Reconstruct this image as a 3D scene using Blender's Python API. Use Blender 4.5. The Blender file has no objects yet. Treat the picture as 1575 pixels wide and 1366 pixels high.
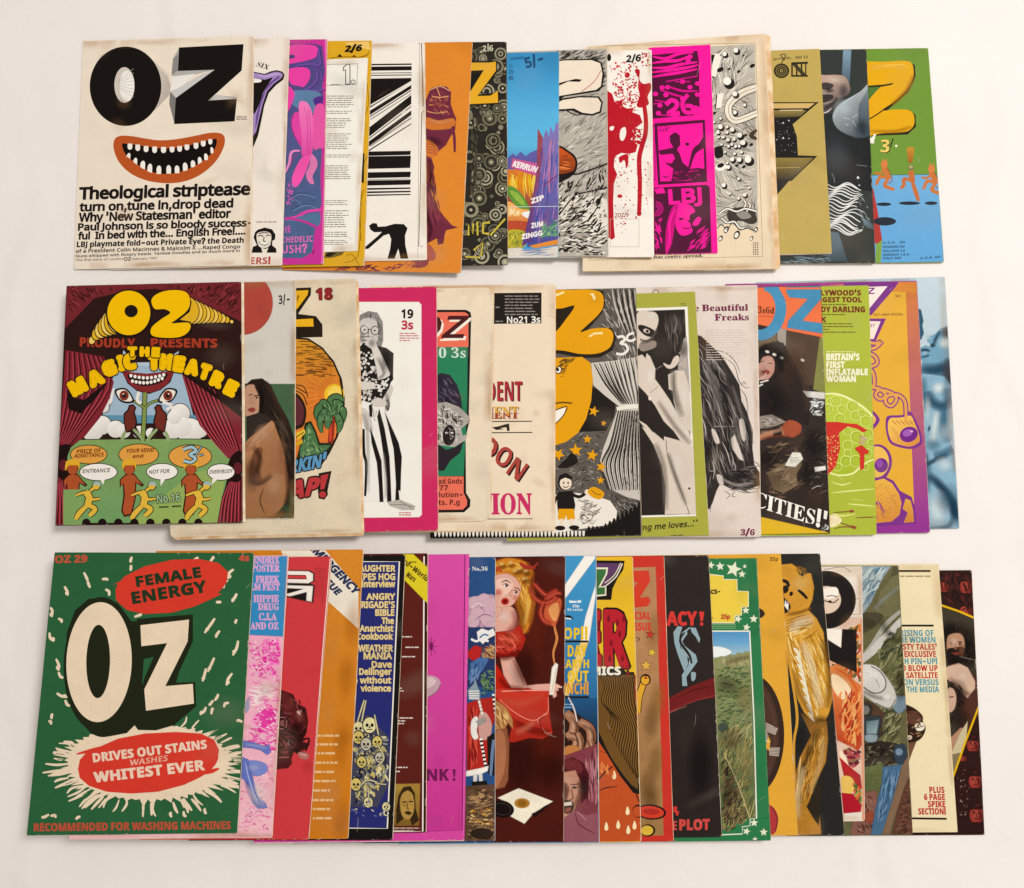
import bpy, math, random
import numpy as np
from mathutils import Vector
from mathutils.geometry import tessellate_polygon

S = bpy.context.scene
COL = S.collection

# ------------------------------------------------------------------ camera
F_PX, W_PX, H_PX = 1300.0, 1575.0, 1366.0      # focal length and frame of the photograph in its pixels
TILT = math.radians(6.4)                        # the lens looks almost straight down
DIST = 0.972
cam_d = bpy.data.cameras.new('camera')
cam = bpy.data.objects.new('camera', cam_d)
COL.objects.link(cam)
cam_d.sensor_width = 36.0
cam_d.lens = 36.0 * F_PX / W_PX
cam_d.clip_start, cam_d.clip_end = 0.02, 30.0
cam.location = (0.0, -DIST * math.sin(TILT), DIST * math.cos(TILT))
cam.rotation_euler = (TILT, 0.0, 0.0)
S.camera = cam
CAM = np.array(cam.location)
CT, ST = math.cos(TILT), math.sin(TILT)

# ------------------------------------------------------------------ light
w = bpy.data.worlds.new('World')
S.world = w
w.use_nodes = True
bg = w.node_tree.nodes['Background']
bg.inputs[0].default_value = (1.0, 0.905, 0.825, 1)
bg.inputs[1].default_value = 0.52


def area(name, loc, target, size, power, col):
    d = bpy.data.lights.new(name, 'AREA')
    d.shape = 'RECTANGLE'
    d.size, d.size_y = size
    d.energy = power
    d.color = col
    o = bpy.data.objects.new(name, d)
    COL.objects.link(o)
    o.location = loc
    o.rotation_euler = (Vector(target) - Vector(loc)).to_track_quat('-Z', 'Y').to_euler()


area('window_light', (1.35, 0.8, 2.7), (0.15, 0.0, 0.0), (0.8, 1.0), 64.0, (1.0, 0.93, 0.86))

S.view_settings.view_transform = 'Standard'
S.view_settings.look = 'None'
S.view_settings.exposure = 0.0
S.view_settings.gamma = 1.0
S.view_settings.use_curve_mapping = False
S.cycles.max_bounces = 6
S.cycles.transparent_max_bounces = 48

# ------------------------------------------------------------------ colours and materials
GAIN = (1.0, 1.08, 1.17)      # the warm room light tints every print; the inks themselves are cooler


def lin(h):
    if len(h) == 3:
        h = ''.join(c * 2 for c in h)
    v = [int(h[i:i + 2], 16) / 255 for i in (0, 2, 4)]
    v = [c / 12.92 if c <= 0.04045 else ((c + 0.055) / 1.055) ** 2.4 for c in v]
    g_ = 0.3 * v[0] + 0.59 * v[1] + 0.11 * v[2]
    v = [max(0.0, g_ + (c - g_) * 1.06) for c in v]      # printing inks are a little purer than they photograph
    return tuple(min(0.88, c * k) for c, k in zip(v, GAIN))


def node(nt, kind, **kw):
    n = nt.nodes.new(kind)
    for k, v in kw.items():
        if k.startswith('i_'):
            n.inputs[k[2:].replace('_', ' ')].default_value = v
        else:
            setattr(n, k, v)
    return n


def new_mat(name, rough, spec):
    m = bpy.data.materials.new(name)
    m.use_nodes = True
    b = m.node_tree.nodes['Principled BSDF']
    b.inputs['Roughness'].default_value = rough
    b.inputs['Specular IOR Level'].default_value = spec
    return m, m.node_tree, b


# printed paper: ink colour per face from the attribute "ink", mottled by "grain"
def ink_material(name, soft):
    m, nt, b = new_mat(name, 0.48, 0.06)
    L = nt.links.new
    ink = node(nt, 'ShaderNodeAttribute', attribute_name='ink')
    gr = node(nt, 'ShaderNodeAttribute', attribute_name='grain')
    geo = node(nt, 'ShaderNodeNewGeometry')
    n1 = node(nt, 'ShaderNodeTexNoise', i_Scale=640.0, i_Detail=5.0, i_Roughness=0.75)
    n2 = node(nt, 'ShaderNodeTexNoise', i_Scale=38.0, i_Detail=5.0, i_Roughness=0.65)
    L(geo.outputs['Position'], n1.inputs['Vector'])
    L(geo.outputs['Position'], n2.inputs['Vector'])
    ad = node(nt, 'ShaderNodeMath', operation='MULTIPLY_ADD')
    L(n2.outputs[0], ad.inputs[0]); ad.inputs[1].default_value = 0.55; L(n1.outputs[0], ad.inputs[2])
    mr = node(nt, 'ShaderNodeMapRange')
    for i, v in ((1, 0.46), (2, 1.09), (3, -1.0), (4, 1.0)):
        mr.inputs[i].default_value = v
    L(ad.outputs[0], mr.inputs[0])
    mu = node(nt, 'ShaderNodeMath', operation='MULTIPLY_ADD')
    L(mr.outputs[0], mu.inputs[0]); L(gr.outputs['Fac'], mu.inputs[1]); mu.inputs[2].default_value = 1.0
    cl = node(nt, 'ShaderNodeMath', operation='MAXIMUM')
    L(mu.outputs[0], cl.inputs[0]); cl.inputs[1].default_value = 0.05
    vm = node(nt, 'ShaderNodeVectorMath', operation='SCALE')
    L(ink.outputs['Color'], vm.inputs[0]); L(cl.outputs[0], vm.inputs['Scale'])
    L(vm.outputs[0], b.inputs['Base Color'])
    if soft:        # airbrushed and halftone edges thin out over the ink below
        L(ink.outputs['Alpha'], b.inputs['Alpha'])
    n3 = node(nt, 'ShaderNodeTexNoise', i_Scale=9.0, i_Detail=3.0)
    n4 = node(nt, 'ShaderNodeTexNoise', i_Scale=900.0, i_Detail=1.0)
    L(geo.outputs['Position'], n3.inputs['Vector']); L(geo.outputs['Position'], n4.inputs['Vector'])
    a2 = node(nt, 'ShaderNodeMath', operation='MULTIPLY_ADD')
    L(n4.outputs[0], a2.inputs[0]); a2.inputs[1].default_value = 0.006; L(n3.outputs[0], a2.inputs[2])
    bp = node(nt, 'ShaderNodeBump', i_Strength=0.35, i_Distance=0.006)
    L(a2.outputs[0], bp.inputs['Height']); L(bp.outputs[0], b.inputs['Normal'])
    return m


def paper_material(name, hx, warm):
    m, nt, b = new_mat(name, 0.8, 0.1)
    geo = node(nt, 'ShaderNodeNewGeometry')
    n1 = node(nt, 'ShaderNodeTexNoise', i_Scale=60.0, i_Detail=6.0)
    nt.links.new(geo.outputs['Position'], n1.inputs['Vector'])
    r = node(nt, 'ShaderNodeValToRGB')
    r.color_ramp.elements[0].position, r.color_ramp.elements[1].position = 0.35, 0.65
    r.color_ramp.elements[0].color = (*lin(warm), 1)
    r.color_ramp.elements[1].color = (*lin(hx), 1)
    nt.links.new(n1.outputs[0], r.inputs[0])
    nt.links.new(r.outputs[0], b.inputs['Base Color'])
    return m


INK = ink_material('printed_ink', False)
INK_SOFT = ink_material('airbrushed_ink', True)
PAGES = paper_material('page_paper', 'ecdcc4', 'd9bf9c')
PAGES_AGED = paper_material('aged_page_paper', 'ecd4b4', 'd3a878')


# ------------------------------------------------------------------ pixels <-> the table
def ray(u, v):
    x, y = (u - W_PX / 2) / F_PX, -(v - H_PX / 2) / F_PX
    return np.array([x, y * CT + ST, y * ST - CT])      # camera space turned by TILT about X


def on_plane(u, v, pl):
    """the point of the plane z = a x + b y + c that the photograph shows at (u, v)"""
    a, b, c = pl
    d = ray(u, v)
    t = (a * CAM[0] + b * CAM[1] + c - CAM[2]) / (d[2] - a * d[0] - b * d[1])
    return CAM + t * d


# height of what lies on the table so far, sampled every 2.5 mm: each magazine comes to rest on it
GX, GY = np.arange(-0.80, 0.80, 0.0025), np.arange(-0.68, 0.68, 0.0025)
HX, HY = np.meshgrid(GX, GY)
HZ = np.zeros_like(HX)


def inside(q, grow=0.0):
    m = np.ones_like(HX, bool)
    for i in range(4):
        x0, y0 = q[i][:2]; x1, y1 = q[(i + 1) % 4][:2]
        ex, ey = x1 - x0, y1 - y0
        n = math.hypot(ex, ey)
        m &= (HX - x0) * ey / n - (HY - y0) * ex / n >= -grow      # corners run clockwise seen from above
    return m


def rest_plane(q):
    """lowest plane (at the middle of q) that stays above everything under q: how a stiff sheet lies on a fan"""
    m = inside(q, 0.003)
    P = np.column_stack([HX[m], HY[m], HZ[m]])
    cx, cy = np.mean([p[0] for p in q]), np.mean([p[1] for p in q])
    P[:, 0] -= cx; P[:, 1] -= cy
    act = [int(np.argmax(P @ np.array(s))) for s in ((1, 0, 1), (-1, 0, 1), (0, 1, 1), (0, -1, 1), (0, 0, 1))]
    pl = (0.0, 0.0, float(P[:, 2].max()))
    for _ in range(60):
        best = (0.0, 0.0, float(P[act, 2].max()))
        A = list(dict.fromkeys(act))
        for i in range(len(A)):
            for j in range(i):
                for k in range(j):
                    M = np.array([[P[r, 0], P[r, 1], 1] for r in (A[i], A[j], A[k])])
                    if abs(np.linalg.det(M)) < 1e-7:
                        continue
                    s = np.linalg.solve(M, P[[A[i], A[j], A[k]], 2])
                    if s[2] < best[2] and abs(s[0]) < 0.25 and abs(s[1]) < 0.25 and (P[A, :2] @ s[:2] + s[2] >= P[A, 2] - 1e-7).all():
                        best = tuple(s)
        pl = best
        viol = P[:, 2] - (P[:, :2] @ np.array(pl[:2]) + pl[2])
        w_ = int(np.argmax(viol))
        if viol[w_] < 2e-5:
            break
        act.append(w_)
        slack = [(pl[0] * P[r, 0] + pl[1] * P[r, 1] + pl[2] - P[r, 2], r) for r in dict.fromkeys(act)]
        act = [r for _, r in sorted(slack)[:14]]
    a, b, c = pl
    return (a, b, c + float(max(0, viol.max())) - a * cx - b * cy)


# ------------------------------------------------------------------ mesh building
def link(name, verts, faces, mats, parent=None, origin=(0, 0, 0), ink=None, grain=None, midx=None):
    me = bpy.data.meshes.new(name)
    o0 = np.array(origin)
    me.from_pydata([tuple(np.array(v) - o0) for v in verts], [], faces)
    for m in mats:
        me.materials.append(m)
    if midx is not None:
        me.polygons.foreach_set('material_index', midx)
    if ink is not None:
        at = me.color_attributes.new('ink', 'FLOAT_COLOR', 'POINT')
        at.data.foreach_set('color', np.array([(*c, 1.0) if len(c) == 3 else c for c in ink], 'f').ravel())
        ag = me.attributes.new('grain', 'FLOAT', 'POINT')
        ag.data.foreach_set('value', np.array(grain, 'f'))
    me.update()
    o = bpy.data.objects.new(name, me)
    COL.objects.link(o)
    if parent:
        o.parent = parent
    return o


def clip(poly, quad):
    """Sutherland-Hodgman: polygon [(x, y, *data)] against the convex clockwise quad"""
    for i in range(len(quad)):
        x0, y0 = quad[i]; x1, y1 = quad[(i + 1) % len(quad)]
        ex, ey = x1 - x0, y1 - y0
        out = []
        for k in range(len(poly)):
            a, b = poly[k - 1], poly[k]
            da = (a[0] - x0) * ey - (a[1] - y0) * ex
            db = (b[0] - x0) * ey - (b[1] - y0) * ex
            if (da >= 0) != (db >= 0):
                t = da / (da - db)
                out.append(tuple(p + (q - p) * t for p, q in zip(a, b)))
            if db >= 0:
                out.append(b)
        poly = out
        if len(poly) < 3:
            return []
    return poly


def smooth(pts, closed=True, n=5):
    """Catmull-Rom through the points"""
    P = np.array(pts, float)
    N = len(P)
    out = []
    for i in range(N if closed else N - 1):
        g = (lambda k: P[k % N]) if closed else (lambda k: P[min(max(k, 0), N - 1)])
        p0, p1, p2, p3 = g(i - 1), g(i), g(i + 1), g(i + 2)
        for s in range(n):
            t = s / n
            out.append(0.5 * (2 * p1 + (p2 - p0) * t + (2 * p0 - 5 * p1 + 4 * p2 - p3) * t * t + (3 * p1 - p0 - 3 * p2 + p3) * t ** 3))
    if not closed:
        out.append(P[-1])
    return [tuple(p) for p in out]


def pip(x, y, pts):
    r = False
    for i in range(len(pts)):
        (xa, ya), (xb, yb) = pts[i - 1], pts[i]
        if (ya > y) != (yb > y) and x < (xb - xa) * (y - ya) / (yb - ya) + xa:
            r = not r
    return r


# outlines of the lettering used on the covers, in hundredths of the capital height: character code -> advance, loops of x, y
GLYPHS = {
    'H': {
        33: [41,[9,31,8,106,29,106,28,31],[15,-1,8,5,7,16,12,23,22,24,28,21,31,15,31,8,28,3,22,-1]],
        38: [89,[31,-1,19,3,10,9,5,19,3,29,4,38,11,49,44,75,46,84,41,88,31,84,31,77,92,0,68,0,15,65,11,76,11,85,14,94,20,101,28,105,49,105,57,101,63,94,66,86,65,75,59,64,26,38,23,31,23,25,27,20,34,17,44,18,52,22,59,31,64,51,83,51,80,30,71,15,63,7,43,-1]],
        39: [43,[11,61,10,106,30,106,28,61]],
        44: [39,[3,-23,10,21,31,21,19,-23]],
        45: [90,[69,55,69,36,18,36,18,55]],
        46: [39,[15,-1,7,5,6,15,12,23,21,24,30,18,31,8,25,1]],
        47: [51,[50,110,17,-15,-2,-15,31,110]],
        48: [77,[26,0,17,5,10,13,3,36,3,60,8,84,17,95,29,101,48,100,56,95,63,87,71,64,71,40,66,16,57,5,45,-1],[42,17,48,23,52,39,50,70,45,81,37,84,28,81,23,70,22,50,26,23,32,17]],
        49: [77,[31,0,31,76,17,64,6,77,35,100,50,100,50,0]],
        50: [77,[2,0,2,15,42,56,47,66,45,81,39,83,32,84,13,74,2,88,18,98,29,101,44,101,59,94,66,81,67,68,64,58,51,40,28,18,71,18,71,0]],
        51: [77,[17,0,2,5,2,23,31,16,47,20,51,30,46,39,16,43,16,60,40,62,48,70,47,79,43,83,35,84,24,82,11,75,1,89,17,98,29,101,45,101,59,94,67,82,67,68,61,57,52,51,51,52,59,52,68,43,70,24,66,14,58,5,39,-1]],
        52: [77,[43,0,43,21,-1,21,-1,36,44,101,62,101,62,39,75,39,75,21,62,21,62,0],[21,39,43,39,46,79,45,72]],
        53: [77,[22,-1,4,5,4,24,32,16,46,20,51,32,47,43,39,46,17,46,6,50,10,100,64,100,64,82,27,82,26,63,45,63,61,56,69,42,69,23,60,8,43,0]],
        54: [77,[38,-1,26,1,15,8,5,26,3,43,5,64,9,76,16,88,33,99,58,101,65,99,65,82,50,84,33,80,29,75,22,58,26,62,35,65,49,65,63,57,71,43,71,24,63,8,48,0],[49,20,52,27,49,45,43,48,30,47,24,42,23,36,28,21,35,16]],
        55: [77,[12,0,49,82,2,82,2,100,71,100,71,87,33,0]],
        56: [77,[27,-1,12,6,3,19,3,32,6,40,19,53,8,64,6,81,10,90,17,96,37,101,53,98,64,90,67,83,68,71,63,61,54,53,63,47,70,37,70,20,62,6,47,0],[37,62,48,69,49,75,48,80,37,84,30,83,25,78,27,68],[49,19,52,24,51,33,37,43,25,37,22,31,25,19,31,16]],
        57: [77,[9,1,9,18,25,16,41,20,46,25,52,42,49,38,39,35,25,35,11,43,3,57,4,79,10,90,18,97,30,101,42,101,59,92,69,74,71,57,69,36,65,24,59,12,41,1,33,-1],[44,53,50,58,52,64,47,79,36,84,26,80,22,72,25,55,31,52]],
        58: [39,[15,-1,7,5,6,15,12,23,21,24,30,18,31,8,25,1],[15,52,7,58,6,68,12,76,21,77,30,71,31,61,25,53]],
        63: [72,[21,29,23,49,29,58,45,72,46,80,44,85,39,88,26,86,23,81,21,73,1,73,4,88,9,97,18,103,28,107,40,107,51,103,59,97,64,88,66,77,64,66,59,58,44,45,41,31],[28,0,20,6,19,15,25,23,35,24,43,18,44,8,38,1]],
        65: [86,[-6,0,33,100,49,100,88,0,68,0,57,29,25,29,14,0],[32,47,50,47,41,78,41,69]],
        66: [87,[9,0,9,100,59,98,73,89,78,73,72,57,65,53,72,50,78,44,81,35,80,21,71,8,55,1],[28,61,55,64,56,78,46,82,28,82],[28,18,54,19,60,27,57,40,49,43,28,43]],
        67: [85,[32,1,18,10,9,23,4,50,10,76,19,90,34,98,62,101,83,94,75,78,56,83,44,82,32,75,25,60,25,40,31,25,43,18,59,17,78,21,78,3,55,-1]],
        68: [97,[9,0,9,100,59,98,74,90,84,78,90,61,89,36,84,23,76,13,66,6,53,1],[28,18,56,21,67,32,70,51,67,69,56,79,49,81,28,82]],
        69: [75,[9,0,9,100,68,100,68,82,28,82,28,61,66,61,66,43,28,43,28,18,68,18,68,0]],
        70: [70,[9,0,9,100,68,100,68,82,28,82,28,57,66,57,66,39,28,39,28,0]],
        71: [97,[43,-1,26,5,14,16,6,31,5,60,10,77,21,90,36,99,46,101,66,101,89,95,81,77,55,83,38,79,28,68,24,50,25,37,33,24,47,17,69,18,69,38,49,38,49,56,88,56,88,4,64,-1]],
        72: [99,[9,0,9,100,28,100,28,61,68,61,68,100,87,100,87,0,68,0,68,43,28,43,28,0]],
        73: [47,[1,0,1,14,12,16,12,84,1,86,1,100,42,100,42,86,32,84,32,16,42,14,42,0]],
        74: [38,[-14,-22,-14,-5,5,-5,8,5,8,100,27,100,27,-4,20,-17,7,-24]],
        75: [83,[9,0,9,100,28,100,27,58,63,100,87,100,47,56,88,0,64,0,33,42,28,38,28,0]],
        76: [71,[9,0,9,100,28,100,28,18,68,18,68,0]],
        77: [120,[9,0,9,100,32,100,58,28,85,100,109,100,109,0,89,0,93,81,65,0,51,0,24,81,27,0]],
        78: [101,[9,0,9,100,28,100,73,26,71,100,90,100,90,0,70,0,25,75,27,0]],
        79: [104,[41,-1,25,5,13,16,6,32,4,50,9,77,18,90,32,99,60,101,76,95,88,84,96,60,95,32,88,16,76,5,60,-1],[59,18,70,25,76,40,76,60,70,75,59,83,42,83,31,75,25,60,25,40,31,25,42,18]],
        80: [81,[9,0,9,100,48,99,66,92,74,78,74,58,68,48,52,38,28,36,28,0],[28,54,51,57,55,63,54,76,43,82,28,82]],
        82: [83,[9,0,9,100,49,99,66,93,75,79,75,65,72,56,64,47,59,44,85,0,63,0,40,38,28,38,28,0],[28,56,52,59,56,69,52,79,28,82]],
        83: [74,[17,0,3,4,3,23,23,17,46,20,49,24,49,32,45,36,16,50,7,60,5,67,4,79,8,89,16,96,26,100,42,101,68,95,61,78,41,83,26,80,24,76,24,70,28,65,56,52,63,46,67,38,68,20,58,6,42,-1]],
        84: [75,[26,0,26,82,-3,82,-3,100,74,100,74,82,46,82,46,0]],
        85: [98,[47,-1,26,3,18,9,9,26,8,100,27,100,28,30,32,22,41,17,59,19,67,31,67,100,87,100,86,30,79,12,62,1]],
        87: [123,[23,0,-3,100,17,100,32,23,34,41,51,100,69,100,87,23,88,41,103,100,124,100,97,0,79,0,60,76,41,0]],
        88: [79,[-7,0,27,52,-5,100,18,100,38,67,59,100,80,100,49,52,82,0,60,0,38,37,15,0]],
        89: [76,[27,0,27,38,-6,100,15,100,37,59,58,100,80,100,46,39,46,0]],
        90: [77,[1,0,1,14,46,82,3,82,3,100,71,100,71,86,26,18,73,18,73,0]],
        97: [76,[15,1,5,9,2,23,6,37,19,46,47,49,45,59,40,61,30,61,15,55,8,71,28,77,46,77,59,72,65,59,66,0,51,0,49,7,43,2,34,-1],[42,20,46,26,47,34,23,28,22,21,28,16]],
        98: [83,[33,0,24,5,22,0,7,0,7,106,26,106,26,72,38,78,53,77,68,68,75,50,75,27,67,9,53,0],[50,18,56,31,55,52,50,59,36,60,30,56,27,31,32,18,36,17]],
        99: [65,[32,-1,21,3,11,11,5,23,3,38,8,61,16,71,27,77,43,78,63,73,57,57,39,61,30,58,25,51,23,31,30,19,48,17,60,22,60,3,43,-1]],
        100: [83,[26,0,12,9,4,27,4,50,12,68,27,77,46,77,54,71,53,106,72,106,72,0,56,0,55,6,41,-1],[47,18,53,29,50,56,43,60,29,59,23,45,25,25,33,16]],
        101: [76,[34,-1,21,3,11,11,5,23,3,38,5,53,11,65,20,73,31,78,44,78,55,74,63,66,69,56,70,32,23,32,28,21,35,17,52,17,67,22,67,4,50,-1],[24,49,50,49,45,59,30,59]],
        102: [48,[10,0,10,60,-2,60,-2,72,10,76,13,94,23,104,29,106,53,104,50,87,33,88,30,77,47,77,47,60,29,60,29,0]],
        103: [83,[19,-29,9,-26,9,-7,29,-13,46,-12,53,-3,54,4,46,0,26,0,12,10,4,27,4,49,12,67,18,73,26,77,40,78,55,72,56,77,72,77,71,-7,64,-22,48,-30],[47,18,53,29,52,52,47,59,33,60,25,51,25,25,33,16]],
        104: [83,[7,0,7,106,26,106,26,73,34,77,53,77,66,71,73,58,73,0,54,0,53,56,49,60,37,60,30,56,26,39,26,0]],
        105: [36,[11,82,7,86,7,98,12,102,22,102,26,98,26,86,22,82],[7,0,7,77,26,77,26,0]],
        107: [72,[7,0,7,106,26,106,25,47,51,77,74,77,43,43,76,0,52,0,30,31,26,28,26,0]],
        108: [36,[7,0,7,106,26,106,26,0]],
        109: [124,[7,0,7,77,23,77,24,72,34,77,54,77,65,69,77,77,95,78,107,71,114,58,114,0,95,0,94,56,91,60,76,59,72,53,70,0,51,0,50,56,47,60,32,59,28,52,26,0]],
        110: [83,[7,0,7,77,23,77,24,71,35,77,53,78,66,71,73,58,73,0,54,0,53,56,49,60,37,60,30,56,26,40,26,0]],
        111: [81,[39,-1,26,1,16,7,8,17,3,39,7,60,20,74,39,78,52,76,63,70,71,60,75,39,71,17,58,3],[48,18,55,31,54,51,48,59,34,60,27,56,23,46,25,26,30,18,34,17]],
        112: [83,[7,-31,7,77,24,77,25,71,38,78,53,77,68,68,75,50,75,27,68,9,53,0,33,0,25,5,26,-31],[45,16,54,23,57,34,53,56,47,60,33,59,28,53,28,25,32,18]],
        114: [56,[7,0,7,77,24,77,24,69,28,73,38,78,56,77,53,59,40,60,30,54,26,41,26,0]],
        115: [65,[15,0,3,4,3,23,21,16,39,18,40,25,11,39,6,45,3,52,4,63,12,73,25,78,45,77,60,72,53,56,35,61,22,59,23,54,52,40,57,34,60,27,59,16,51,5,37,-1]],
        116: [50,[24,0,17,3,11,9,8,18,8,60,-2,60,-2,72,9,77,14,93,27,93,27,77,47,77,47,60,27,60,27,21,32,16,48,17,48,2,37,-1]],
        117: [83,[20,2,10,12,6,28,6,77,26,77,27,21,31,17,43,16,50,21,53,30,54,77,73,77,73,0,56,0,55,5,40,-1]],
        118: [69,[24,0,-6,77,15,77,32,21,51,77,71,77,42,0]],
        119: [105,[17,0,-4,77,16,77,27,21,42,77,60,77,74,22,86,77,105,77,84,0,65,0,51,56,49,42,36,0]],
        121: [69,[-2,-30,-2,-13,12,-14,16,-12,24,4,-6,77,15,77,33,22,51,77,72,77,37,-14,24,-28,18,-30]],
    },
    'B': {
        33: [46,[8,27,7,112,34,112,33,27],[16,-7,7,0,5,14,12,23,24,24,32,20,36,13,36,4,32,-3,25,-7]],
        39: [48,[10,60,8,112,35,112,33,60]],
        45: [99,[77,57,77,33,18,33,18,57]],
        46: [44,[16,-7,6,0,5,13,13,23,24,24,34,16,36,4,28,-6]],
        47: [57,[57,117,20,-22,-5,-22,32,117]],
        48: [80,[29,0,20,5,13,12,6,35,8,78,19,95,32,101,51,100,60,96,66,88,74,65,71,22,60,5,48,-1],[45,17,51,24,53,69,48,81,40,84,32,81,26,50,29,24,35,17]],
        49: [80,[37,0,34,75,18,62,8,74,40,100,58,100,58,0]],
        50: [80,[6,0,6,15,51,69,48,81,28,81,17,74,5,87,35,101,58,98,71,84,69,59,32,18,75,18,75,0]],
        51: [80,[14,1,5,4,5,22,32,15,48,19,50,37,21,43,21,60,49,66,49,79,32,84,15,77,5,92,31,101,56,99,68,90,72,78,69,66,50,52,68,45,74,35,70,14,57,3,43,-1]],
        52: [80,[45,0,45,21,2,21,2,35,46,100,66,100,66,37,78,37,78,21,66,21,66,0],[21,37,45,37,41,67,39,65]],
        53: [80,[7,4,7,22,39,16,50,23,52,32,50,40,43,45,17,45,9,49,13,100,67,100,67,82,31,82,29,62,53,62,70,50,74,33,69,15,56,3,46,0]],
        54: [80,[29,1,13,12,5,33,11,75,24,92,47,101,68,100,68,83,42,83,30,74,25,53,37,63,55,64,68,57,75,43,74,23,66,8,51,0],[51,20,54,41,46,48,27,39,33,18,38,16]],
        55: [80,[16,0,53,82,4,82,4,100,75,100,75,87,38,0]],
        56: [80,[21,2,9,11,5,25,11,42,24,52,10,67,10,87,24,99,56,99,70,87,71,72,59,56,54,53,74,34,73,16,58,2,47,-1],[40,62,52,72,49,83,31,83,28,72],[52,18,53,33,39,44,25,30,28,18,35,15]],
        57: [80,[11,0,11,17,38,17,50,26,55,46,43,36,25,36,12,43,5,57,6,76,14,92,29,100,51,99,67,88,75,67,69,24,56,7,33,-1],[54,63,47,81,35,84,27,77,26,58,34,51]],
        63: [80,[20,25,23,50,30,60,47,75,48,82,41,89,30,88,26,83,24,73,-2,73,2,92,9,103,19,110,31,113,44,113,56,110,66,102,72,92,74,80,72,67,66,57,49,43,46,27],[30,-7,20,1,18,13,26,23,38,24,48,17,50,4,43,-5]],
        65: [97,[0,0,35,100,61,100,97,0,74,0,67,24,30,24,23,0],[35,42,61,42,47,81,43,65]],
        66: [94,[13,0,13,100,66,98,80,90,84,69,77,57,69,52,84,42,87,29,82,13,70,3,50,0],[34,60,59,63,62,75,55,82,34,83],[34,18,58,19,64,27,61,40,47,44,34,44]],
        67: [89,[35,1,22,10,10,31,9,60,18,84,29,95,45,101,84,94,77,77,55,84,41,80,33,68,31,40,36,25,47,17,81,22,81,4,58,-1]],
        68: [104,[13,0,13,100,63,98,78,90,89,78,95,61,94,35,89,23,81,13,70,6,57,1],[34,18,60,21,70,32,74,50,70,69,61,79,34,83]],
        69: [78,[13,0,13,100,70,100,70,83,34,83,34,61,68,61,68,43,34,43,34,18,70,18,70,0]],
        70: [77,[13,0,13,100,70,100,70,83,33,83,33,57,67,57,67,39,33,39,33,0]],
        71: [101,[41,0,29,4,20,12,13,22,8,50,14,77,25,90,40,99,90,95,83,78,54,83,37,72,30,50,35,28,45,18,69,18,69,39,51,39,51,56,90,56,90,4,62,-1]],
        72: [107,[13,0,13,100,34,100,34,61,73,61,73,100,95,100,95,0,73,0,73,43,34,43,34,0]],
        73: [54,[4,0,4,12,17,18,17,82,4,88,4,100,50,100,50,88,38,82,38,18,50,12,50,0]],
        74: [46,[-10,-28,-9,-11,10,-7,13,6,13,100,34,100,32,-9,23,-23,8,-29]],
        75: [93,[13,0,13,100,34,100,36,58,69,100,93,100,58,56,93,0,69,0,43,42,34,36,34,0]],
        76: [79,[13,0,13,100,34,100,34,18,74,18,74,0]],
        77: [132,[13,0,13,100,41,100,66,24,91,100,119,100,119,0,100,0,100,78,74,0,55,0,31,54,32,0]],
        78: [114,[13,0,13,100,39,100,83,25,82,100,101,100,101,0,74,0,30,76,32,0]],
        79: [111,[37,1,22,10,10,31,9,60,17,84,29,95,46,101,75,99,89,90,101,69,103,40,94,16,83,5,66,-1],[64,17,75,25,80,40,78,68,70,80,56,84,41,80,33,68,31,40,36,25,48,17]],
        80: [88,[13,0,13,100,56,99,73,92,81,78,78,52,66,40,34,36,34,0],[34,53,55,57,60,68,58,76,53,81,34,83]],
        82: [92,[13,0,13,100,54,99,72,93,81,79,77,55,63,44,92,0,69,0,45,38,34,38,34,0],[34,56,56,59,60,69,55,80,34,83]],
        83: [77,[15,1,6,5,6,24,41,16,50,24,48,33,10,61,8,73,12,88,23,98,66,96,71,94,64,78,34,83,28,74,69,41,72,28,67,12,55,2,46,-1]],
        84: [81,[30,0,30,82,3,82,3,100,78,100,78,82,51,82,51,0]],
        85: [106,[40,0,22,9,13,25,12,100,33,100,35,26,42,19,59,17,68,22,73,39,73,100,94,100,92,22,81,7,61,-1]],
        86: [91,[34,0,0,100,21,100,47,26,70,100,91,100,57,0]],
        87: [135,[25,0,0,100,21,100,43,44,58,100,78,100,99,31,115,100,135,100,110,0,86,0,63,52,50,0]],
        89: [87,[33,0,33,38,0,100,23,100,44,59,65,100,87,100,54,39,54,0]],
        90: [81,[3,0,3,14,51,82,5,82,5,100,76,100,76,86,29,18,78,18,78,0]],
        97: [85,[17,1,9,9,6,23,10,36,21,44,53,48,50,60,20,57,13,71,42,78,60,75,70,66,74,51,74,0,60,0,55,10,40,0],[49,18,53,29,53,35,31,32,29,18,35,14]],
        98: [89,[40,2,30,8,27,0,11,0,11,106,32,106,32,67,44,76,62,77,74,68,81,50,81,26,74,9,61,0],[54,18,61,32,57,56,47,61,35,56,33,26,38,18,42,16]],
        99: [72,[31,0,16,8,7,25,8,54,19,70,37,77,68,73,61,57,44,61,35,58,29,51,29,25,39,16,65,22,65,4,47,-1]],
        100: [89,[27,0,14,9,7,26,7,50,14,68,27,77,49,75,58,68,57,106,78,106,78,0,62,0,57,10,45,0],[52,18,58,29,55,55,48,60,34,58,28,45,31,21,38,16]],
        101: [83,[25,3,11,16,6,38,11,60,24,73,42,78,61,74,73,62,77,33,27,33,33,19,64,17,72,20,72,4,51,-1],[28,47,57,47,51,61,35,61,29,52]],
        102: [54,[14,0,14,61,3,61,3,71,14,76,18,97,36,107,61,104,55,89,37,88,35,76,53,76,53,61,35,61,35,0]],
        104: [92,[11,0,11,106,32,106,32,67,50,78,68,75,78,66,82,50,82,0,61,0,59,54,55,59,43,60,35,55,32,36,32,0]],
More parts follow.
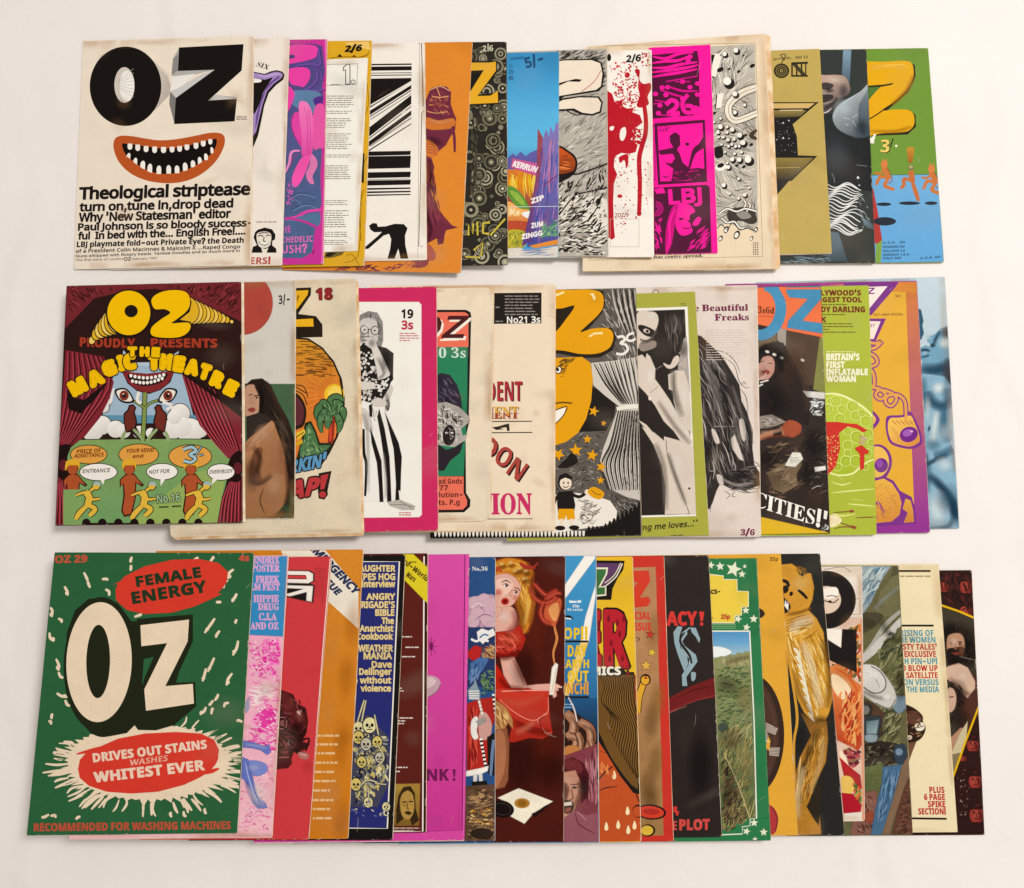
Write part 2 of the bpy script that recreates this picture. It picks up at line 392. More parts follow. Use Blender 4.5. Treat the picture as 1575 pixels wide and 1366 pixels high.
        105: [43,[12,90,12,102,29,104,31,90,24,86],[11,0,11,76,32,76,32,0]],
        108: [43,[11,0,11,106,32,106,32,0]],
        109: [138,[11,0,11,76,27,76,31,67,49,78,71,73,78,67,96,78,115,75,124,66,127,50,127,0,106,0,105,54,101,59,90,61,81,51,79,0,59,0,57,54,53,59,42,60,35,55,32,36,32,0]],
        110: [92,[11,0,11,76,27,76,31,67,50,78,69,75,78,66,82,50,82,0,61,0,58,57,48,61,38,58,32,43,32,0]],
        111: [87,[30,1,15,11,7,30,7,50,16,68,33,77,57,76,72,65,80,46,79,27,70,9,54,0],[52,18,59,31,55,55,48,60,34,59,28,45,31,21,38,16]],
        112: [89,[11,-34,11,76,28,76,32,67,48,77,62,77,74,68,81,50,81,26,74,9,61,0,40,2,31,8,32,-34],[55,18,61,32,59,51,55,59,42,61,34,52,33,26,38,18,42,16]],
        114: [64,[11,0,11,76,27,76,31,64,44,76,61,77,53,58,35,50,32,39,32,0]],
        115: [70,[6,3,6,20,43,17,38,27,9,46,7,63,15,73,54,75,63,72,57,57,31,62,29,53,62,34,63,16,56,5,42,-1]],
        116: [61,[22,3,14,18,13,61,3,61,3,70,15,77,21,93,34,93,34,76,55,76,55,61,34,61,37,17,56,18,56,2,41,-1]],
        117: [92,[23,2,14,11,11,27,11,76,31,76,34,19,44,15,54,18,60,33,60,76,81,76,81,0,65,0,61,10,42,-1]],
        118: [80,[29,0,0,76,22,76,40,17,58,76,80,76,51,0]],
        121: [80,[5,-32,13,-17,26,-10,30,1,0,76,23,76,43,33,57,76,80,76,44,-17,29,-31,22,-33]],
    },
    'S': {
        33: [48,[8,29,7,118,36,118,35,29],[17,-7,7,0,5,14,13,24,26,25,33,21,38,13,38,5,33,-3,26,-7]],
        39: [51,[11,63,9,118,37,118,35,63]],
        46: [47,[16,-8,6,0,5,14,13,24,25,26,36,17,38,5,29,-6]],
        47: [60,[60,124,21,-23,-5,-23,34,124]],
        48: [82,[26,2,11,17,5,53,11,89,20,100,33,106,56,104,71,89,77,53,71,17,56,2,49,-1],[46,9,52,20,52,86,46,96,37,96,31,86,31,20,36,9]],
        49: [82,[14,0,14,8,33,12,34,91,13,76,6,87,39,106,56,106,59,9,75,8,75,0]],
        50: [82,[5,0,5,15,48,67,47,94,38,98,30,95,25,72,8,78,7,94,25,106,48,106,63,100,71,89,64,62,19,16,61,19,67,31,76,31,75,0]],
        51: [82,[10,5,5,20,17,28,22,14,44,11,53,25,50,40,37,49,21,50,21,59,41,62,49,75,46,93,31,96,24,75,8,81,6,93,14,101,38,107,56,104,68,96,72,83,65,66,49,56,72,44,74,20,59,3,41,-1]],
        52: [82,[27,0,27,8,41,11,43,27,2,27,2,36,44,105,64,105,64,37,80,37,80,27,64,27,68,10,78,8,78,0],[12,37,43,37,33,71,32,70]],
        53: [82,[11,5,7,22,18,27,27,10,45,13,52,32,47,49,16,52,9,54,14,105,69,105,70,78,62,78,54,89,23,89,21,62,48,63,64,56,73,42,71,16,45,-1]],
        54: [82,[30,1,15,14,7,38,11,78,25,99,42,106,70,101,74,88,68,81,57,79,50,98,42,97,33,88,27,59,48,65,63,61,74,50,77,34,73,16,62,3,54,0],[50,11,56,33,52,50,37,55,27,49,32,18,39,9]],
        55: [82,[24,0,64,89,20,88,16,82,15,74,6,74,7,105,78,105,78,98,37,0]],
        56: [82,[20,2,6,17,5,33,20,50,26,53,10,69,11,93,27,105,52,106,66,99,73,88,71,71,54,57,72,44,78,28,74,12,61,2,51,-1],[45,62,55,77,47,97,34,96,29,82,36,67],[50,9,57,20,55,34,36,47,25,31,29,12,36,8]],
        57: [82,[14,5,12,22,17,24,26,10,34,8,45,13,52,27,55,51,39,41,19,44,9,54,6,78,16,99,32,106,52,104,67,92,75,68,69,21,53,3,41,-1],[49,54,55,61,51,88,44,96,33,94,27,72,28,60,33,53]],
        65: [96,[-2,0,-2,4,9,12,45,102,49,102,95,4,97,4,97,0,50,0,50,4,61,7,55,29,23,29,16,11,21,5,28,4,28,0],[25,35,53,35,39,70]],
        66: [97,[4,0,4,4,15,10,11,95,3,96,3,100,48,100,70,97,83,90,87,77,84,66,76,59,63,54,79,49,89,41,92,29,87,13,74,3,52,0],[41,55,58,60,62,82,56,93,41,92],[59,8,66,21,64,41,57,48,40,51,43,6]],
        67: [103,[47,-2,23,9,9,31,6,60,17,84,39,99,64,102,88,96,92,102,96,102,96,68,92,68,78,89,65,96,58,97,43,92,35,76,32,50,35,25,45,10,61,5,84,13,94,23,98,19,87,7,73,0]],
        68: [109,[4,0,4,4,15,9,13,94,3,96,3,100,65,99,78,94,89,87,97,77,101,65,103,50,97,22,79,6,50,0],[58,7,70,16,76,36,74,75,65,90,42,93,43,6]],
        69: [97,[3,0,3,4,15,9,14,93,4,96,4,100,88,100,88,70,84,70,79,85,69,92,40,90,40,54,53,56,62,69,63,76,67,76,67,26,63,26,56,45,40,49,42,8,74,10,90,31,94,31,88,0]],
        70: [89,[3,0,3,4,15,10,13,93,3,96,3,100,86,100,86,70,83,70,75,88,40,91,40,54,56,59,62,76,66,76,66,26,63,26,56,44,40,49,44,6,56,4,56,0]],
        71: [112,[39,1,24,9,13,23,6,50,13,77,31,96,56,102,90,99,92,102,96,102,96,68,92,68,72,94,59,97,44,92,35,76,33,36,40,15,52,4,72,6,75,16,72,37,60,40,60,44,110,44,110,40,99,35,98,6,72,-1]],
        72: [115,[3,0,3,4,15,9,14,93,4,96,4,100,53,100,53,96,40,89,40,55,75,55,70,95,62,96,62,100,111,100,111,96,100,91,101,7,111,4,111,0,62,0,62,4,74,9,75,49,40,49,43,7,53,4,53,0]],
        73: [57,[3,0,3,4,15,9,14,94,3,96,3,100,54,100,54,96,41,92,43,7,54,4,54,0]],
        74: [73,[11,-12,0,1,5,15,19,11,18,-7,29,-7,32,5,29,93,17,96,17,100,69,100,69,96,57,90,56,19,52,1,42,-11]],
        75: [112,[4,0,4,4,15,9,14,93,4,96,4,100,53,100,53,96,41,89,40,51,77,92,71,96,64,96,64,100,107,100,107,96,96,94,76,79,59,63,111,4,114,4,114,0,62,0,62,4,73,8,44,47,40,44,43,7,53,4,53,0]],
        76: [94,[3,0,3,4,15,9,14,93,4,96,4,100,55,100,55,96,41,89,44,7,74,11,90,34,94,34,88,0]],
        77: [139,[3,0,3,4,15,9,13,94,3,96,3,100,41,100,70,31,99,100,136,100,136,96,124,91,128,5,135,4,135,0,87,0,87,4,99,12,100,88,63,0,59,0,23,85,26,6,37,4,37,0]],
        78: [108,[88,-2,23,77,26,7,37,4,37,0,4,0,4,4,16,11,17,85,4,96,4,100,34,100,86,37,81,95,73,96,73,100,105,100,105,96,94,91,93,-2]],
        79: [115,[37,2,16,18,6,43,10,71,26,92,51,102,78,98,99,83,109,57,106,29,90,8,65,-2],[58,3,72,8,81,24,83,64,76,85,65,96,57,97,43,92,35,76,33,36,39,15,51,4]],
        80: [92,[3,0,3,4,15,9,14,93,4,96,4,100,74,97,88,83,89,65,81,53,64,46,40,45,43,7,53,4,53,0],[40,50,56,53,62,60,62,85,57,92,41,92]],
        82: [104,[3,0,3,4,15,9,14,93,4,96,4,100,61,99,81,94,90,82,92,73,89,63,82,55,69,49,103,4,105,4,105,0,74,0,44,47,40,47,43,7,53,4,53,0],[40,51,57,54,64,61,67,74,65,85,59,92,42,93]],
        83: [86,[9,-2,9,35,14,35,24,11,36,4,53,5,61,15,60,26,49,35,17,55,11,73,18,92,35,102,68,98,70,102,74,102,74,70,71,70,54,94,38,97,27,87,30,74,75,45,78,23,67,5]],
        84: [93,[20,0,20,4,31,7,34,18,33,95,19,92,10,84,6,70,2,70,2,100,90,100,90,70,86,70,82,84,73,92,58,95,61,7,72,4,72,0]],
        85: [108,[42,-2,25,6,17,23,13,93,3,96,3,100,53,100,53,96,40,89,42,16,49,8,60,5,75,8,83,18,86,35,83,93,72,96,72,100,104,100,104,96,94,90,92,26,83,7,66,-2]],
        86: [94,[47,-3,3,94,-3,96,-3,100,46,100,46,96,34,92,35,83,57,31,77,94,66,96,66,100,97,100,97,96,86,88,50,-3]],
        88: [103,[3,0,3,4,14,9,42,46,6,96,3,96,3,100,54,100,54,96,43,94,44,85,58,64,74,91,70,96,64,96,64,100,101,100,100,96,82,86,62,58,102,4,102,0,52,0,53,4,63,6,60,17,46,40,27,10,32,5,38,4,38,0]],
        89: [94,[22,0,22,4,34,9,35,39,-3,96,-3,100,45,100,45,96,34,90,55,50,77,90,72,95,65,96,65,100,96,100,96,96,84,86,59,45,62,7,72,4,72,0]],
        90: [97,[4,0,61,94,27,90,13,69,10,69,13,100,89,100,34,6,62,7,77,13,86,27,89,36,93,36,89,0]],
        97: [76,[50,-1,44,8,29,-1,12,0,5,10,5,20,14,30,44,42,41,62,27,64,24,44,10,45,9,58,30,70,52,67,61,60,72,6,62,-1],[44,14,44,37,34,33,28,27,27,12,29,9]],
        98: [79,[9,-3,7,95,2,96,2,100,30,100,30,61,42,69,58,68,72,54,75,29,64,7,48,-2,36,-1,23,6],[45,4,51,11,52,50,45,61,31,55,31,8,35,4]],
        99: [64,[24,0,8,15,5,40,16,62,32,70,50,68,60,58,57,46,47,46,41,65,30,63,26,55,27,23,34,12,45,8,60,16,63,13,54,5,45,0]],
        100: [81,[21,0,8,15,6,46,18,65,32,70,44,66,49,62,47,94,39,96,39,100,70,100,73,8,78,6,78,2,49,-2,49,9,38,-1],[48,14,47,57,38,62,31,59,27,18,34,7]],
        101: [66,[23,0,8,15,5,41,15,62,35,70,49,66,59,55,62,36,26,36,28,21,34,12,44,9,55,14,59,19,63,16,55,6,45,0],[26,42,44,42,41,63,35,65,30,63]],
        102: [47,[3,0,3,4,11,9,12,61,4,61,4,68,12,68,15,91,24,99,49,100,57,92,52,78,41,84,42,97,33,92,32,68,45,68,45,61,32,61,35,6,44,4,44,0]],
        104: [84,[4,0,4,4,11,9,9,95,4,97,4,100,32,100,32,59,45,69,53,70,64,67,70,59,75,5,80,4,80,0,44,0,51,7,49,58,40,59,32,52,35,5,40,4,40,0]],
        105: [44,[12,85,14,99,28,100,33,88,25,80],[4,0,4,4,11,9,9,64,4,64,5,68,33,68,35,5,40,4,40,0]],
        107: [79,[4,0,4,4,11,9,9,95,4,96,5,100,32,100,32,37,54,61,45,64,45,68,76,68,76,64,60,57,49,46,83,4,83,0,46,0,51,11,36,32,32,29,35,5,40,4,40,0]],
        108: [44,[4,0,4,4,11,9,9,95,4,96,4,100,33,100,35,5,40,4,40,0]],
        110: [84,[4,0,4,4,11,9,9,64,4,65,4,68,32,68,32,59,45,69,53,70,64,67,70,59,75,5,80,4,80,0,44,0,51,7,49,58,40,59,32,52,35,5,40,4,40,0]],
        111: [74,[25,0,8,15,5,41,15,62,31,69,54,65,68,47,68,21,54,2,43,-2],[44,5,47,54,41,65,30,63,28,9,33,3]],
        112: [82,[4,-31,4,-27,11,-18,9,63,4,65,4,68,31,68,31,58,43,69,60,68,74,53,75,22,64,3,50,-2,37,2,32,7,37,-26,43,-27,43,-31],[47,7,54,18,53,54,48,60,39,60,32,52,32,15,39,7]],
        114: [63,[4,0,4,4,11,9,9,64,4,64,5,68,32,68,32,55,48,69,62,64,59,50,39,57,33,42,35,6,43,4,43,0]],
        115: [63,[12,0,8,-2,8,23,12,23,23,6,39,6,41,17,10,41,9,54,19,67,54,70,54,49,50,49,40,63,24,61,29,48,53,33,56,21,54,9,40,-2]],
        116: [50,[18,0,11,10,11,61,4,61,4,66,28,93,32,93,32,68,46,68,46,61,32,61,35,9,43,12,45,16,49,14,43,5,36,0]],
        117: [82,[18,0,11,14,7,63,3,65,3,68,31,68,35,9,47,11,50,14,47,63,42,65,42,68,71,68,74,8,79,6,79,3,50,-2,50,9,33,-2]],
        121: [66,[0,-25,3,-10,16,-14,19,-22,31,-1,-1,68,36,68,36,64,29,56,41,26,49,64,45,64,45,68,66,68,57,53,24,-27,15,-31]],
    },
}
_text = {}


def glyph(face, ch):
    """(advance, points, triangles) of one character in capital heights"""
    k = (face, ch)
    if k not in _text:
        row = GLYPHS[face].get(ord(ch)) or GLYPHS['H'].get(ord(ch)) or GLYPHS['B'].get(ord(ch))
        if row is None:
            _text[k] = (0.36, [], [])
        else:
            loops = [pairs([c / 100 for c in lp]) for lp in row[1:]]
            hole = [sum(pip(*lp[0], o) for o in loops if o is not lp) % 2 for lp in loops]
            V, T = [], []
            for lp, hl in zip(loops, hole):
                if hl:
                    continue
                grp = [lp] + [o for o, h2 in zip(loops, hole) if h2 and pip(*o[0], lp)]
                T += [tuple(i + len(V) for i in tr) for tr in tessellate_polygon([[Vector((x, y, 0)) for x, y in o] for o in grp])]
                V += [q for o in grp for q in o]
            _text[k] = (row[0] / 100, V, T)
    return _text[k]


def text_mesh(s, face='H', track=0.0, squash=None):
    """flat triangles of a line of lettering in capital heights, left edge at 0: (points, triangles, width)"""
    x, V, T = 0.0, [], []
    for ch in s:
        adv, pts, tri = glyph(face, ch)
        o = len(V)
        V += [(x + q[0], q[1]) for q in pts]
        T += [tuple(i + o for i in tr) for tr in tri]
        x += adv + track
    v = np.array(V or [(0.0, 0.0)])
    v[:, 0] -= v[:, 0].min()
    return v, T, float(v[:, 0].max())


LAYER = 1.6e-6


class Mag:
    """one magazine: an Empty with its pages, its cover and what is printed on the cover"""
    pass


cur = None


def view(x0, y0, s):
    global VX, VY, VS
    VX, VY, VS = x0, y0, s


def mag(label, corners, base, thick=2.0, group='magazines in the top row', pages=6, aged=False, name='magazine', cat='magazine', fan=0.75, seed=None, grain=0.07, fandir=(1, -0.25), round_=0.0012, loose=0.5, feather=0.0, wear=1.0):
    """corners: where the photograph shows the cover's top-left, top-right, bottom-right, bottom-left corner"""
    global cur, HZ
    finish()
    m = Mag()
    thick *= 0.56
    t = thick / 1000 + loose / 1000
    corners_px = corners
    pl = (0.0, 0.0, t)
    for _ in range(4):
        q = [on_plane(*c, pl) for c in corners]
        a, b, c = rest_plane(q)
        pl = (a, b, c + t)
    m.top = (pl[0], pl[1], pl[2] - loose / 1000 + 0.0001)
    m.q = [on_plane(*c, m.top) for c in corners]
    mk = inside(q, 0.0015)
    HZ = np.where(mk, np.maximum(HZ, pl[0] * HX + pl[1] * HY + pl[2]), HZ)
    m.label, m.cat, m.group, m.name = label, cat, group, name
    m.z = 0
    m.parts = {}
    m.g = 'picture'
    m.rnd = random.Random(seed or sum(map(ord, label)))
    m.amp = grain
    m.feather, m.px, m.wear = feather, corners_px, wear
    a, b, c = m.top
    cx, cy = np.mean([p[0] for p in m.q]), np.mean([p[1] for p in m.q])
    root = bpy.data.objects.new(name, None)
    root.empty_display_size = 0.03
    COL.objects.link(root)
    zb = a * cx + b * cy + c - thick / 1000
    root.location = (cx, cy, zb)
    root['label'], root['category'], root['group'] = label, cat, group
    m.root, m.o = root, (cx, cy, zb)
    m.base = base
    # outline of the cover with soft corners and slightly worn edges
    R = m.rnd

    def outline(q, r, wear):
        out = []
        for i in range(4):
            p0, p, p1 = np.array(q[i - 1]), np.array(q[i]), np.array(q[(i + 1) % 4])
            d0, d1 = (p0 - p) / np.linalg.norm(p0 - p), (p1 - p) / np.linalg.norm(p1 - p)
            rr = r * R.uniform(0.5, 1.6)
            for s in (0, .25, .5, .75, 1):
                out.append(p + d0 * rr * (1 - s) ** 2 + d1 * rr * s * s)
            n = np.array([-d1[1], d1[0], 0])
            for s in (.12, .25, .37, .5, .62, .75, .88):
                e_ = p + (p1 - p) * s
                out.append(e_ + n * R.uniform(-wear, wear))
        return out
    m.out = outline(m.q, round_, 0.00012)
    m.clip = [(p[0], p[1]) for p in m.out]

    def slab(ring, zt, zb_):
        n = len(ring)
        V = [(p[0], p[1], a * p[0] + b * p[1] + c + zt) for p in ring] + [(p[0], p[1], a * p[0] + b * p[1] + c + zb_) for p in ring]
        Fc = [tuple(range(n))[::-1], tuple(range(n, 2 * n))] + [(i, (i + 1) % n, n + (i + 1) % n, n + i) for i in range(n)]
        return V, Fc
    m.slab = slab
    # pages: thin leaves that do not quite line up
    V, Fc = [], []
    th = thick / 1000
    for k in range(pages):
        zt = -0.00022 - (th - 0.00024) * k / pages
        zb_ = -0.00022 - (th - 0.00024) * (k + 0.86) / pages
        f = fan / 1000 * (k + 1) / pages
        dx, dy = R.uniform(-1, 1) * 0.00025 + f * fandir[0], R.uniform(-1, 1) * 0.00025 + f * fandir[1]
        ins = 0.0004
        cen = np.mean(np.array(m.q), axis=0)
        rg = []
        for p in outline([cen + (np.array(p) - cen) * (1 - ins / 0.12) for p in m.q], round_ * 1.1, 0.00015):
            rg.append((p[0] + dx, p[1] + dy, 0))
        v, fc = slab(rg, zt, zb_)
        o = len(V)
        V += v
        Fc += [tuple(i + o for i in f_) for f_ in fc]
    link('page_block', V, Fc, [PAGES_AGED if aged else PAGES], root, m.o)
    V, Fc = slab(m.out, 0.0, -0.00018)
    m.coverobj = link('cover', V, Fc, [INK], root, m.o, ink=[lin(base)] * len(V), grain=[grain] * len(V))
    cur = m
    return m


def finish():
    """turn what was printed on the current cover into its sub-parts"""
    global cur
    if cur is None:
        return
    if cur.wear:
        wear_and_tear()
    if cur.z * LAYER > 0.00045:
        print('thick print', cur.label, cur.z * LAYER)
    for nm, (V, Fc, ink, gr, mi) in cur.parts.items():
        if Fc:
            link(nm.split(':')[0], V, Fc, [INK, INK_SOFT], cur.coverobj, cur.o, ink=ink, grain=gr, midx=mi)
    cur = None


def g(name):
    cur.g = name


def wear_and_tear():
    """rubbed edges, creases and yellowing of fifty-year-old covers"""
    global VX, VY, VS
    VX, VY, VS = 0.0, 0.0, 1.0
    R = cur.rnd
    cur.g, cur.feather = 'picture' if 'picture' in cur.parts or not cur.parts else next(iter(cur.parts)), 0
    q = [np.array(c, float) for c in cur.px]
    c0 = lin(cur.base)
    pale = sum(c0) > 1.35
    at = lambda u, v: tuple((q[0] * (1 - u) + q[1] * u) * (1 - v) + (q[3] * (1 - u) + q[2] * u) * v)
    k = cur.wear
    if pale:            # yellowed towards the edges, a few foxed spots
        for (u0, v0, u1, v1) in ((0, .01, 1, .01), (.99, 0, .99, 1), (0, .99, 1, .99)):
            (xa, ya), (xb, yb) = at(u0, v0), at(u1, v1)
            for j in range(7):
                s0 = R.uniform(-.05, .85)
                s1 = s0 + R.uniform(.08, .3)
                mx, my = R.uniform(-3, 3), R.uniform(-3, 3)
                sl('b98a55', R.uniform(6, 26), xa + (xb - xa) * s0, ya + (yb - ya) * s0, xa + (xb - xa) * (s0 + s1) / 2 + mx, ya + (yb - ya) * (s0 + s1) / 2 + my, xa + (xb - xa) * s1, ya + (yb - ya) * s1, al=R.uniform(.06, .2) * k, tap=.9)
        for i in range(9):
            x, y = at(R.uniform(.0, 1), R.uniform(0, 1))
            so('a87c50', x, y, R.uniform(4, 22), R.uniform(4, 30), R.uniform(0, 180), al=R.uniform(.05, .13) * k)
    rub = 'd9c6ae'
    for i in range(int(26 * k)):
        s = R.random()
        e_ = R.choice([0, 1, 1, 2, 2])
        (x, y), (x2, y2) = ((at(s, .002), at(s + R.uniform(.004, .02), .002)), (at(.998, s), at(.998, s + R.uniform(.004, .03))), (at(s, .998), at(s + R.uniform(.004, .02), .998)))[e_]
        sl(rub, R.uniform(1.2, 3.0), x, y, (x + x2) / 2, (y + y2) / 2, x2, y2, al=R.uniform(.25, .75), tap=.9)
    for u, v in ((1, 0), (1, 1), (0, 1), (0, 0)):
        x, y = at(u, v)
        so(rub, x, y, R.uniform(2, 5), R.uniform(2, 5), al=.7 * k)
    for i in range(R.randint(1, 2)):      # creases and scratches
        u, v = R.uniform(.72, 1), R.uniform(0, 1)
        x, y = at(u, v)
        an = R.choice([80, 95, 20, -40, 100]) + R.uniform(-12, 12)
        L = R.uniform(8, 26)
        dx, dy = math.cos(math.radians(an)) * L, math.sin(math.radians(an)) * L
        sl('f0e4d2' if not pale else 'a08868', R.uniform(1.0, 1.8), x, y, x + dx * .5 + R.uniform(-2, 2), y + dy * .5, x + dx, y + dy, al=R.uniform(.12, .32) * k, tap=.9)
    for i in range(4):                    # dull patches where the ink has been handled
        x, y = at(R.uniform(.75, 1), R.uniform(0, 1))
        so(R.choice(['cbb79e', '2a2018']), x, y, R.uniform(10, 34), R.uniform(12, 60), R.uniform(60, 120), al=R.uniform(.03, .07) * k)


def zoff(p):
    return cur.z * LAYER


def _emit(tri_xy, cols, amp, lift, soft=0):
    """tri_xy: polygon in zoomed photograph pixels; cols: one colour per corner"""
    V, Fc, ink, gr, mi = cur.parts.setdefault(cur.g, ([], [], [], [], []))
    a, b, c = cur.top
    pts = []
    for (x, y), col in zip(tri_xy, cols):
        p = on_plane(VX + x * VS, VY + y * VS, cur.top)
        pts.append((p[0], p[1], *col, 1.0)[:6])
    # clockwise or not does not matter to clip(); keep faces pointing up
    pts = clip(pts, cur.clip)
    if len(pts) < 3:
        return
    ar = sum(pts[i - 1][0] * pts[i][1] - pts[i][0] * pts[i - 1][1] for i in range(len(pts)))
    if abs(ar) < 1e-10:
        return
    if ar < 0:
        pts = pts[::-1]
    o = len(V)
    for p in pts:
        V.append((p[0], p[1], a * p[0] + b * p[1] + c + lift))
        ink.append(tuple(p[2:6])); gr.append(amp)
    Fc.append(tuple(range(o, o + len(pts))))
    mi.append(soft)


def pairs(xs):
    return [(xs[i], xs[i + 1]) for i in range(0, len(xs), 2)]


def poly(pts, col, a=None, lift=None):
    a = cur.amp if a is None else a
    if lift is None:
        cur.z += 1
        lift = cur.z * LAYER
    cs = col if isinstance(col, list) else [lin(col)] * len(pts)
    for t in tessellate_polygon([[Vector((x, y, 0)) for x, y in pts]]):
        _emit([pts[i] for i in t], [cs[i] for i in t], a, lift)
    if cur.feather:
        feather(pts, cs, a, lift, cur.feather)


def feather(pts, cs, a, lift, f):
    """soft rim of a printed shape"""
    n = len(pts)
    ar = sum(pts[i - 1][0] * pts[i][1] - pts[i][0] * pts[i - 1][1] for i in range(n))
    s = 1 if ar > 0 else -1
    out = []
    for i in range(n):
        (xa, ya), (xb, yb), (xc, yc) = pts[i - 1], pts[i], pts[(i + 1) % n]
        la, lc = math.hypot(xb - xa, yb - ya) + 1e-6, math.hypot(xc - xb, yc - yb) + 1e-6
        nx, ny = (yb - ya) / la + (yc - yb) / lc, -(xb - xa) / la - (xc - xb) / lc
        k = math.hypot(nx, ny) + 1e-6
        k = s * f / k * min(1.6, 2 / k)
        out.append((xb + nx * k, yb + ny * k))
    for i in range(n):
        j = (i + 1) % n
        _emit([pts[i], pts[j], out[j], out[i]], [(*cs[i][:3], 1.0), (*cs[j][:3], 1.0), (*cs[j][:3], 0.0), (*cs[i][:3], 0.0)], a, lift + (i % 7) * 2e-8, 1)


def so(col, cx, cy, rx, ry=None, rot=0, al=0.6, a=None):
    """airbrushed spot: densest in the middle, nothing at the rim"""
    ry = rx if ry is None else ry
    a = cur.amp if a is None else a
    cur.z += 1
    c = lin(col)
    rings = [(0.0, 1.0), (0.35, 0.82), (0.68, 0.35), (1.0, 0.0)]
    n = 18
    P = [epts(cx, cy, max(rx * r, 1e-3), max(ry * r, 1e-3), rot, n) for r, _ in rings]
    for k in range(3):
        for i in range(n):
            j = (i + 1) % n
            q = [P[k][i], P[k + 1][i], P[k + 1][j], P[k][j]] if k else [(cx, cy), P[1][i], P[1][j]]
            w_ = [rings[k][1], rings[k + 1][1], rings[k + 1][1], rings[k][1]] if k else [1.0, rings[1][1], rings[1][1]]
            _emit(q, [(*c, v * al) for v in w_], a, cur.z * LAYER, 1)


def sl(col, w, *xs, al=0.6, a=None, tap=0.7):
    """airbrushed line, fading to both sides and ends"""
    P = np.array(smooth(pairs(xs), False, 4), float)
    d = np.gradient(P, axis=0)
    n = np.column_stack([-d[:, 1], d[:, 0]]) / (np.linalg.norm(d, axis=1)[:, None] + 1e-9)
    s = np.linspace(-1, 1, len(P))
    al_ = al * (1 - np.abs(s) ** 3 * tap)
    a = cur.amp if a is None else a
    cur.z += 1
    c = lin(col)
    for u0, u1, k0, k1 in ((-1, -.45, 0, .6), (-.45, 0, .6, 1), (0, .45, 1, .6), (.45, 1, .6, 0)):
        A, B = P + n * w / 2 * u0, P + n * w / 2 * u1
        for i in range(len(P) - 1):
            _emit([tuple(A[i]), tuple(A[i + 1]), tuple(B[i + 1]), tuple(B[i])], [(*c, al_[i] * k0), (*c, al_[i + 1] * k0), (*c, al_[i + 1] * k1), (*c, al_[i] * k1)], a, cur.z * LAYER + i * 3e-8, 1)


def p(col, *xs, sm=0, a=None):
    pts = pairs(xs)
    if sm:
        pts = smooth(pts, True, 5)
    poly(pts, col, a)


def grad(c0, c1, x0, y0, x1, y1, *xs, sm=0, a=None):
    """polygon whose printed colour runs from c0 at (x0, y0) to c1 at (x1, y1)"""
    pts = pairs(xs)
    if sm:
        pts = smooth(pts, True, 5)
    A, B = np.array(lin(c0)), np.array(lin(c1))
    d = np.array([x1 - x0, y1 - y0], float)
    cs = []
    for q in pts:
        s = float(np.clip(np.dot(np.array(q) - (x0, y0), d) / np.dot(d, d), 0, 1))
        cs.append(tuple(A + (B - A) * s))
    poly(pts, cs, a)


def band(x0, x1, stops, a=None):
    """horizontal bands of printed colour: stops = [(y, colour), ...] over x0..x1"""
    cur.z += 1
    for (ya, ca), (yb, cb) in zip(stops, stops[1:]):
        _emit([(x0, ya), (x1, ya), (x1, yb), (x0, yb)], [lin(ca), lin(ca), lin(cb), lin(cb)], cur.amp if a is None else a, cur.z * LAYER)


def stroke(pts, w, col, tap=0.0, a=None, lift=None, sm=1):
    if sm and len(pts) > 2:
        pts = smooth(pts, False, 4)
    P = np.array(pts, float)
    d = np.gradient(P, axis=0)
    n = np.column_stack([-d[:, 1], d[:, 0]]) / (np.linalg.norm(d, axis=1)[:, None] + 1e-9)
    s = np.linspace(0, 1, len(P))
    ww = w / 2 * (1 - tap * np.abs(2 * s - 1) ** 1.5)
    if tap < 0:
        ww = w / 2 * (1 + tap * s)
    Lf, Rt = P + n * ww[:, None], P - n * ww[:, None]
    a = cur.amp if a is None else a
    if lift is None:
        cur.z += 1
        lift = cur.z * LAYER
    cc = lin(col)
    for i in range(len(P) - 1):
        _emit([tuple(Lf[i]), tuple(Lf[i + 1]), tuple(Rt[i + 1]), tuple(Rt[i])], [cc] * 4, a, lift + i * (2e-8 if len(P) < 14 else 6e-8))


def l(col, w, *xs, tap=0.0, sm=1, a=None):
    stroke(pairs(xs), w, col, tap, a, None, sm)


def box(col, w, x0, y0, x1, y1, x2=None, y2=None, x3=None, y3=None):
    """outline of a quadrilateral (two corners, or four)"""
    c4 = [(x0, y0), (x1, y0), (x1, y1), (x0, y1)] if x2 is None else [(x0, y0), (x1, y1), (x2, y2), (x3, y3)]
    for i in range(4):
        (xa, ya), (xb, yb) = c4[i], c4[(i + 1) % 4]
        dx, dy = xb - xa, yb - ya
        n = math.hypot(dx, dy)
        k = w / 2 / n
        stroke([(xa - dx * k, ya - dy * k), (xb + dx * k, yb + dy * k)], w, col, sm=0)


def epts(cx, cy, rx, ry, rot=0, n=22, a0=0, a1=360):
    c, s = math.cos(math.radians(rot)), math.sin(math.radians(rot))
    out = []
    for i in range(n + (a1 - a0 < 360)):
        t = math.radians(a0 + (a1 - a0) * i / n)
        x, y = rx * math.cos(t), ry * math.sin(t)
        out.append((cx + x * c - y * s, cy + x * s + y * c))
    return out


def e(col, cx, cy, rx, ry=None, rot=0, n=None, a=None, lift=None):
    ry = rx if ry is None else ry
    n = n or int(min(64, 12 + max(rx, ry) * 0.3))
    pts = epts(cx, cy, rx, ry, rot, n)
    a = cur.amp if a is None else a
    if lift is None:
        cur.z += 1
        lift = cur.z * LAYER
    _emit(pts, [lin(col)] * len(pts), a, lift)
    if cur.feather and max(rx, ry) > 12:
        feather(pts, [lin(col)] * len(pts), a, lift, cur.feather * 0.8)


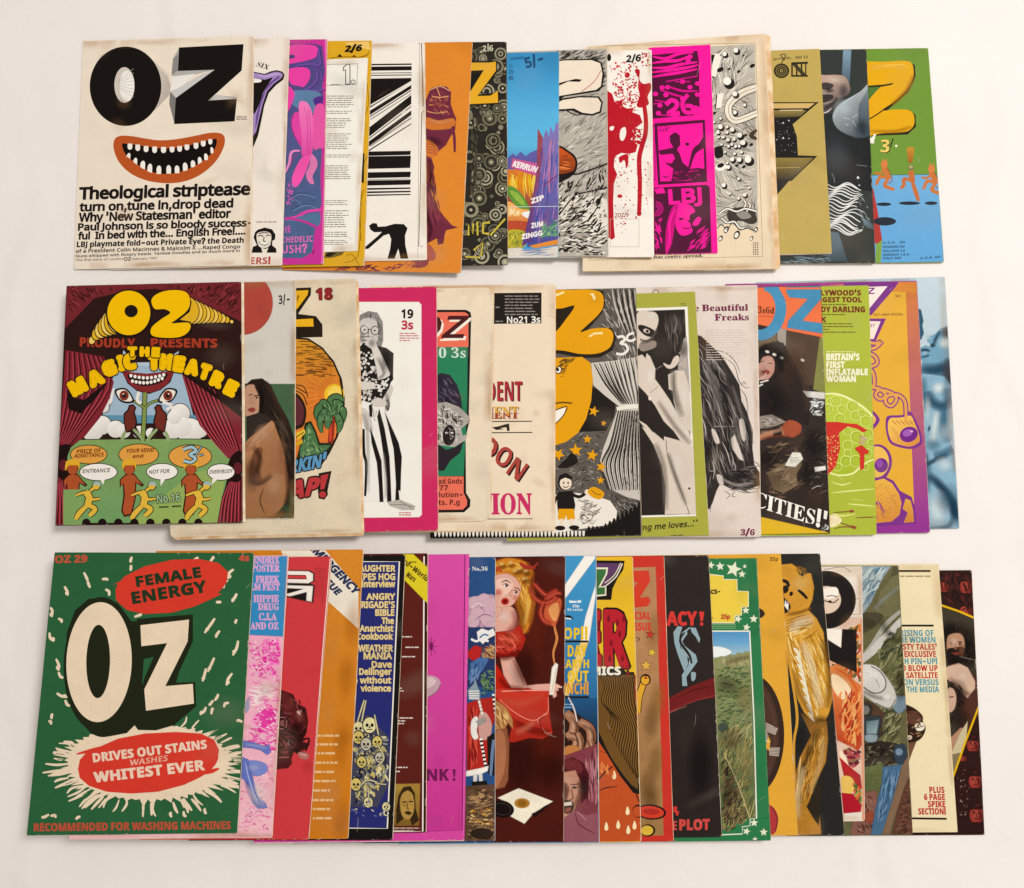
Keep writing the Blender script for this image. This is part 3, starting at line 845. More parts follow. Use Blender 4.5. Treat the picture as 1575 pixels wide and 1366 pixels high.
def ring(col, w, cx, cy, rx, ry=None, rot=0, a0=0, a1=360, n=None):
    ry = rx if ry is None else ry
    n = n or int(min(64, 12 + max(rx, ry) * 0.3))
    pts = epts(cx, cy, rx, ry, rot, n, a0, a1)
    if a1 - a0 >= 360:
        pts = pts + [pts[0], ]
    stroke(pts, w, col, sm=0)


def t(col, s, x0, y0, x1, y1, h, f='H', it=0.0, up=None, arc=0.0, a=None, out=None, ow=2.0, sh=None, so=(2, 2), track=0.0, lift=None):
    """a line of lettering whose baseline runs from (x0, y0) to (x1, y1), capitals h high; f: face; arc lifts its middle;
    out: colour of an outline ow wide; sh: colour of a drop shadow at so"""
    if sh:
        t(sh, s, x0 + so[0], y0 + so[1], x1 + so[0], y1 + so[1], h, f, it, up, arc, a, track=track)
    if out:
        for i in range(8):
            dx, dy = ow * math.cos(i * math.pi / 4), ow * math.sin(i * math.pi / 4)
            t(out, s, x0 + dx, y0 + dy, x1 + dx, y1 + dy, h, f, it, up, arc, a, track=track, lift=(cur.z + 0.5) * LAYER + i * 1.5e-7)
        cur.z += 1
    v, tris, wd = text_mesh(s, f, track)
    d = np.array([x1 - x0, y1 - y0], float)
    n = np.array([d[1], -d[0]]) / np.linalg.norm(d)
    u = n if up is None else np.array(up, float) / np.linalg.norm(up)
    sx = v[:, 0] / wd
    P = np.array([x0, y0]) + sx[:, None] * d + (v[:, 1] * h)[:, None] * u + (v[:, 1] * it * h)[:, None] * d / np.linalg.norm(d)
    if arc:
        P += (4 * arc * sx * (1 - sx))[:, None] * n
    if lift is None:
        cur.z += 1
        lift = cur.z * LAYER
    lf = lift
    cc = lin(col)
    a = cur.amp if a is None else a
    for tr in tris:
        _emit([tuple(P[i]) for i in tr], [cc] * 3, a, lf)


def scat(cols, n, region, ln, w, ang, dang=15, tap=0.8, curve=0.0, a=None):
    """n pen or brush strokes of the printed picture spread through a region"""
    R = cur.rnd
    pts = pairs(region)
    xs, ys = [q[0] for q in pts], [q[1] for q in pts]
    cur.z += 1
    base = cur.z * LAYER
    k = made = 0
    while made < n and k < n * 12:
        k += 1
        x, y = R.uniform(min(xs), max(xs)), R.uniform(min(ys), max(ys))
        if not pip(x, y, pts):
            continue
        an = math.radians((ang(x, y) if callable(ang) else ang) + R.uniform(-dang, dang))
        h = R.uniform(*ln) / 2
        dx, dy = math.cos(an) * h, math.sin(an) * h
        if k < n * 8 and not (pip(x - dx, y - dy, pts) and pip(x + dx, y + dy, pts)):
            continue
        made += 1
        cv = curve * h * R.uniform(-1, 1)
        q = [(x - dx, y - dy), (x - dx * .5, y - dy * .5), (x - dy * cv / max(h, 1), y + dx * cv / max(h, 1)), (x + dx * .5, y + dy * .5), (x + dx, y + dy)]
        if curve:
            q = q[::2]
        stroke(q, R.uniform(*w), R.choice(cols), tap, a, base + made * 2.5e-7, sm=1 if curve else 0)
    cur.z += int(made * 2.5e-7 / LAYER) + 1


def dots(cols, n, region, r, asp=1.0, a=None):
    R = cur.rnd
    pts = pairs(region)
    xs, ys = [q[0] for q in pts], [q[1] for q in pts]
    cur.z += 1
    base = cur.z * LAYER
    k = made = 0
    while made < n and k < n * 12:
        k += 1
        x, y = R.uniform(min(xs), max(xs)), R.uniform(min(ys), max(ys))
        if pip(x, y, pts):
            made += 1
            rr = R.uniform(*r)
            e(R.choice(cols), x, y, rr * R.uniform(1, asp), rr, R.uniform(0, 180), 10, a, base + made * 2.5e-7)
    cur.z += int(made * 2.5e-7 / LAYER) + 1


def star(col, x, y, r, rot=0, k=0.42, n=5, out=None, ow=2):
    if out:
        star(out, x, y, r + ow, rot, k, n)
    poly([(x + (r if i % 2 == 0 else r * k) * math.sin(math.radians(rot) + math.pi * i / n), y - (r if i % 2 == 0 else r * k) * math.cos(math.radians(rot) + math.pi * i / n)) for i in range(2 * n)], col)


def fine(col, x0, y0, x1, y1, rows, fill=0.85, h=0.5, ragged=0.4):
    """lines of print too small to read: rows of short word-length dashes"""
    R = cur.rnd
    cur.z += 1
    lf = cur.z * LAYER
    step = (y1 - y0) / rows
    for i in range(rows):
        y = y0 + step * (i + 0.5)
        x, xe = x0, x1 - R.random() ** 2 * ragged * (x1 - x0)
        while x < xe:
            wd = min(R.uniform(0.6, 3.2) * step, xe - x)
            _emit([(x, y - step * h / 2), (x + wd, y - step * h / 2), (x + wd, y + step * h / 2), (x, y + step * h / 2)], [lin(col)] * 4, cur.amp, lf)
            x += wd + step * (1 - fill) * 2.2


# ------------------------------------------------------------------ the white cloth everything lies on
def tablecloth():
    n = 330
    xs, ys = np.linspace(-0.95, 0.95, n), np.linspace(-0.85, 0.85, n)
    R = random.Random(4)
    waves = [(R.uniform(-9, 9), R.uniform(-9, 9), R.uniform(0, 6.3), R.uniform(0.0001, 0.0005)) for _ in range(14)]
    X, Y = np.meshgrid(xs, ys)
    Z = sum(A * np.sin(kx * X + ky * Y + ph) for kx, ky, ph, A in waves)
    # faint creases left from folding: (x, y, direction, length, height)
    for x, y, an, L, hh in ((-.42, .47, 80, .16, .0011), (-.22, .49, 95, .12, .0009), (.12, .5, 70, .1, .0008), (.56, .2, 84, .3, .001), (.6, -.1, 95, .3, .0012), (-.58, .05, 88, .35, .0009), (-.55, -.3, 100, .2, .001), (.35, -.49, 60, .12, .0011), (.43, -.48, 110, .14, .001), (-.1, -.5, 20, .3, .0008), (.55, -.42, 50, .2, .001), (-.4, -.5, 170, .2, .0008), (.02, .49, 10, .3, .0006)):
        c, s = math.cos(math.radians(an)), math.sin(math.radians(an))
        u, v = (X - x) * c + (Y - y) * s, -(X - x) * s + (Y - y) * c
        v = v + 0.012 * np.sin(u * 25 + x * 40)
        Z = Z + hh * np.exp(-(v / 0.011) ** 2 - (u / L) ** 4) - hh * 0.6 * np.exp(-((v - 0.02) / 0.013) ** 2 - (u / L) ** 4)
    Z = np.minimum(Z - 0.0016, -0.0001)
    V = [(float(x), float(y), float(z)) for x, y, z in zip(X.ravel(), Y.ravel(), Z.ravel())]
    Fc = []
    for j in range(n - 1):
        for i in range(n - 1):
            k = j * n + i
            Fc.append((k, k + 1, k + n + 1, k + n))
    m, nt, b = new_mat('white_cloth', 0.95, 0.05)
    geo = node(nt, 'ShaderNodeNewGeometry')
    n1 = node(nt, 'ShaderNodeTexNoise', i_Scale=7.0, i_Detail=6.0, i_Roughness=0.6)
    n2 = node(nt, 'ShaderNodeTexNoise', i_Scale=700.0, i_Detail=2.0)
    for q in (n1, n2):
        nt.links.new(geo.outputs['Position'], q.inputs['Vector'])
    r = node(nt, 'ShaderNodeValToRGB')
    r.color_ramp.elements[0].position, r.color_ramp.elements[1].position = 0.3, 0.7
    r.color_ramp.elements[0].color = (0.825, 0.81, 0.81, 1)
    r.color_ramp.elements[1].color = (0.865, 0.85, 0.85, 1)
    nt.links.new(n1.outputs[0], r.inputs[0])
    nt.links.new(r.outputs[0], b.inputs['Base Color'])
    ad = node(nt, 'ShaderNodeMath', operation='MULTIPLY_ADD')
    nt.links.new(n2.outputs[0], ad.inputs[0]); ad.inputs[1].default_value = 0.02
    nt.links.new(n1.outputs[0], ad.inputs[2])
    bp = node(nt, 'ShaderNodeBump', i_Strength=0.3, i_Distance=0.010)
    nt.links.new(ad.outputs[0], bp.inputs['Height'])
    nt.links.new(bp.outputs[0], b.inputs['Normal'])
    o = link('white_cloth_surface', V, Fc, [m])
    for f in o.data.polygons:
        f.use_smooth = True
    o['kind'] = 'structure'
    o['label'] = 'plain white cloth surface lying flat under all the magazines'


tablecloth()

K = '1a1512'       # printing black as it looks on old paper
W = 'efe4d6'
R1A, R1B, R1C = (100, 40, 300 / 1051), (370, 40, 300 / 1051), (640, 40, 300 / 1051)
R1D, R1E = (890, 40, 320 / 1121), (1170, 50, 300 / 1108)
GR = 'magazines fanned out in the top row'

# ---- green cover, runners under a yellow Z
mag('green and blue magazine with fat yellow Z above small running figures', [(1165, 78), (1427.5, 74), (1452, 403.5), (1180, 406)], '6b8c38', 2.0, GR)
view(*R1E)
grad('6da2c6', '5f9cc8', 800, 820, 800, 1300, 560, 812, 1000, 806, 1060, 1320, 560, 1320, a=.12)
l('3b5a3a', 3, 560, 812, 1000, 806, sm=0)
p('a83a34', 560, 860, 640, 890, 664, 1010, 690, 1180, 662, 1205, 640, 1190, 600, 1300, 560, 1300)
p('7c9a45', 655, 1205, 690, 1180, 682, 1310, 652, 1310)
for x, y, rx in ((700, 976, 42), (845, 970, 60), (968, 970, 36), (705, 1073, 64)):
    e('1d2530', x, y, rx, 10 if y < 1000 else 24)
# runners: body, bent legs, arms, head
for x, y, k in ((700, 775, 1), (968, 800, 1)):
    l('bd6f3c', 34, x, y - 10, x + 30, y + 60, tap=.1)
    l('bd6f3c', 22, x + 25, y + 60, x + 5, y + 95, x + 60, y + 118, tap=.3)
    l('bd6f3c', 20, x + 20, y + 55, x - 20, y + 45, x - 45, y + 92, tap=.3)
    l('bd6f3c', 14, x, y + 5, x - 25, y + 28, x - 55, y + 20, tap=.3)
    e('c87a44', x + 2, y - 25, 20, 22)
    l('7a3f22', 4, x + 18, y - 8, x + 48, y + 60, x + 25, y + 85)
    p('c87a44', x - 12, y - 40, x - 4, y - 62, x + 4, y - 42, x + 16, y - 60, x + 18, y - 36)
l('b9693a', 36, 853, 785, 862, 850, tap=.1)
l('b9693a', 26, 862, 850, 880, 905, 897, 958, tap=.4)
l('b9693a', 22, 850, 840, 815, 832, 812, 868, 795, 886, tap=.3)
e('6f6a45', 853, 766, 18, 16); e('a8a06a', 853, 764, 12, 9)
grad('b98434', '9c5a28', 850, 660, 850, 740, 830, 662, 850, 652, 872, 660, 862, 730, 848, 742, 838, 730, sm=1)
g('title_lettering')
p('2a210f', 560, 178, 835, 160, 876, 186, 880, 252, 836, 340, 720, 442, 845, 440, 880, 470, 882, 536, 835, 580, 560, 590, sm=0)
p('d8a12d', 560, 172, 700, 166, 820, 161, 858, 176, 868, 215, 864, 262, 830, 325, 760, 392, 690, 442, 760, 438, 835, 440, 868, 466, 872, 518, 850, 552, 810, 566, 700, 572, 560, 578, 560, 400, 560, 250, sm=1)
p('4f6d30', 560, 306, 640, 303, 692, 300, 655, 335, 612, 385, 560, 440)
sl('a87020', 40, 870, 240, 830, 330, 740, 415, al=.5); sl('a87020', 30, 620, 560, 760, 562, 860, 535, al=.5); sl('f0c860', 40, 620, 200, 740, 190, 820, 200, al=.5)
p('2a210f', 590, 304, 700, 296, 756, 286, 745, 298, 690, 308, 620, 312)
l('2a210f', 7, 618, 492, 660, 466, 700, 438)
l('e8b94a', 6, 700, 190, 800, 182, 836, 200)
g('price_lettering')
t('e2c269', '3', 680, 680, 730, 682, 72, 'B', sh='3a3110', so=(5, 4))
l('2d2612', 7, 736, 655, 752, 602); e('e8e0c0', 770, 645, 7)
g('picture')
for i in range(4):
    l('ece6da', 10, 612, 608 + i * 6, 636, 600 + i * 8, 652 - i * 3, 578 + i * 17, sm=0)
g('small_print')
for y, s in ((1200, 'U.S.A. $.50'), (1225, 'DENMARK Dkr'), (1248, 'HOLLAND 2.6'), (1270, 'GERMANY 1.8 m'), (1290, 'ITALY 400')):
    t('23405c', s, 694, y, 694 + 11.5 * len(s), y - 3, 13, 'H', a=.3)
t('23405c', 'U.S.A. 60', 905, 1288, 1020, 1280, 12, 'H', it=.2)

# ---- dark cover, bald head
mag('dark charcoal magazine with a bald grey head and white zebra stripes', [(1070, 80), (1332.6, 75.7), (1346.5, 405), (1085, 405)], '30332f', 2.2, GR, grain=.2, feather=6)
view(*R1E)
grad('7f96a4', '4a5a66', 490, 95, 480, 280, 472, 90, 512, 90, 503, 280, 462, 280, a=.25)
grad('26292a', '17191a', 360, 500, 600, 500, 330, 440, 620, 560, 640, 900, 380, 860, a=.3)
grad('b89a8a', '4c4a4a', 400, 250, 470, 400, 300, 262, 372, 246, 470, 250, 502, 300, 498, 345, 450, 375, 420, 420, 385, 455, 350, 465, 300, 470, sm=1, a=.35)
p('3d3532', 340, 296, 372, 288, 410, 300, 388, 320, 350, 318, sm=1)
p('332d2c', 340, 362, 400, 356, 408, 372, 370, 392, 340, 396, sm=1)
l('8f7d74', 7, 345, 330, 380, 340, 400, 352); l('9a8a80', 5, 345, 404, 390, 398, 424, 384)
l('d8c6b8', 6, 345, 460, 380, 450, 402, 430, tap=.7)
grad('a9aeae', '3c454c', 440, 380, 590, 560, 625, 305, 560, 345, 470, 395, 424, 438, 412, 490, 440, 545, 500, 580, 560, 596, 620, 560, sm=1, a=.2)
grad('6d7a80', '39434b', 600, 330, 560, 560, 630, 320, 600, 350, 560, 430, 570, 540, 590, 585, 640, 560, sm=1, a=.2)
for q in ((520, 485, 552, 464), (468, 484, 505, 492), (522, 500, 544, 540), (480, 520, 500, 528)):
    l('bcc4c6', 7, *q, tap=.6)
l('c6cccc', 4, 414, 490, 440, 430, 500, 380, 600, 318, tap=.8)
l('757f84', 10, 545, 752, 605, 760, tap=.7)
e('d5d8d8', 553, 825, 7); e('aab0b0', 560, 868, 5)
so('d8c0b0', 420, 270, 60, 26, 10, .7); so('17181a', 390, 330, 34, 18, 0, .6); so('2a2a2c', 470, 330, 34, 50, 0, .5); sl('1c1e20', 34, 345, 440, 400, 410, 440, 370, al=.6); so('c8d0d0', 470, 430, 60, 60, -30, .5); so('2c343a', 570, 540, 50, 60, 0, .6); so('5c6a72', 440, 700, 90, 120, 0, .2)
# wavy stripes
for i in range(19):
    y = 862 + i * 14.5
    x1 = 560 + cur.rnd.uniform(-20, 24)
    ph = i * .55
    pts = []
    for j in range(9):
        s = j / 8
        pts += [382 + (x1 - 382) * s, y + 16 * math.sin(s * 7 + ph) - 22 * s * math.sin(i * .33) + 12 * s]
    l('dcd9d2', cur.rnd.uniform(5, 9), *pts, tap=.5)
scat(['8f9496', '55595b'], 30, (540, 900, 585, 900, 640, 1110, 580, 1130), (12, 40), (3, 6), 35, 30)
grad('5c6b72', '3b464c', 420, 1150, 470, 1300, 380, 1130, 440, 1140, 490, 1300, 380, 1300, a=.45)
grad('7a8890', '4b565c', 560, 1040, 640, 1100, 575, 1050, 625, 1085, 640, 1120, 590, 1092, a=.3)
scat(['6f8088', '8a979c', '3c474d'], 60, (100, 1265, 400, 1255, 460, 1320, 100, 1320), (20, 70), (2, 5), 5, 8)

# ---- gold cover
mag('matt gold magazine with a black star shape full of tiny stars', [(1000, 84), (1260.7, 75.2), (1279.5, 389), (1012, 395)], 'b79e59', 2.6, GR, fan=1.2, fandir=(0.3, -1), grain=.12)
view(*R1E)
P_ = [(60, 396), (330, 396), (248, 470), (182, 522), (205, 590), (212, 698), (322, 702), (240, 780), (178, 842), (160, 845), (130, 880), (90, 925), (60, 925)]
poly(P_, '191613')
grad('8f7a45', '3a3120', 150, 445, 150, 490, 60, 442, 258, 442, 225, 478, 60, 486)
p('caa96b', 60, 403, 308, 402, 272, 430, 60, 432); p('241d12', 108, 433, 252, 433, 246, 438, 108, 438)
p('c9b48a', 108, 440, 240, 438, 236, 444, 108, 446)
grad('8d783f', '2a2317', 150, 715, 150, 830, 60, 712, 300, 712, 236, 776, 170, 836, 60, 838)
l('b09656', 4, 60, 770, 225, 766, sm=0)
p('b79e59', 182, 522, 205, 590, 212, 698, 335, 698, 335, 390)
p('191613', 182, 522, 330, 396, 326, 392, 178, 516)
for x, y, r in ((128, 514, 7), (160, 500, 6), (128, 600, 8), (160, 602, 5), (92, 608, 4), (118, 640, 2), (150, 560, 2), (110, 560, 2), (175, 640, 2), (140, 670, 2)):
    star('e9eef0', x, y, r, 10, .35, 4)
dots(['b9c4cc'], 26, (90, 490, 180, 490, 205, 690, 90, 690), (1, 1.8))
g('title_lettering')
e('2a2416', 118, 218, 44, 42); ring('8d7a45', 4, 118, 218, 31, 30); ring('8d7a45', 3, 118, 218, 20, 19); e('b79e59', 118, 218, 9); e('2a2416', 118, 218, 5)
for x in (178, 205, 232, 256):
    l('2a2416', 9 if x < 250 else 7, x, 178, x, 250, sm=0)
p('3a3220', 174, 176, 200, 176, 268, 250, 240, 250); p('2a2416', 174, 170, 268, 166, 268, 178, 174, 182); p('2a2416', 174, 242, 268, 242, 268, 252, 174, 252)
l('2a2416', 5, 118, 176, 128, 150, 112, 130, 140, 124, 132, 160)
g('price_lettering')
t('453a20', 'price 3s.', 74, 158, 176, 150, 14, 'B'); t('453a20', 'NO 12', 200, 150, 268, 147, 16, 'B')

# ---- big cream issue with swirls
mag('thick cream magazine with black and white swirls and floating spheres', [(901, 71.5), (1177, 51.5), (1192.5, 413.5), (896, 417.5)], 'e3cdae', 3.4, GR, pages=9, aged=True, fan=7.0, fandir=(1.0, -0.12), round_=.003, grain=.1)
view(*R1D)
box('8f806a', 2.5, 60, 108, 952, 92, 992, 1242, 60, 1262)
A_ = (700, 112, 948, 98, 968, 1060, 960, 1080, 900, 1095, 860, 1085, 800, 1060, 760, 1080, 740, 1060, 700, 1060)
p('b7ae9f', *A_, a=.15)
R_ = cur.rnd
flow = lambda x, y: 60 * math.sin(x * .012 + y * .006) + 25 * math.sin(y * .017) - 15
scat(['6d665c', '8d867a', '4a443c', '918a80'], 330, A_, (40, 120), (2, 5), flow, 10, .9, .25)
scat(['e9dfcd', 'd6cbb8'], 150, A_, (40, 110), (2, 6), flow, 10, .9, .25)
# ribbon curls
l('e8dcc6', 40, 960, 330, 880, 360, 810, 420, 808, 480, 850, 510, 960, 470, tap=.3); l('4a443c', 4, 955, 310, 870, 340, 795, 412, 792, 486, 846, 530, 960, 492); l('4a443c', 4, 955, 356, 890, 382, 832, 430, 832, 474, 860, 490, 960, 448)
l('716a5f', 3, 955, 333, 880, 362, 815, 420, 812, 478, 850, 508, 960, 468)
l('2a2521', 26, 960, 560, 930, 590, 960, 610, tap=.6); l('8d867a', 10, 880, 560, 930, 540, 950, 560)
p('3a342e', 800, 1010, 830, 985, 900, 975, 945, 1000, 962, 1050, 930, 1068, 870, 1050, 830, 1060, 806, 1045, sm=1); p('8d867a', 850, 1010, 900, 1000, 930, 1030, 880, 1040, sm=1)
for q in ((770, 1035, 800, 1060, 840, 1055, 870, 1090, 910, 1085, 950, 1100), (880, 1000, 900, 960, 890, 940), (905, 1000, 925, 970, 915, 955), (760, 1010, 800, 985, 850, 1000, 900, 985, 960, 1000)):
    l(K, 16, *q); l('efe6d6', 8, *q)
for q in ((722, 150, 752, 148, 770, 170, 738, 276, 716, 270), (748, 366, 782, 362, 768, 440, 740, 446)):
    p(K, *[c + (5 if i % 2 else -6) for i, c in enumerate(q)]); p('ece2d0', *q)
p(K, 712, 160, 735, 152, 715, 225); p(K, 730, 660, 770, 650, 778, 700, 740, 712, sm=1)
balls = [(848, 133, 16), (787, 153, 14), (803, 300, 26), (843, 368, 16), (895, 428, 9), (843, 468, 12), (765, 500, 8), (730, 520, 7), (765, 545, 15), (800, 545, 10), (828, 560, 14), (868, 590, 17), (886, 630, 17), (800, 575, 10), (780, 600, 10), (752, 575, 10), (805, 615, 12), (838, 612, 10), (845, 650, 11), (826, 640, 9), (808, 650, 9), (828, 720, 14), (866, 722, 15), (914, 722, 22), (840, 690, 9), (878, 682, 9), (800, 740, 8), (806, 762, 13), (755, 600, 8), (770, 640, 8), (790, 680, 7), (865, 650, 9), (782, 860, 13), (862, 825, 9), (895, 912, 12), (862, 930, 9), (920, 874, 7), (815, 905, 7)]
for x, y, r in balls:
    e(K, x + r * .35, y + r * .45, r * 1.15, n=12); e('f0e8da', x - r * .1, y - r * .1, r * .82, n=12)
for x, y, r in ((763, 236, 15), (812, 232, 7), (862, 246, 8), (936, 215, 12), (888, 160, 6), (898, 590, 9), (930, 640, 9), (852, 752, 8), (890, 760, 9), (770, 700, 8), (730, 470, 9)):
    e(K, x, y, r * 1.3, r * .8, -25, 12)
e('efe6d6', 765, 760, 30, 22, -20); e(K, 765, 752, 20, 12, -20)
# drips on the bare paper
for x, y, r in ((795, 1098, 18), (852, 1126, 22), (765, 1145, 15), (932, 1145, 12), (955, 1098, 14)):
    e(K, x, y, r * .7, r * 1.1, 25); e('efe6d6', x - 2, y + 2, r * .45, r * .7, 25)
l(K, 4, 745, 1092, 770, 1070, 800, 1098, 830, 1060, 870, 1100, 910, 1085, 960, 1110)
g('small_print')
for x in (942, 953, 964):
    for y in range(1166, 1238, 12):
        l('6d604e', 5, x, y, x + 1, y + 7, sm=0)
t(K, 'bae centre spread.', 404, 1252, 668, 1244, 15, 'S', it=.25)

# ---- narrow pink sheet
mag('hot pink magazine with maroon comic panels headed LBJ', [(998, 73.5), (1092.7, 68.5), (1104, 389.5), (985, 392)], 'f02a92', 1.6, GR, pages=4)
view(*R1D)
M_ = '4c1030'
p(M_, 380, 158, 640, 134, 648, 190, 652, 470, 640, 480, 400, 500)
for q in ((400, 165, 470, 175, 540, 150, 620, 142), (395, 200, 470, 190, 540, 185, 600, 160), (395, 225, 470, 225, 560, 205, 640, 195), (395, 250, 480, 240, 580, 225, 645, 210), (398, 275, 470, 262, 560, 248, 640, 232)):
    l('f02a92', 17, *q, tap=.6)
for x, y in ((600, 165), (590, 185), (640, 310), (640, 370), (470, 372), (450, 332), (414, 366), (600, 330), (438, 428), (560, 300), (430, 470), (520, 490), (480, 330), (560, 390)):
    e('f02a92', x, y, 14, 12)
for q in ((470, 300, 640, 270), (480, 325, 560, 350, 640, 350), (440, 345, 520, 372, 560, 380), (520, 300, 600, 300), (400, 420, 450, 415), (410, 400, 470, 410), (440, 480, 560, 488)):
    l('d02080', 12, *q, tap=.5)
l('f02a92', 24, 470, 425, 500, 400, 530, 415, 520, 445, 480, 475, 545, 470); l('f02a92', 22, 590, 370, 560, 410, 570, 460, 610, 465, 612, 435, 575, 430); e('f02a92', 630, 455, 24, 26)
# middle panel
p(M_, 408, 525, 680, 505, 692, 840, 428, 856); p('f02a92', 424, 542, 668, 522, 680, 830, 440, 838)
p(M_, 490, 592, 520, 572, 545, 590, 548, 640, 530, 665, 545, 690, 560, 735, 600, 770, 590, 830, 500, 836, 510, 770, 460, 735, 490, 740, 520, 715, 508, 690, 440, 695, 430, 672, 510, 655, 492, 625, sm=0)
p(M_, 672, 600, 680, 650, 630, 690, 600, 770, 585, 790, 600, 720, 615, 665, 650, 632, sm=1)
e(M_, 585, 637, 11, 9); p(M_, 590, 830, 600, 770, 640, 765, 680, 770, 684, 835)
p('f02a92', 470, 700, 500, 690, 512, 720, 495, 740, sm=1); scat(['c01c74', M_], 40, (440, 790, 680, 770, 684, 832, 442, 838), (10, 30), (3, 6), 0, 20)
scat(['8a1656'], 25, (424, 542, 500, 536, 500, 570, 424, 575), (10, 20), (2, 4), 0, 40)
# bottom panel
p(M_, 405, 872, 690, 856, 706, 870, 716, 1225, 408, 1232)
p('f02a92', 405, 880, 455, 870, 468, 900, 420, 905); p('f02a92', 540, 960, 600, 965, 628, 1000, 600, 1020, 600, 1060, 612, 1110, 560, 1130, 530, 1100, 520, 1040, sm=1)
p('c01c74', 500, 985, 535, 965, 520, 1060, 500, 1180, 470, 1225, 470, 1100, sm=1); l('f02a92', 14, 520, 985, 490, 1060, 490, 1160, 470, 1210, tap=.6)
scat(['f02a92', 'd02080'], 36, (640, 1090, 712, 1050, 716, 1220, 560, 1225), (30, 70), (5, 9), -40, 18)
scat(['f02a92'], 22, (408, 1040, 450, 1010, 466, 1180, 410, 1222), (15, 40), (6, 11), 60, 30)
for r in (14, 26, 38):
    ring('d02080', 6, 415, 985, r, r, 0, -90, 100, 10)
e(M_, 552, 1040, 14, 6, -10); e(M_, 600, 1052, 13, 6, 5); l(M_, 5, 560, 1088, 590, 1092, 608, 1084); p('f02a92', 640, 1030, 660, 1040, 640, 1075, 612, 1070, sm=1)
box(M_, 3, 400, 540, 412, 830)
g('headline_lettering')
t('f02a92', 'LBJ', 488, 962, 664, 950, 80, 'H', out='f02a92', ow=2)

# ---- white cover splattered with red
mag('white magazine splattered with dark red drips, marked 2/6', [(735, 84), (1002, 76.5), (1005.8, 395.3), (740, 397)], 'efe5d8', 1.8, GR)
view(*R1D)
RD = 'b3222c'
p(RD, 140, 340, 180, 365, 195, 410, 240, 395, 232, 430, 262, 445, 300, 440, 290, 465, 330, 480, 345, 520, 320, 540, 290, 560, 300, 590, 280, 610, 300, 628, 318, 640, 308, 680, 270, 690, 230, 684, 200, 700, 185, 740, 140, 740)
p('efe5d8', 226, 560, 250, 545, 256, 580, 240, 618, 222, 606, sm=1); p('efe5d8', 168, 545, 190, 540, 186, 560, 170, 562, sm=1)
p(RD, 150, 690, 195, 690, 190, 760, 208, 800, 190, 850, 186, 950, 190, 1080, 196, 1140, 178, 1152, 160, 1140, 150, 900)
p(RD, 302, 240, 320, 232, 330, 245, 328, 290, 350, 312, 385, 308, 390, 340, 372, 380, 378, 420, 350, 436, 326, 440, 312, 425, 328, 380, 320, 330, 322, 280, sm=1)
l(RD, 26, 352, 420, 362, 500, 360, 580, 340, 650, 326, 720, 330, 850, 326, 1000, tap=.15); e(RD, 326, 1010, 13, 15)
p(RD, 220, 705, 262, 690, 268, 720, 262, 760, 254, 764, 250, 730, 240, 724, 228, 738, 218, 725, sm=1)
e(RD, 262, 265, 14, 16, 20); e(RD, 222, 917, 14, 10, 0); e(RD, 232, 345, 12, 6); e(RD, 216, 330, 10, 6, 30)
ring(RD, 5, 300, 390, 26, 20); ring(RD, 4, 258, 400, 18, 12); ring(RD, 4, 222, 372, 22, 12)
dots([RD, 'c8474a'], 160, (165, 200, 330, 180, 330, 470, 200, 440), (1.5, 5.5), 1.8)
dots([RD, 'c8474a'], 120, (190, 700, 380, 640, 380, 1000, 200, 1140), (1, 4), 1.6)
dots([RD], 60, (290, 540, 345, 560, 330, 640, 290, 630), (2, 7), 1.8); dots([RD], 30, (330, 140, 385, 140, 385, 215, 340, 215), (2, 5))
box('b9a898', 2, 170, 1040, 325, 1190)
g('price_lettering')
t(K, '2/6', 256, 196, 334, 190, 36, 'H', it=.12, out=K, ow=1.2); e(K, 164, 170, 11, 20)
t('a05a50', 'ZOZ/9', 196, 1032, 270, 1028, 22, 'H')

# ---- engraved rocks, cream bubble letter
mag('grey engraved rock-face magazine with a cream bubble letter and orange boulder', [(668, 84), (933.5, 74.8), (935.6, 393.8), (668, 396)], 'b3aa9c', 1.9, GR)
view(*R1C)
A_ = (750, 120, 1030, 120, 1040, 1240, 750, 1240)
scat(['6b645b', '544d45', '857d72'], 420, A_, (25, 80), (2, 5), lambda x, y: -32 + 14 * math.sin(y * .02), 14)
scat(['ded4c4', 'cabfae'], 220, (750, 400, 1030, 380, 1040, 1240, 750, 1240), (20, 60), (2, 6), lambda x, y: -32 + 18 * math.sin(y * .02), 18)
scat([K, '2d2722'], 210, (750, 120, 1030, 120, 1030, 360, 750, 210), (20, 50), (2, 5), -28, 12)
p('e0d6c6', 900, 940, 980, 920, 1035, 960, 1035, 1100, 960, 1120, 900, 1060, sm=1); p('d9cebd', 770, 980, 850, 920, 880, 930, 830, 1000, 790, 1040, sm=1)
scat([K, '2d2722'], 220, (760, 840, 1030, 760, 1040, 1240, 760, 1240), (10, 70), (4, 13), lambda x, y: 20 * math.sin(x * .03) - 50 + (y - 900) * .15, 26)
scat(['ece3d3', 'd8cdbb'], 120, (760, 900, 1030, 880, 1040, 1230, 760, 1230), (14, 50), (4, 10), lambda x, y: -55 + (y - 900) * .2, 24)
l(K, 8, 760, 800, 850, 800, 900, 790, 1035, 740); l(K, 7, 770, 1020, 850, 920, 920, 895, 1040, 870); l('3a342e', 6, 800, 450, 860, 480, 900, 470)
for x, y in ((985, 770), (950, 830), (930, 800), (1000, 810)):
    l(K, 7, x, y, x + 8, y - 50, tap=.6); l(K, 5, x, y - 15, x + 22, y - 34, tap=.6)
p(K, 760, 655, 820, 672, 862, 710, 868, 760, 850, 800, 800, 832, 760, 832, sm=1)
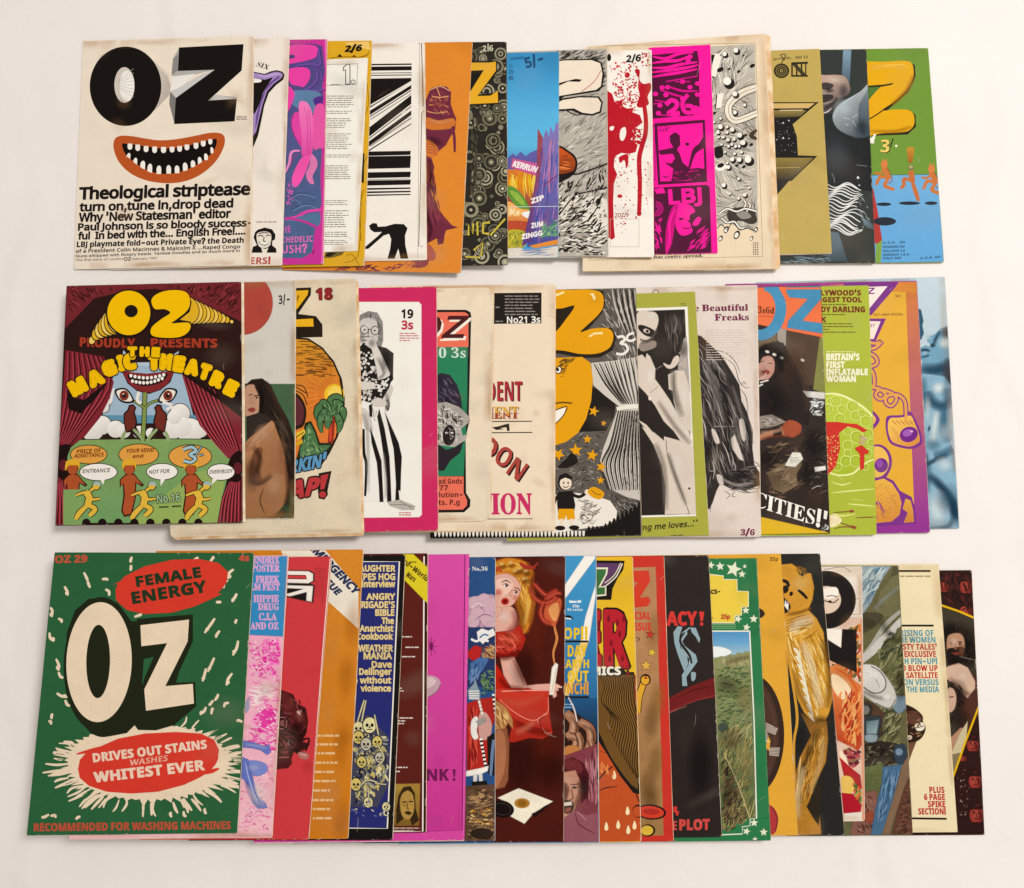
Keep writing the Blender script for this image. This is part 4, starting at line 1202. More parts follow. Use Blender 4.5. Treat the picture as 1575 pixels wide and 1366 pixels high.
grad('c2552c', '5f2c18', 800, 670, 830, 820, 760, 662, 810, 678, 852, 715, 856, 760, 836, 786, 760, 790, sm=1, a=.3)
scat(['e08048', '7a3218'], 14, (765, 690, 840, 700, 845, 770, 765, 780), (30, 70), (4, 7), 8, 12)
e('ded4c4', 1003, 1024, 34, 22)
g('title_lettering')
p(K, 740, 188, 800, 180, 950, 178, 1000, 196, 1014, 260, 1004, 330, 985, 352, 900, 366, 800, 380, 780, 392, 880, 378, 985, 380, 1006, 412, 996, 468, 950, 484, 890, 478, 840, 456, 740, 462)
p('ead9c2', 730, 196, 800, 187, 945, 185, 992, 202, 1004, 258, 995, 325, 970, 345, 890, 358, 730, 385)
p('ead9c2', 730, 430, 790, 400, 880, 386, 978, 388, 997, 415, 988, 460, 948, 475, 895, 468, 850, 445, 730, 452)
p(K, 730, 320, 800, 300, 860, 286, 895, 290, 880, 302, 820, 300, 780, 318, 730, 345, sm=0)
l('b8553f', 4, 996, 240, 960, 300, 890, 356)
g('price_lettering')
t(K, '2 6', 985, 1034, 1028, 1032, 20, 'B')

# ---- turquoise sky, burning grass
mag('sky blue magazine with purple spires and orange flames at the bottom', [(590, 86), (860, 79.6), (858.6, 396.6), (590, 398.5)], '4a9cc6', 1.7, GR, feather=3)
view(*R1C)
band(480, 780, [(130, '3d86b2'), (300, '4796c2'), (480, '5cacd2'), (640, '62b0d2'), (700, '5a9ec4')], .08)
p('5f5a96', 490, 720, 520, 690, 540, 705, 562, 680, 590, 705, 615, 685, 650, 670, 660, 800, 490, 800)
grad('d07838', '8a2f3a', 560, 780, 560, 980, 490, 775, 650, 770, 660, 1000, 490, 960, a=.3)
for i in range(15):
    x = 498 + i * 10
    l(cur.rnd.choice(['e0b43a', 'e8c860', 'd88a2e']), 9, x + 8, 905 + (i % 3) * 14, x, 840, x + cur.rnd.uniform(-14, 12), 780 + cur.rnd.uniform(-5, 30), tap=.7)
p('5f8a3c', 490, 865, 540, 880, 590, 940, 610, 990, 560, 985, 500, 920, sm=1, a=.4); p('8fae4a', 505, 890, 550, 905, 590, 965, 550, 950, sm=1, a=.4)
grad('e8a860', 'b84a28', 540, 980, 540, 1100, 490, 950, 560, 985, 612, 1000, 620, 1090, 560, 1100, 490, 1090, sm=1, a=.3)
scat(['f2d8a8', 'e8b060'], 24, (495, 970, 580, 990, 590, 1030, 495, 1030), (25, 60), (5, 9), -70, 30)
p('e9e6de', 570, 1010, 610, 1000, 640, 1020, 632, 1040, 590, 1030, sm=1); p('b04a32', 490, 1055, 600, 1060, 622, 1110, 560, 1120, 490, 1100, sm=1, a=.3)
p('b0a23c', 490, 1110, 560, 1100, 600, 1130, 580, 1190, 490, 1200, sm=1, a=.5); scat(['7c8a34', 'd8c04e', '5f7a3a'], 45, (495, 1100, 600, 1110, 590, 1190, 495, 1195), (15, 40), (4, 8), -70, 30)
# spires
grad('8272a8', '4a4a8c', 700, 560, 720, 1100, 660, 560, 684, 610, 700, 560, 718, 600, 722, 540, 742, 580, 756, 520, 775, 540, 775, 1180, 600, 1190, 640, 900, a=.3)
grad('9a4a4c', '5a3c78', 660, 600, 640, 1100, 656, 555, 680, 600, 672, 760, 650, 960, 620, 1160, 570, 1185, 620, 980, 650, 800, a=.3)
scat(['a878b0', '5a5aa0', '3f4484', '8a4f7c'], 90, (680, 620, 770, 560, 770, 1180, 610, 1180), (40, 130), (3, 8), -83, 8)
l('c8788a', 6, 728, 620, 716, 760, 718, 900); l('7c3a5c', 6, 690, 860, 740, 820, 770, 800)
scat(['6a9a68', '86b07c', '3f7a6a'], 46, (660, 1070, 770, 1040, 775, 1140, 660, 1150), (20, 60), (5, 10), -35, 30)
p('d88a42', 610, 1185, 770, 1150, 770, 1176, 640, 1196); p('d9d0c0', 490, 1200, 560, 1196, 600, 1215, 775, 1185, 775, 1260, 490, 1260, a=.2)
scat(['8a90b0', 'a898a8', '7c8a98'], 30, (540, 1200, 770, 1190, 770, 1240, 540, 1245), (40, 90), (3, 5), -6, 5)
p('c05a8a', 520, 715, 650, 742, 646, 806, 512, 762)
l('d8e4ea', 2.5, 500, 975, 770, 972, sm=0)
g('headline_lettering')
t('f3efe8', 'KERRUN', 518, 756, 644, 790, 32, 'H', it=.2, out='f3efe8', ow=1)
for s, x0, y0, x1, y1 in (('ZIP', 622, 958, 690, 936), ('ZUM', 622, 1090, 684, 1078), ('ZINGG', 570, 1150, 680, 1128)):
    t('f3efe8', s, x0, y0, x1, y1, 26, 'H', it=.15, out='f3efe8', ow=1)
g('price_lettering')
t('25486e', '5/-', 596, 228, 690, 200, 56, 'H', out='25486e', ow=1.5); t('2a5078', 'SUMMER', 508, 184, 582, 178, 14, 'B')
for y, s in ((226, '1/-'), (258, '25'), (290, '6')):
    t('2a5078', s, 500, y, 524, y, 22, 'H')

# ---- dark cover of rings
mag('black magazine covered in small grey rings with yellow Z', [(510, 68), (779.2, 64.2), (781, 408), (502, 412)], '2a2620', 1.9, GR)
view(*R1C)
R_ = cur.rnd
for i in range(120):
    x, y, r = R_.uniform(262, 490), R_.uniform(140, 1280), R_.choice([10, 14, 18, 22, 28, 34, 42])
    if x < 330 and 560 < y < 880 and R_.random() < .7:
        continue
    c1 = R_.choice(['8f886e', 'a39b80', '6d674f', '7c7660', '5d5846'])
    e('1d1a15', x, y, r + 3, n=14)
    k = R_.choice([2, 3, 3, 4])
    for j in range(k):
        e(c1 if j % 2 == 0 else '2a2620', x, y, r * (1 - j / (k + .6)), n=14)
    e(R_.choice(['c9c1a6', '2a2620', 'b5ad90']), x, y, r * .2, n=9)
scat(['4d4838', '3d392d'], 40, (300, 200, 340, 600, 330, 900, 290, 900), (20, 50), (6, 14), 80, 30)
g('title_lettering')
p('1d1a15', 280, 190, 436, 188, 436, 252, 340, 372, 448, 358, 446, 424, 280, 430)
p('dfa63a', 280, 200, 395, 200, 430, 194, 430, 244, 330, 380, 400, 378, 440, 352, 442, 416, 280, 424, 280, 376, 365, 240, 280, 244)
g('price_lettering')
t('c9c1a6', '2 6', 358, 140, 416, 138, 32, 'B'); l('c9c1a6', 6, 388, 98, 388, 140, sm=0)
g('headline_lettering')
for c_, dx in (('1d1a15', 4), ('c6b04c', 0)):
    l(c_, 12, 282 + dx, 1130, 284 + dx, 1072, 306 + dx, 1120, 308 + dx, 1066, sm=0)
    l(c_, 13, 398 + dx, 1060, 362 + dx, 1064, 360 + dx, 1118, 394 + dx, 1122, sm=0)
    l(c_, 10, 330 + dx, 1056, 332 + dx, 1130, sm=0); l(c_, 10, 400 + dx, 1130, 480 + dx, 1040, sm=0); l(c_, 10, 310 + dx, 1210, 360 + dx, 1170, 350 + dx, 1240, sm=0)
    l(c_, 9, 265 + dx, 1245, 345 + dx, 1250, sm=0)

# ---- orange cover, dancing figure
mag('plain orange magazine with a maroon many-draped dancing figure', [(458, 68), (726.5, 64.3), (708.6, 420), (434, 415)], 'd8853a', 2.0, GR, grain=.1, feather=4)
view(*R1C)
D_ = '6e2c3c'
p(D_, 30, 420, 55, 400, 80, 340, 120, 324, 165, 330, 186, 356, 184, 420, 200, 470, 214, 500, 208, 560, 180, 600, 160, 640, 100, 690, 40, 700, sm=0, a=.3)
p('c8743a', 50, 495, 120, 510, 200, 500, 205, 540, 150, 556, 60, 552, sm=1, a=.3)
scat(['a2564a', '8a3c42', 'c8804c', '4f1e2c'], 60, (60, 350, 180, 345, 190, 490, 50, 490), (12, 36), (4, 8), 20, 50)
l('d89a6a', 5, 84, 380, 130, 385, 176, 378); l('d89a6a', 5, 110, 330, 130, 380); l('d89a6a', 4, 60, 460, 110, 470, 170, 462); l('e0b088', 4, 75, 345, 130, 326, 180, 350)
l(D_, 16, 196, 540, 206, 600, 208, 680, tap=.3)
p('c8743a', 40, 620, 90, 626, 118, 670, 96, 700, 40, 700, sm=1, a=.3)
for i in range(4):
    l('9a4a3c', 4, 45, 636 + i * 14, 80, 640 + i * 14, 112, 664 + i * 10)
p(D_, 40, 700, 80, 712, 96, 760, 84, 820, 60, 860, 70, 890, 100, 960, 150, 1030, 190, 1075, 222, 1086, 160, 1098, 152, 1120, 145, 1170, 120, 1176, 114, 1140, 60, 1170, 30, 1180, sm=0, a=.35)
scat(['8e3e46', '4f1c2c', '7c3442'], 55, (45, 720, 85, 730, 140, 1040, 60, 1160), (40, 110), (4, 9), 75, 14)
e('8a4438', 45, 790, 38, 60, 10, a=.3)
p('a8564a', 30, 1170, 70, 1180, 104, 1230, 90, 1262, 40, 1250, 20, 1210, sm=1, a=.35); p('8a3c42', 0, 1258, 60, 1252, 56, 1290, 0, 1300, sm=1, a=.3)
so('a04c4c', 120, 420, 44, 30, 0, .5); sl('e0a070', 20, 66, 506, 130, 520, 190, 510, al=.6); sl('3c1220', 40, 70, 720, 80, 830, 70, 900, al=.6); sl('9a4450', 34, 70, 900, 110, 1000, 170, 1070, al=.5); sl('3c1220', 30, 50, 1000, 80, 1090, 60, 1160, al=.6); so('3c1220', 100, 620, 60, 30, 20, .5)
view(*R1B)
scat(['7a3444', '9c5040', '5e2636'], 30, (480, 1300, 760, 1280, 760, 1330, 480, 1322), (20, 60), (5, 12), 10, 30)
scat(['9c5040', '7a3444', 'b8684a'], 30, (760, 1300, 1000, 1240, 1010, 1275, 900, 1318, 770, 1325), (20, 50), (4, 10), -20, 30)

# ---- white cover with black bars
mag('white magazine with bold black stripes over a bending black figure', [(385, 70), (652.6, 65), (655.6, 400), (375, 405)], 'eee4d6', 2.0, GR, pages=7, fan=1.2)
view(*R1B)
l('8d8072', 2.5, 700, 92, 968, 88, sm=0); l('8d8072', 2, 965, 92, 955, 1250, sm=0)
l(K, 4, 975, 92, 984, 430, 976, 430, sm=0); l(K, 3.5, 990, 458, 976, 470, 970, 800, 960, 1188, 982, 1188, sm=0); e(K, 962, 90, 7, 5)
for y, h in ((206, 8), (228, 22), (252, 4), (264, 5)):
    p(K, 640, y - h / 2 + 3, 922, y - h / 2, 922, y + h / 2, 640, y + h / 2 + 3)
# diagonal fan of bars
p(K, 640, 285, 920, 280, 920, 300, 640, 478); p('eee4d6', 700, 424, 920, 296, 920, 302, 700, 432)
for (a0, b0, a1, b1) in ((452, 476, 318, 338), (482, 488, 344, 350), (548, 598, 372, 420), (604, 610, 430, 436), (620, 648, 455, 480), (660, 668, 524, 530)):
    p(K, 640, a0 + 40, 920, a1, 920, b1, 640, b0 + 40)
p('9d9488', 700, 500, 920, 362, 920, 368, 700, 508); p('9d9488', 700, 640, 920, 490, 920, 500, 700, 652)
e('d8cec0', 878, 464, 14, 8, -30)
for y, h in ((684, 22), (732, 66), (800, 30), (842, 26), (874, 8), (892, 8), (908, 6)):
    p(K, 660, y - h / 2 + 4, 918, y - h / 2, 914, y + h / 2, 660, y + h / 2 + 6)
p('8f867a', 690, 826, 912, 822, 912, 826, 690, 830)
# bending figure
p(K, 670, 1192, 700, 1166, 740, 1132, 762, 1110, 720, 1112, 700, 1098, 692, 1076, 712, 1062, 734, 1064, 740, 1082, 780, 1080, 830, 1066, 880, 1068, 900, 1090, 886, 1130, 888, 1180, 904, 1254, 862, 1254, 850, 1200, 830, 1254, 792, 1254, 806, 1200, 812, 1150, 800, 1120, 770, 1130, 730, 1165, 690, 1200, 668, 1204)

# ---- yellow cover under the loose sheet
mag('mustard yellow magazine marked 2/6, mostly hidden beneath a typed sheet', [(310, 66), (572, 62.3), (560, 409), (290, 413)], 'd7a437', 1.9, GR)
view(*R1B)
l('8a5f1c', 4, 480, 175, 560, 165, 640, 168, 690, 150); p('2a2016', 520, 165, 535, 150, 550, 168); p('2a2016', 600, 165, 612, 156, 625, 166)
for q in ((640, 1290, 600, 1230, 570, 1240), (560, 1275, 610, 1260, 640, 1200, 650, 900, 640, 820, 680, 700), (660, 500, 690, 420, 680, 300), (650, 1160, 640, 1000, 665, 880)):
    l('8f6a1e', 4, *q)
p('241c14', 655, 690, 668, 685, 664, 850, 652, 840); p('6f5a2c', 460, 1216, 560, 1216, 545, 1235, 490, 1250, 450, 1250); p('241c14', 470, 1222, 520, 1222, 480, 1244, 455, 1240)
p('e8c070', 560, 90, 690, 84, 700, 130, 570, 100)
l('8a5f1c', 3, 650, 168, 680, 160, 695, 130)
g('price_lettering')
t(K, '2/6', 562, 140, 650, 134, 32, 'B', it=.25, out=K, ow=2)

# ---- loose typed sheet
mag('loose white typed sheet headed with an outlined figure 1', [(400, 95), (565.4, 89.2), (549, 386), (392, 391)], 'efe8da', 0.35, 'loose papers among the magazines', pages=1, name='typed_sheet', cat='sheet of paper', loose=.5, round_=.0005, grain=.04)
view(*R1B)
box('8a8278', 3, 420, 208, 632, 204, 626, 316, 410, 322); 
for c_, w_ in (('5f574e', 34), ('efe8da', 25)):
    p(c_, *((552, 222, 572, 204, 592, 204, 592, 316, 564, 316, 564, 240, 552, 244) if w_ > 30 else (557, 224, 574, 209, 587, 209, 587, 311, 569, 311, 569, 232, 557, 240)))
e('5f574e', 606, 302, 13); e('efe8da', 606, 302, 9)
fine('6f675e', 486, 312, 550, 320, 1)
g('body_lettering')
for y0, y1, n_ in ((372, 442, 6), (454, 476, 2), (494, 552, 5), (576, 666, 8), (690, 712, 2), (748, 828, 7), (936, 968, 3), (990, 1088, 8), (1106, 1140, 3), (1150, 1182, 3)):
    fine('8a8278', 440, y0, 612 - (y0 - 370) * .045, y1, n_, h=.4, ragged=.3)

# ---- pink and purple psychedelic cover
mag('pink and violet psychedelic magazine with a peeled pink banana', [(240, 64), (502.8, 60.4), (497, 406), (230, 411)], 'c23a8c', 1.9, GR)
view(*R1B)
V1, B1, P1 = '4a3a72', '4f6a8c', 'e2489c'
grad('55407c', '4c6484', 350, 100, 350, 1150, 250, 95, 400, 96, 440, 110, 455, 240, 440, 330, 448, 390, 430, 440, 440, 640, 430, 800, 436, 960, 425, 990, 430, 1060, 400, 1100, 385, 1220, 330, 1252, 220, 1250, sm=0, a=.25)
p(P1, 255, 108, 400, 106, 412, 150, 390, 176, 290, 200, 255, 196, sm=1); p(V1, 262, 158, 285, 155, 292, 170, 265, 176, sm=1)
p(P1, 250, 240, 330, 222, 372, 240, 370, 290, 340, 328, 310, 322, 270, 310, sm=1)
for q in ((300, 215, 380, 205, 425, 230, 440, 290), (380, 200, 412, 240, 405, 300, 350, 345), (345, 340, 400, 352, 450, 340), (420, 120, 430, 200, 400, 215)):
    l('6a4c96', 12, *q, tap=.4); l('3c2c60', 4, *[c + 7 for c in q])
p('5f7c9c', 280, 350, 420, 356, 430, 420, 400, 470, 300, 440, 270, 400, sm=1, a=.3); p('50307c', 390, 400, 440, 380, 436, 440, 400, 470, 432, 476, sm=1)
p(P1, 250, 330, 282, 345, 290, 380, 262, 450, 245, 460, sm=1)
p('d94a9a', 290, 470, 320, 480, 345, 640, 325, 650, 290, 590, 272, 520, sm=1); l('a02c78', 4, 285, 480, 275, 540, 300, 610, 330, 640)
p('de5a9c', 400, 440, 440, 420, 460, 480, 456, 640, 420, 660, 395, 660, 385, 560, sm=1, a=.1)
grad('f07ab4', 'd8509a', 330, 420, 390, 690, 314, 420, 336, 404, 368, 425, 388, 480, 392, 560, 384, 690, 332, 702, 330, 600, 318, 500, sm=1)
l('b83f82', 3, 345, 440, 362, 540, 358, 690); l('b83f82', 2.5, 365, 450, 376, 560, 372, 690)
p('ef5aa6', 330, 710, 372, 700, 368, 740, 330, 830, 295, 870, 275, 840, 290, 780, sm=1); p('d87aa8', 380, 690, 410, 720, 412, 760, 388, 810, 396, 850, 370, 845, 352, 800, 372, 750, sm=1)
l('e88abc', 14, 320, 672, 275, 680, 262, 740, 240, 790, tap=.4); l('a03078', 4, 318, 690, 285, 705, 270, 760)
for q in ((250, 830, 275, 860, 250, 900, 270, 950), (240, 960, 290, 930, 330, 970), (275, 990, 350, 960, 420, 985), (260, 930, 320, 900, 400, 920)):
    l('3a4c70', 5, *q); l('6f8cac', 4, *[c + 6 for c in q])
scat(['d060a8', '6a4a8c'], 34, (245, 820, 300, 850, 280, 980, 240, 990), (15, 40), (3, 6), 60, 50)
l('d8489a', 16, 240, 1040, 300, 1030, 360, 1000, 440, 990, tap=.2); p('54708f', 250, 1050, 340, 1020, 425, 1010, 422, 1075, 380, 1060, 330, 1050, sm=1)
l('c23a8c', 12, 245, 1035, 330, 1050, 400, 1080, 440, 1110)
l('f070b4', 9, 458, 75, 466, 300, 458, 640, 440, 1280, sm=0)
l('efe0dc', 5, 466, 75, 460, 600, 446, 1284, sm=0)
g('headline_lettering')
t('c85aa4', 'THE', 205, 1120, 272, 1112, 36, 'B'); t('e070b0', 'PSYCHEDELIC', 160, 1172, 388, 1162, 32, 'B', up=(.05, -1)); t('e070b0', 'PUSH?', 190, 1226, 360, 1222, 44, 'B'); l('8a1c5c', 8, 396, 1206, 388, 1228, sm=0)

# ---- white cover with lips and a laughing face
mag('cream magazine with purple open lips above a small laughing face', [(178, 66), (445.2, 57.3), (433.6, 408.3), (168, 415)], 'ecdfd0', 1.9, GR)
view(*R1B)
p(K, 40, 240, 80, 248, 130, 258, 160, 245, 195, 238, 226, 246, 238, 264, 230, 290, 190, 320, 152, 362, 128, 430, 110, 520, 95, 590, 70, 650, 40, 660, sm=0)
p('a487b8', 40, 246, 84, 254, 130, 264, 165, 252, 198, 246, 222, 254, 228, 266, 216, 284, 178, 312, 142, 352, 118, 424, 100, 500, 84, 570, 40, 630, sm=0)
p('6a4c84', 150, 310, 205, 268, 214, 276, 172, 308, 136, 348, 108, 430, 90, 520, 78, 560, 84, 480, 110, 390, sm=0)
p('17120f', 40, 290, 90, 282, 130, 290, 176, 276, 150, 312, 122, 360, 98, 430, 78, 470, 40, 480, sm=0)
p('efe6dc', 40, 286, 80, 284, 112, 290, 108, 302, 80, 306, 40, 306, sm=1)
l('c9b2d6', 6, 90, 262, 140, 272, 190, 258, 214, 262, tap=.8)
g('headline_lettering')
t(K, 'SIX', 84, 216, 146, 236, 26, 'S', it=.2)
fine('a89a8a', 84, 1050, 194, 1062, 1, h=.6, ragged=0)
t('b2202c', 'POSTERS!', -90, 1286, 160, 1282, 36, 'B', it=.08)
g('portrait')
p(K, 60, 1222, 66, 1190, 88, 1182, 70, 1140, 78, 1112, 92, 1098, 130, 1086, 170, 1096, 188, 1124, 186, 1150, 172, 1158, 170, 1182, 192, 1200, 194, 1222)
p('e6dac8', 86, 1130, 100, 1112, 140, 1108, 164, 1124, 164, 1160, 156, 1184, 132, 1196, 106, 1192, 92, 1172, sm=1)
for q in ((92, 1134, 110, 1128, 124, 1136), (136, 1134, 150, 1126, 162, 1132), (128, 1138, 124, 1158, 136, 1160), (98, 1162, 112, 1176, 136, 1180, 156, 1164), (98, 1120, 120, 1114, 150, 1116)):
    l(K, 5, *q)
p('f3ebde', 106, 1166, 130, 1172, 150, 1164, 148, 1176, 126, 1182, 108, 1178, sm=1); l(K, 4, 106, 1174, 128, 1182, 150, 1174); p('e6dac8', 112, 1196, 134, 1202, 150, 1194, 140, 1222, 118, 1222)

# ---- first cover of the row
mag('white magazine with big black title and orange-lipped toothy grin', [(127.2, 62.8), (390.3, 55.4), (385.6, 408), (113.6, 414.3)], 'e9d9c4', 1.8, GR, grain=.09)
view(*R1A)
g('title_lettering')
grad('efe6d8', 'b9ada0', 300, 230, 560, 330, 430, 150, 500, 215, 552, 268, 570, 320, 560, 375, 500, 440, 440, 490, sm=0, a=.05)
for i in range(9):
    y = 230 + i * 26
    l('b5a899', 2.5, 470, y - 20 + (i - 4) * 6, 566, 318 + (i - 4) * 12, sm=0)
p('d3c8bb', 160, 205, 195, 155, 212, 150, 180, 200)
e('15100d', 326, 325, 193, 214); e('cfc3b6', 320, 318, 54, 96)
e('f2eadf', 334, 324, 40, 84)
for i in range(8):
    l('a89c90', 2, 288, 318 + (i - 4) * 6, 370, 318 + (i - 4) * 22, sm=0)
p('b0aaa4', 614, 118, 582, 175, 574, 250, 580, 272, 700, 262, 800, 238); p('8a8580', 582, 180, 610, 150, 608, 240, 574, 268)
p('e9e2d8', 580, 272, 700, 258, 606, 350, 570, 345)
p('7b7671', 566, 352, 600, 385, 590, 528, 562, 420); p('c9c3bc', 566, 352, 600, 340, 740, 258, 800, 240, 600, 390)
p('a8a29b', 770, 402, 812, 372, 925, 384, 925, 395); p('c5beb6', 812, 372, 790, 400, 925, 392)
p('15100d', 614, 116, 962, 98, 952, 240, 772, 402, 926, 393, 914, 514, 588, 529, 597, 388, 806, 236, 608, 243)
fine('9c9184', 924, 484, 980, 508, 2, h=.6, ragged=0)
g('grin')
LP_ = (262, 660, 268, 610, 300, 592, 360, 594, 430, 606, 510, 616, 600, 610, 700, 592, 780, 576, 835, 578, 860, 600, 856, 650, 820, 720, 760, 780, 690, 822, 610, 844, 520, 846, 430, 830, 350, 792, 290, 732)
p('b5552c', *LP_, sm=1, a=.08)
p('120c0a', 308, 640, 330, 634, 420, 646, 520, 660, 610, 656, 700, 636, 800, 610, 818, 616, 808, 660, 770, 706, 710, 748, 640, 780, 570, 796, 500, 794, 430, 770, 370, 732, 325, 690, sm=1)
for x, y, w_, h_ in ((350, 652, 13, 15), (392, 658, 13, 16), (437, 665, 13, 15), (483, 669, 13, 16), (531, 670, 14, 15), (577, 668, 13, 14), (618, 664, 13, 14), (657, 656, 13, 14), (706, 648, 13, 15), (745, 636, 13, 14), (783, 626, 11, 13)):
    e('f1e7da', x, y, w_, h_); p('f1e7da', x - w_, y, x - w_ + 1, y - h_ - 3, x + w_ - 1, y - h_ - 3, x + w_, y)
for x, y, w_, h_, r in ((342, 704, 10, 20, 14), (378, 732, 11, 22, 12), (419, 748, 13, 22, 8), (457, 766, 13, 24, 6), (506, 774, 13, 22, 4), (559, 772, 13, 22, -2), (604, 772, 13, 20, -4), (648, 758, 13, 22, -8), (690, 742, 12, 18, -10), (727, 726, 11, 20, -10), (760, 704, 10, 17, -14), (792, 668, 8, 16, -10)):
    e('f1e7da', x, y, w_, h_, r)
    p('f1e7da', x - w_, y, x + w_, y, x + w_ - 1, y + h_ + 2, x - w_ + 1, y + h_ + 2)
l('b5552c', 20, 330, 712, 390, 762, 460, 800, 540, 812, 620, 802, 700, 768, 760, 730)
g('headline_lettering')
U = (.045, -1)
t(K, 'Theological striptease', 76, 936, 996, 910, 66, 'H', up=U, track=-.06, out=K, ow=1.6)
t(K, 'turn on,tune in,drop dead', 78, 1000, 905, 978, 48, 'H', up=U, track=-.05, out=K, ow=1.1)
t(K, "Why 'New Statesman' editor", 74, 1056, 893, 1034, 48, 'H', up=U, track=-.05, out=K, ow=1.1)
t(K, 'Paul Johnson is so bloody success-', 70, 1104, 1010, 1080, 40, 'H', up=U, track=-.05, out=K, ow=.9)
t(K, 'ful  In bed with the... English Free!....', 70, 1152, 972, 1124, 40, 'H', up=U, track=-.05, out=K, ow=.9)
t(K, 'LBJ playmate fold-out Private Eye? the Death', 64, 1192, 962, 1168, 29, 'B', up=U, track=-.03, out=K, ow=.7)
t('3a322b', 'of a President Colin Macinnes & Malcolm X ...Raped Congo', 58, 1224, 944, 1198, 20, 'H', up=U)
t('5a5047', 'Nuns whipped with Rosary beads  Yankee Doodles and so much more in', 58, 1248, 942, 1218, 15, 'H', up=U)
t('8a7d6f', 'The first issue of London', 56, 1268, 312, 1260, 12, 'H', up=U); t('2b241f', 'OZ', 316, 1266, 356, 1264, 20, 'H', up=U); t('8a7d6f', 'February 1967', 360, 1262, 498, 1256, 12, 'H', up=U)

R2A, R2B, R2C = (70, 420, 320 / 1066), (360, 420, 320 / 1041), (640, 420, 240 / 781)
R2D, R2E = (840, 420, 340 / 1106), (1150, 420, 340 / 1106)
GR = 'magazines fanned out in the middle row'

# ---- blue torso
mag('pale blue magazine printed with a blue-toned upturned face and torso', [(1162, 434), (1453.2, 426), (1475.8, 813), (1178, 817)], 'a9bcc2', 1.8, GR, grain=.1, feather=6)
view(*R2E)
grad('bccacd', '9fb2ba', 880, 60, 960, 700, 840, 10, 1000, 10, 1060, 1290, 840, 1290)
p('2a5064', 850, 180, 864, 186, 876, 240, 870, 262, 878, 300, 866, 330, 850, 330, a=.3)
p('6f98ac', 1010, 270, 965, 284, 935, 312, 906, 322, 902, 340, 920, 356, 914, 374, 890, 366, 866, 378, 870, 396, 862, 420, 880, 440, 868, 480, 880, 506, 930, 512, 985, 520, 1012, 560, 1016, 400, sm=0, a=.2)
so('0f3044', 1004, 296, 48, 40, -20, .9); sl('16384c', 26, 965, 290, 940, 330, 932, 356, al=.7); so('e0e8e6', 985, 350, 40, 36, 0, .7); so('123246', 926, 362, 18, 14, 0, .9)
sl('16384c', 20, 862, 388, 890, 384, 912, 392, al=.9); sl('234c62', 16, 866, 422, 896, 416, 908, 408, al=.8); so('b4c8d2', 888, 400, 14, 8, 0, .7)
sl('1b4056', 80, 868, 480, 930, 486, 990, 470, 1020, 440, al=.95); so('123246', 1010, 520, 50, 60, 0, .9); so('c8d8da', 905, 322, 22, 14, 30, .6)
p('82a6b6', 868, 505, 930, 512, 985, 522, 1012, 560, 1014, 620, 985, 656, 985, 720, 992, 800, 1010, 850, 1026, 900, 1040, 1010, 1060, 1280, 860, 1280, 890, 1000, 880, 700, sm=0, a=.15)
sl('1d4a62', 70, 900, 590, 925, 645, 975, 664, 1022, 630, al=.85); so('dce6e6', 955, 575, 44, 40, 0, .8); sl('2a5a72', 60, 874, 520, 882, 620, 890, 700, al=.5); sl('2f627a', 70, 990, 660, 982, 760, 1000, 850, al=.75)
sl('e2eaea', 50, 945, 690, 935, 770, 925, 850, al=.7); so('1b4056', 908, 778, 9, 20, 10, .9); sl('3f6c82', 60, 1030, 880, 980, 905, 930, 915, al=.8); sl('14364a', 34, 892, 960, 940, 935, 1000, 912, al=.8)
so('c4d6da', 985, 960, 60, 50, 0, .8); sl('16384c', 60, 905, 1010, 960, 1060, 1010, 1130, 1046, 1230, al=.95); so('14364a', 1040, 1190, 40, 90, -10, .8); so('d6e2e4', 950, 1180, 70, 110, 0, .8); so('bccfd6', 990, 800, 60, 60, 0, .4); sl('3f6c82', 40, 1030, 1220, 1000, 1270, 900, 1284, al=.7); so('14364a', 888, 940, 20, 60, 0, .6)

sl('123246', 90, 1030, 420, 1020, 500, 1024, 560, al=.7); so('2a5a72', 1000, 600, 40, 50, 0, .5); so('1d4a62', 1000, 1130, 70, 90, 20, .5); sl('1d4a62', 60, 880, 900, 900, 1000, 890, 1100, al=.5); so('2a5a72', 930, 860, 50, 40, 0, .4); so('d4e2e6', 900, 690, 24, 90, 0, .5)

# ---- purple and orange
mag('orange magazine with purple edge and purple snaking eyeballs on stalks', [(1115, 437), (1410.2, 432), (1430.4, 819.6), (1130, 822)], '9a3f7c', 1.9, GR)
view(*R2E)
grad('c8783c', '8a2f86', 860, 90, 880, 560, 510, 50, 846, 38, 915, 1305, 620, 1310, 560, 60, a=.1)
grad('cf7c3c', 'd8a84a', 800, 60, 780, 230, 380, 62, 846, 40, 850, 100, 792, 96, 834, 1255, 560, 1260, 560, 62)
grad('dba643', 'd9a33f', 700, 100, 740, 1200, 560, 88, 790, 96, 836, 1252, 560, 1258)
VI = '75307c'
p(VI, 480, 48, 758, 42, 740, 70, 620, 210, 590, 215, 590, 200, 600, 180, 700, 66, 480, 72); p('f0dcd0', 590, 70, 700, 66, 610, 176, 590, 180)
p(VI, 590, 228, 692, 228, 640, 340, 600, 345, 590, 330); p('efd9c8', 590, 240, 665, 242, 630, 330, 590, 330)
g('headline_lettering')
t(VI, 'OZ', 545, 107, 635, 105, 32, 'B', it=.1); t('7a4a24', '3s6', 738, 122, 764, 120, 13, 'B'); t('6b3326', 'OCT-MAR SPECIAL', 630, 214, 778, 212, 11, 'B'); t(VI, '27', 612, 270, 634, 270, 15, 'B', it=.15)
g('picture')
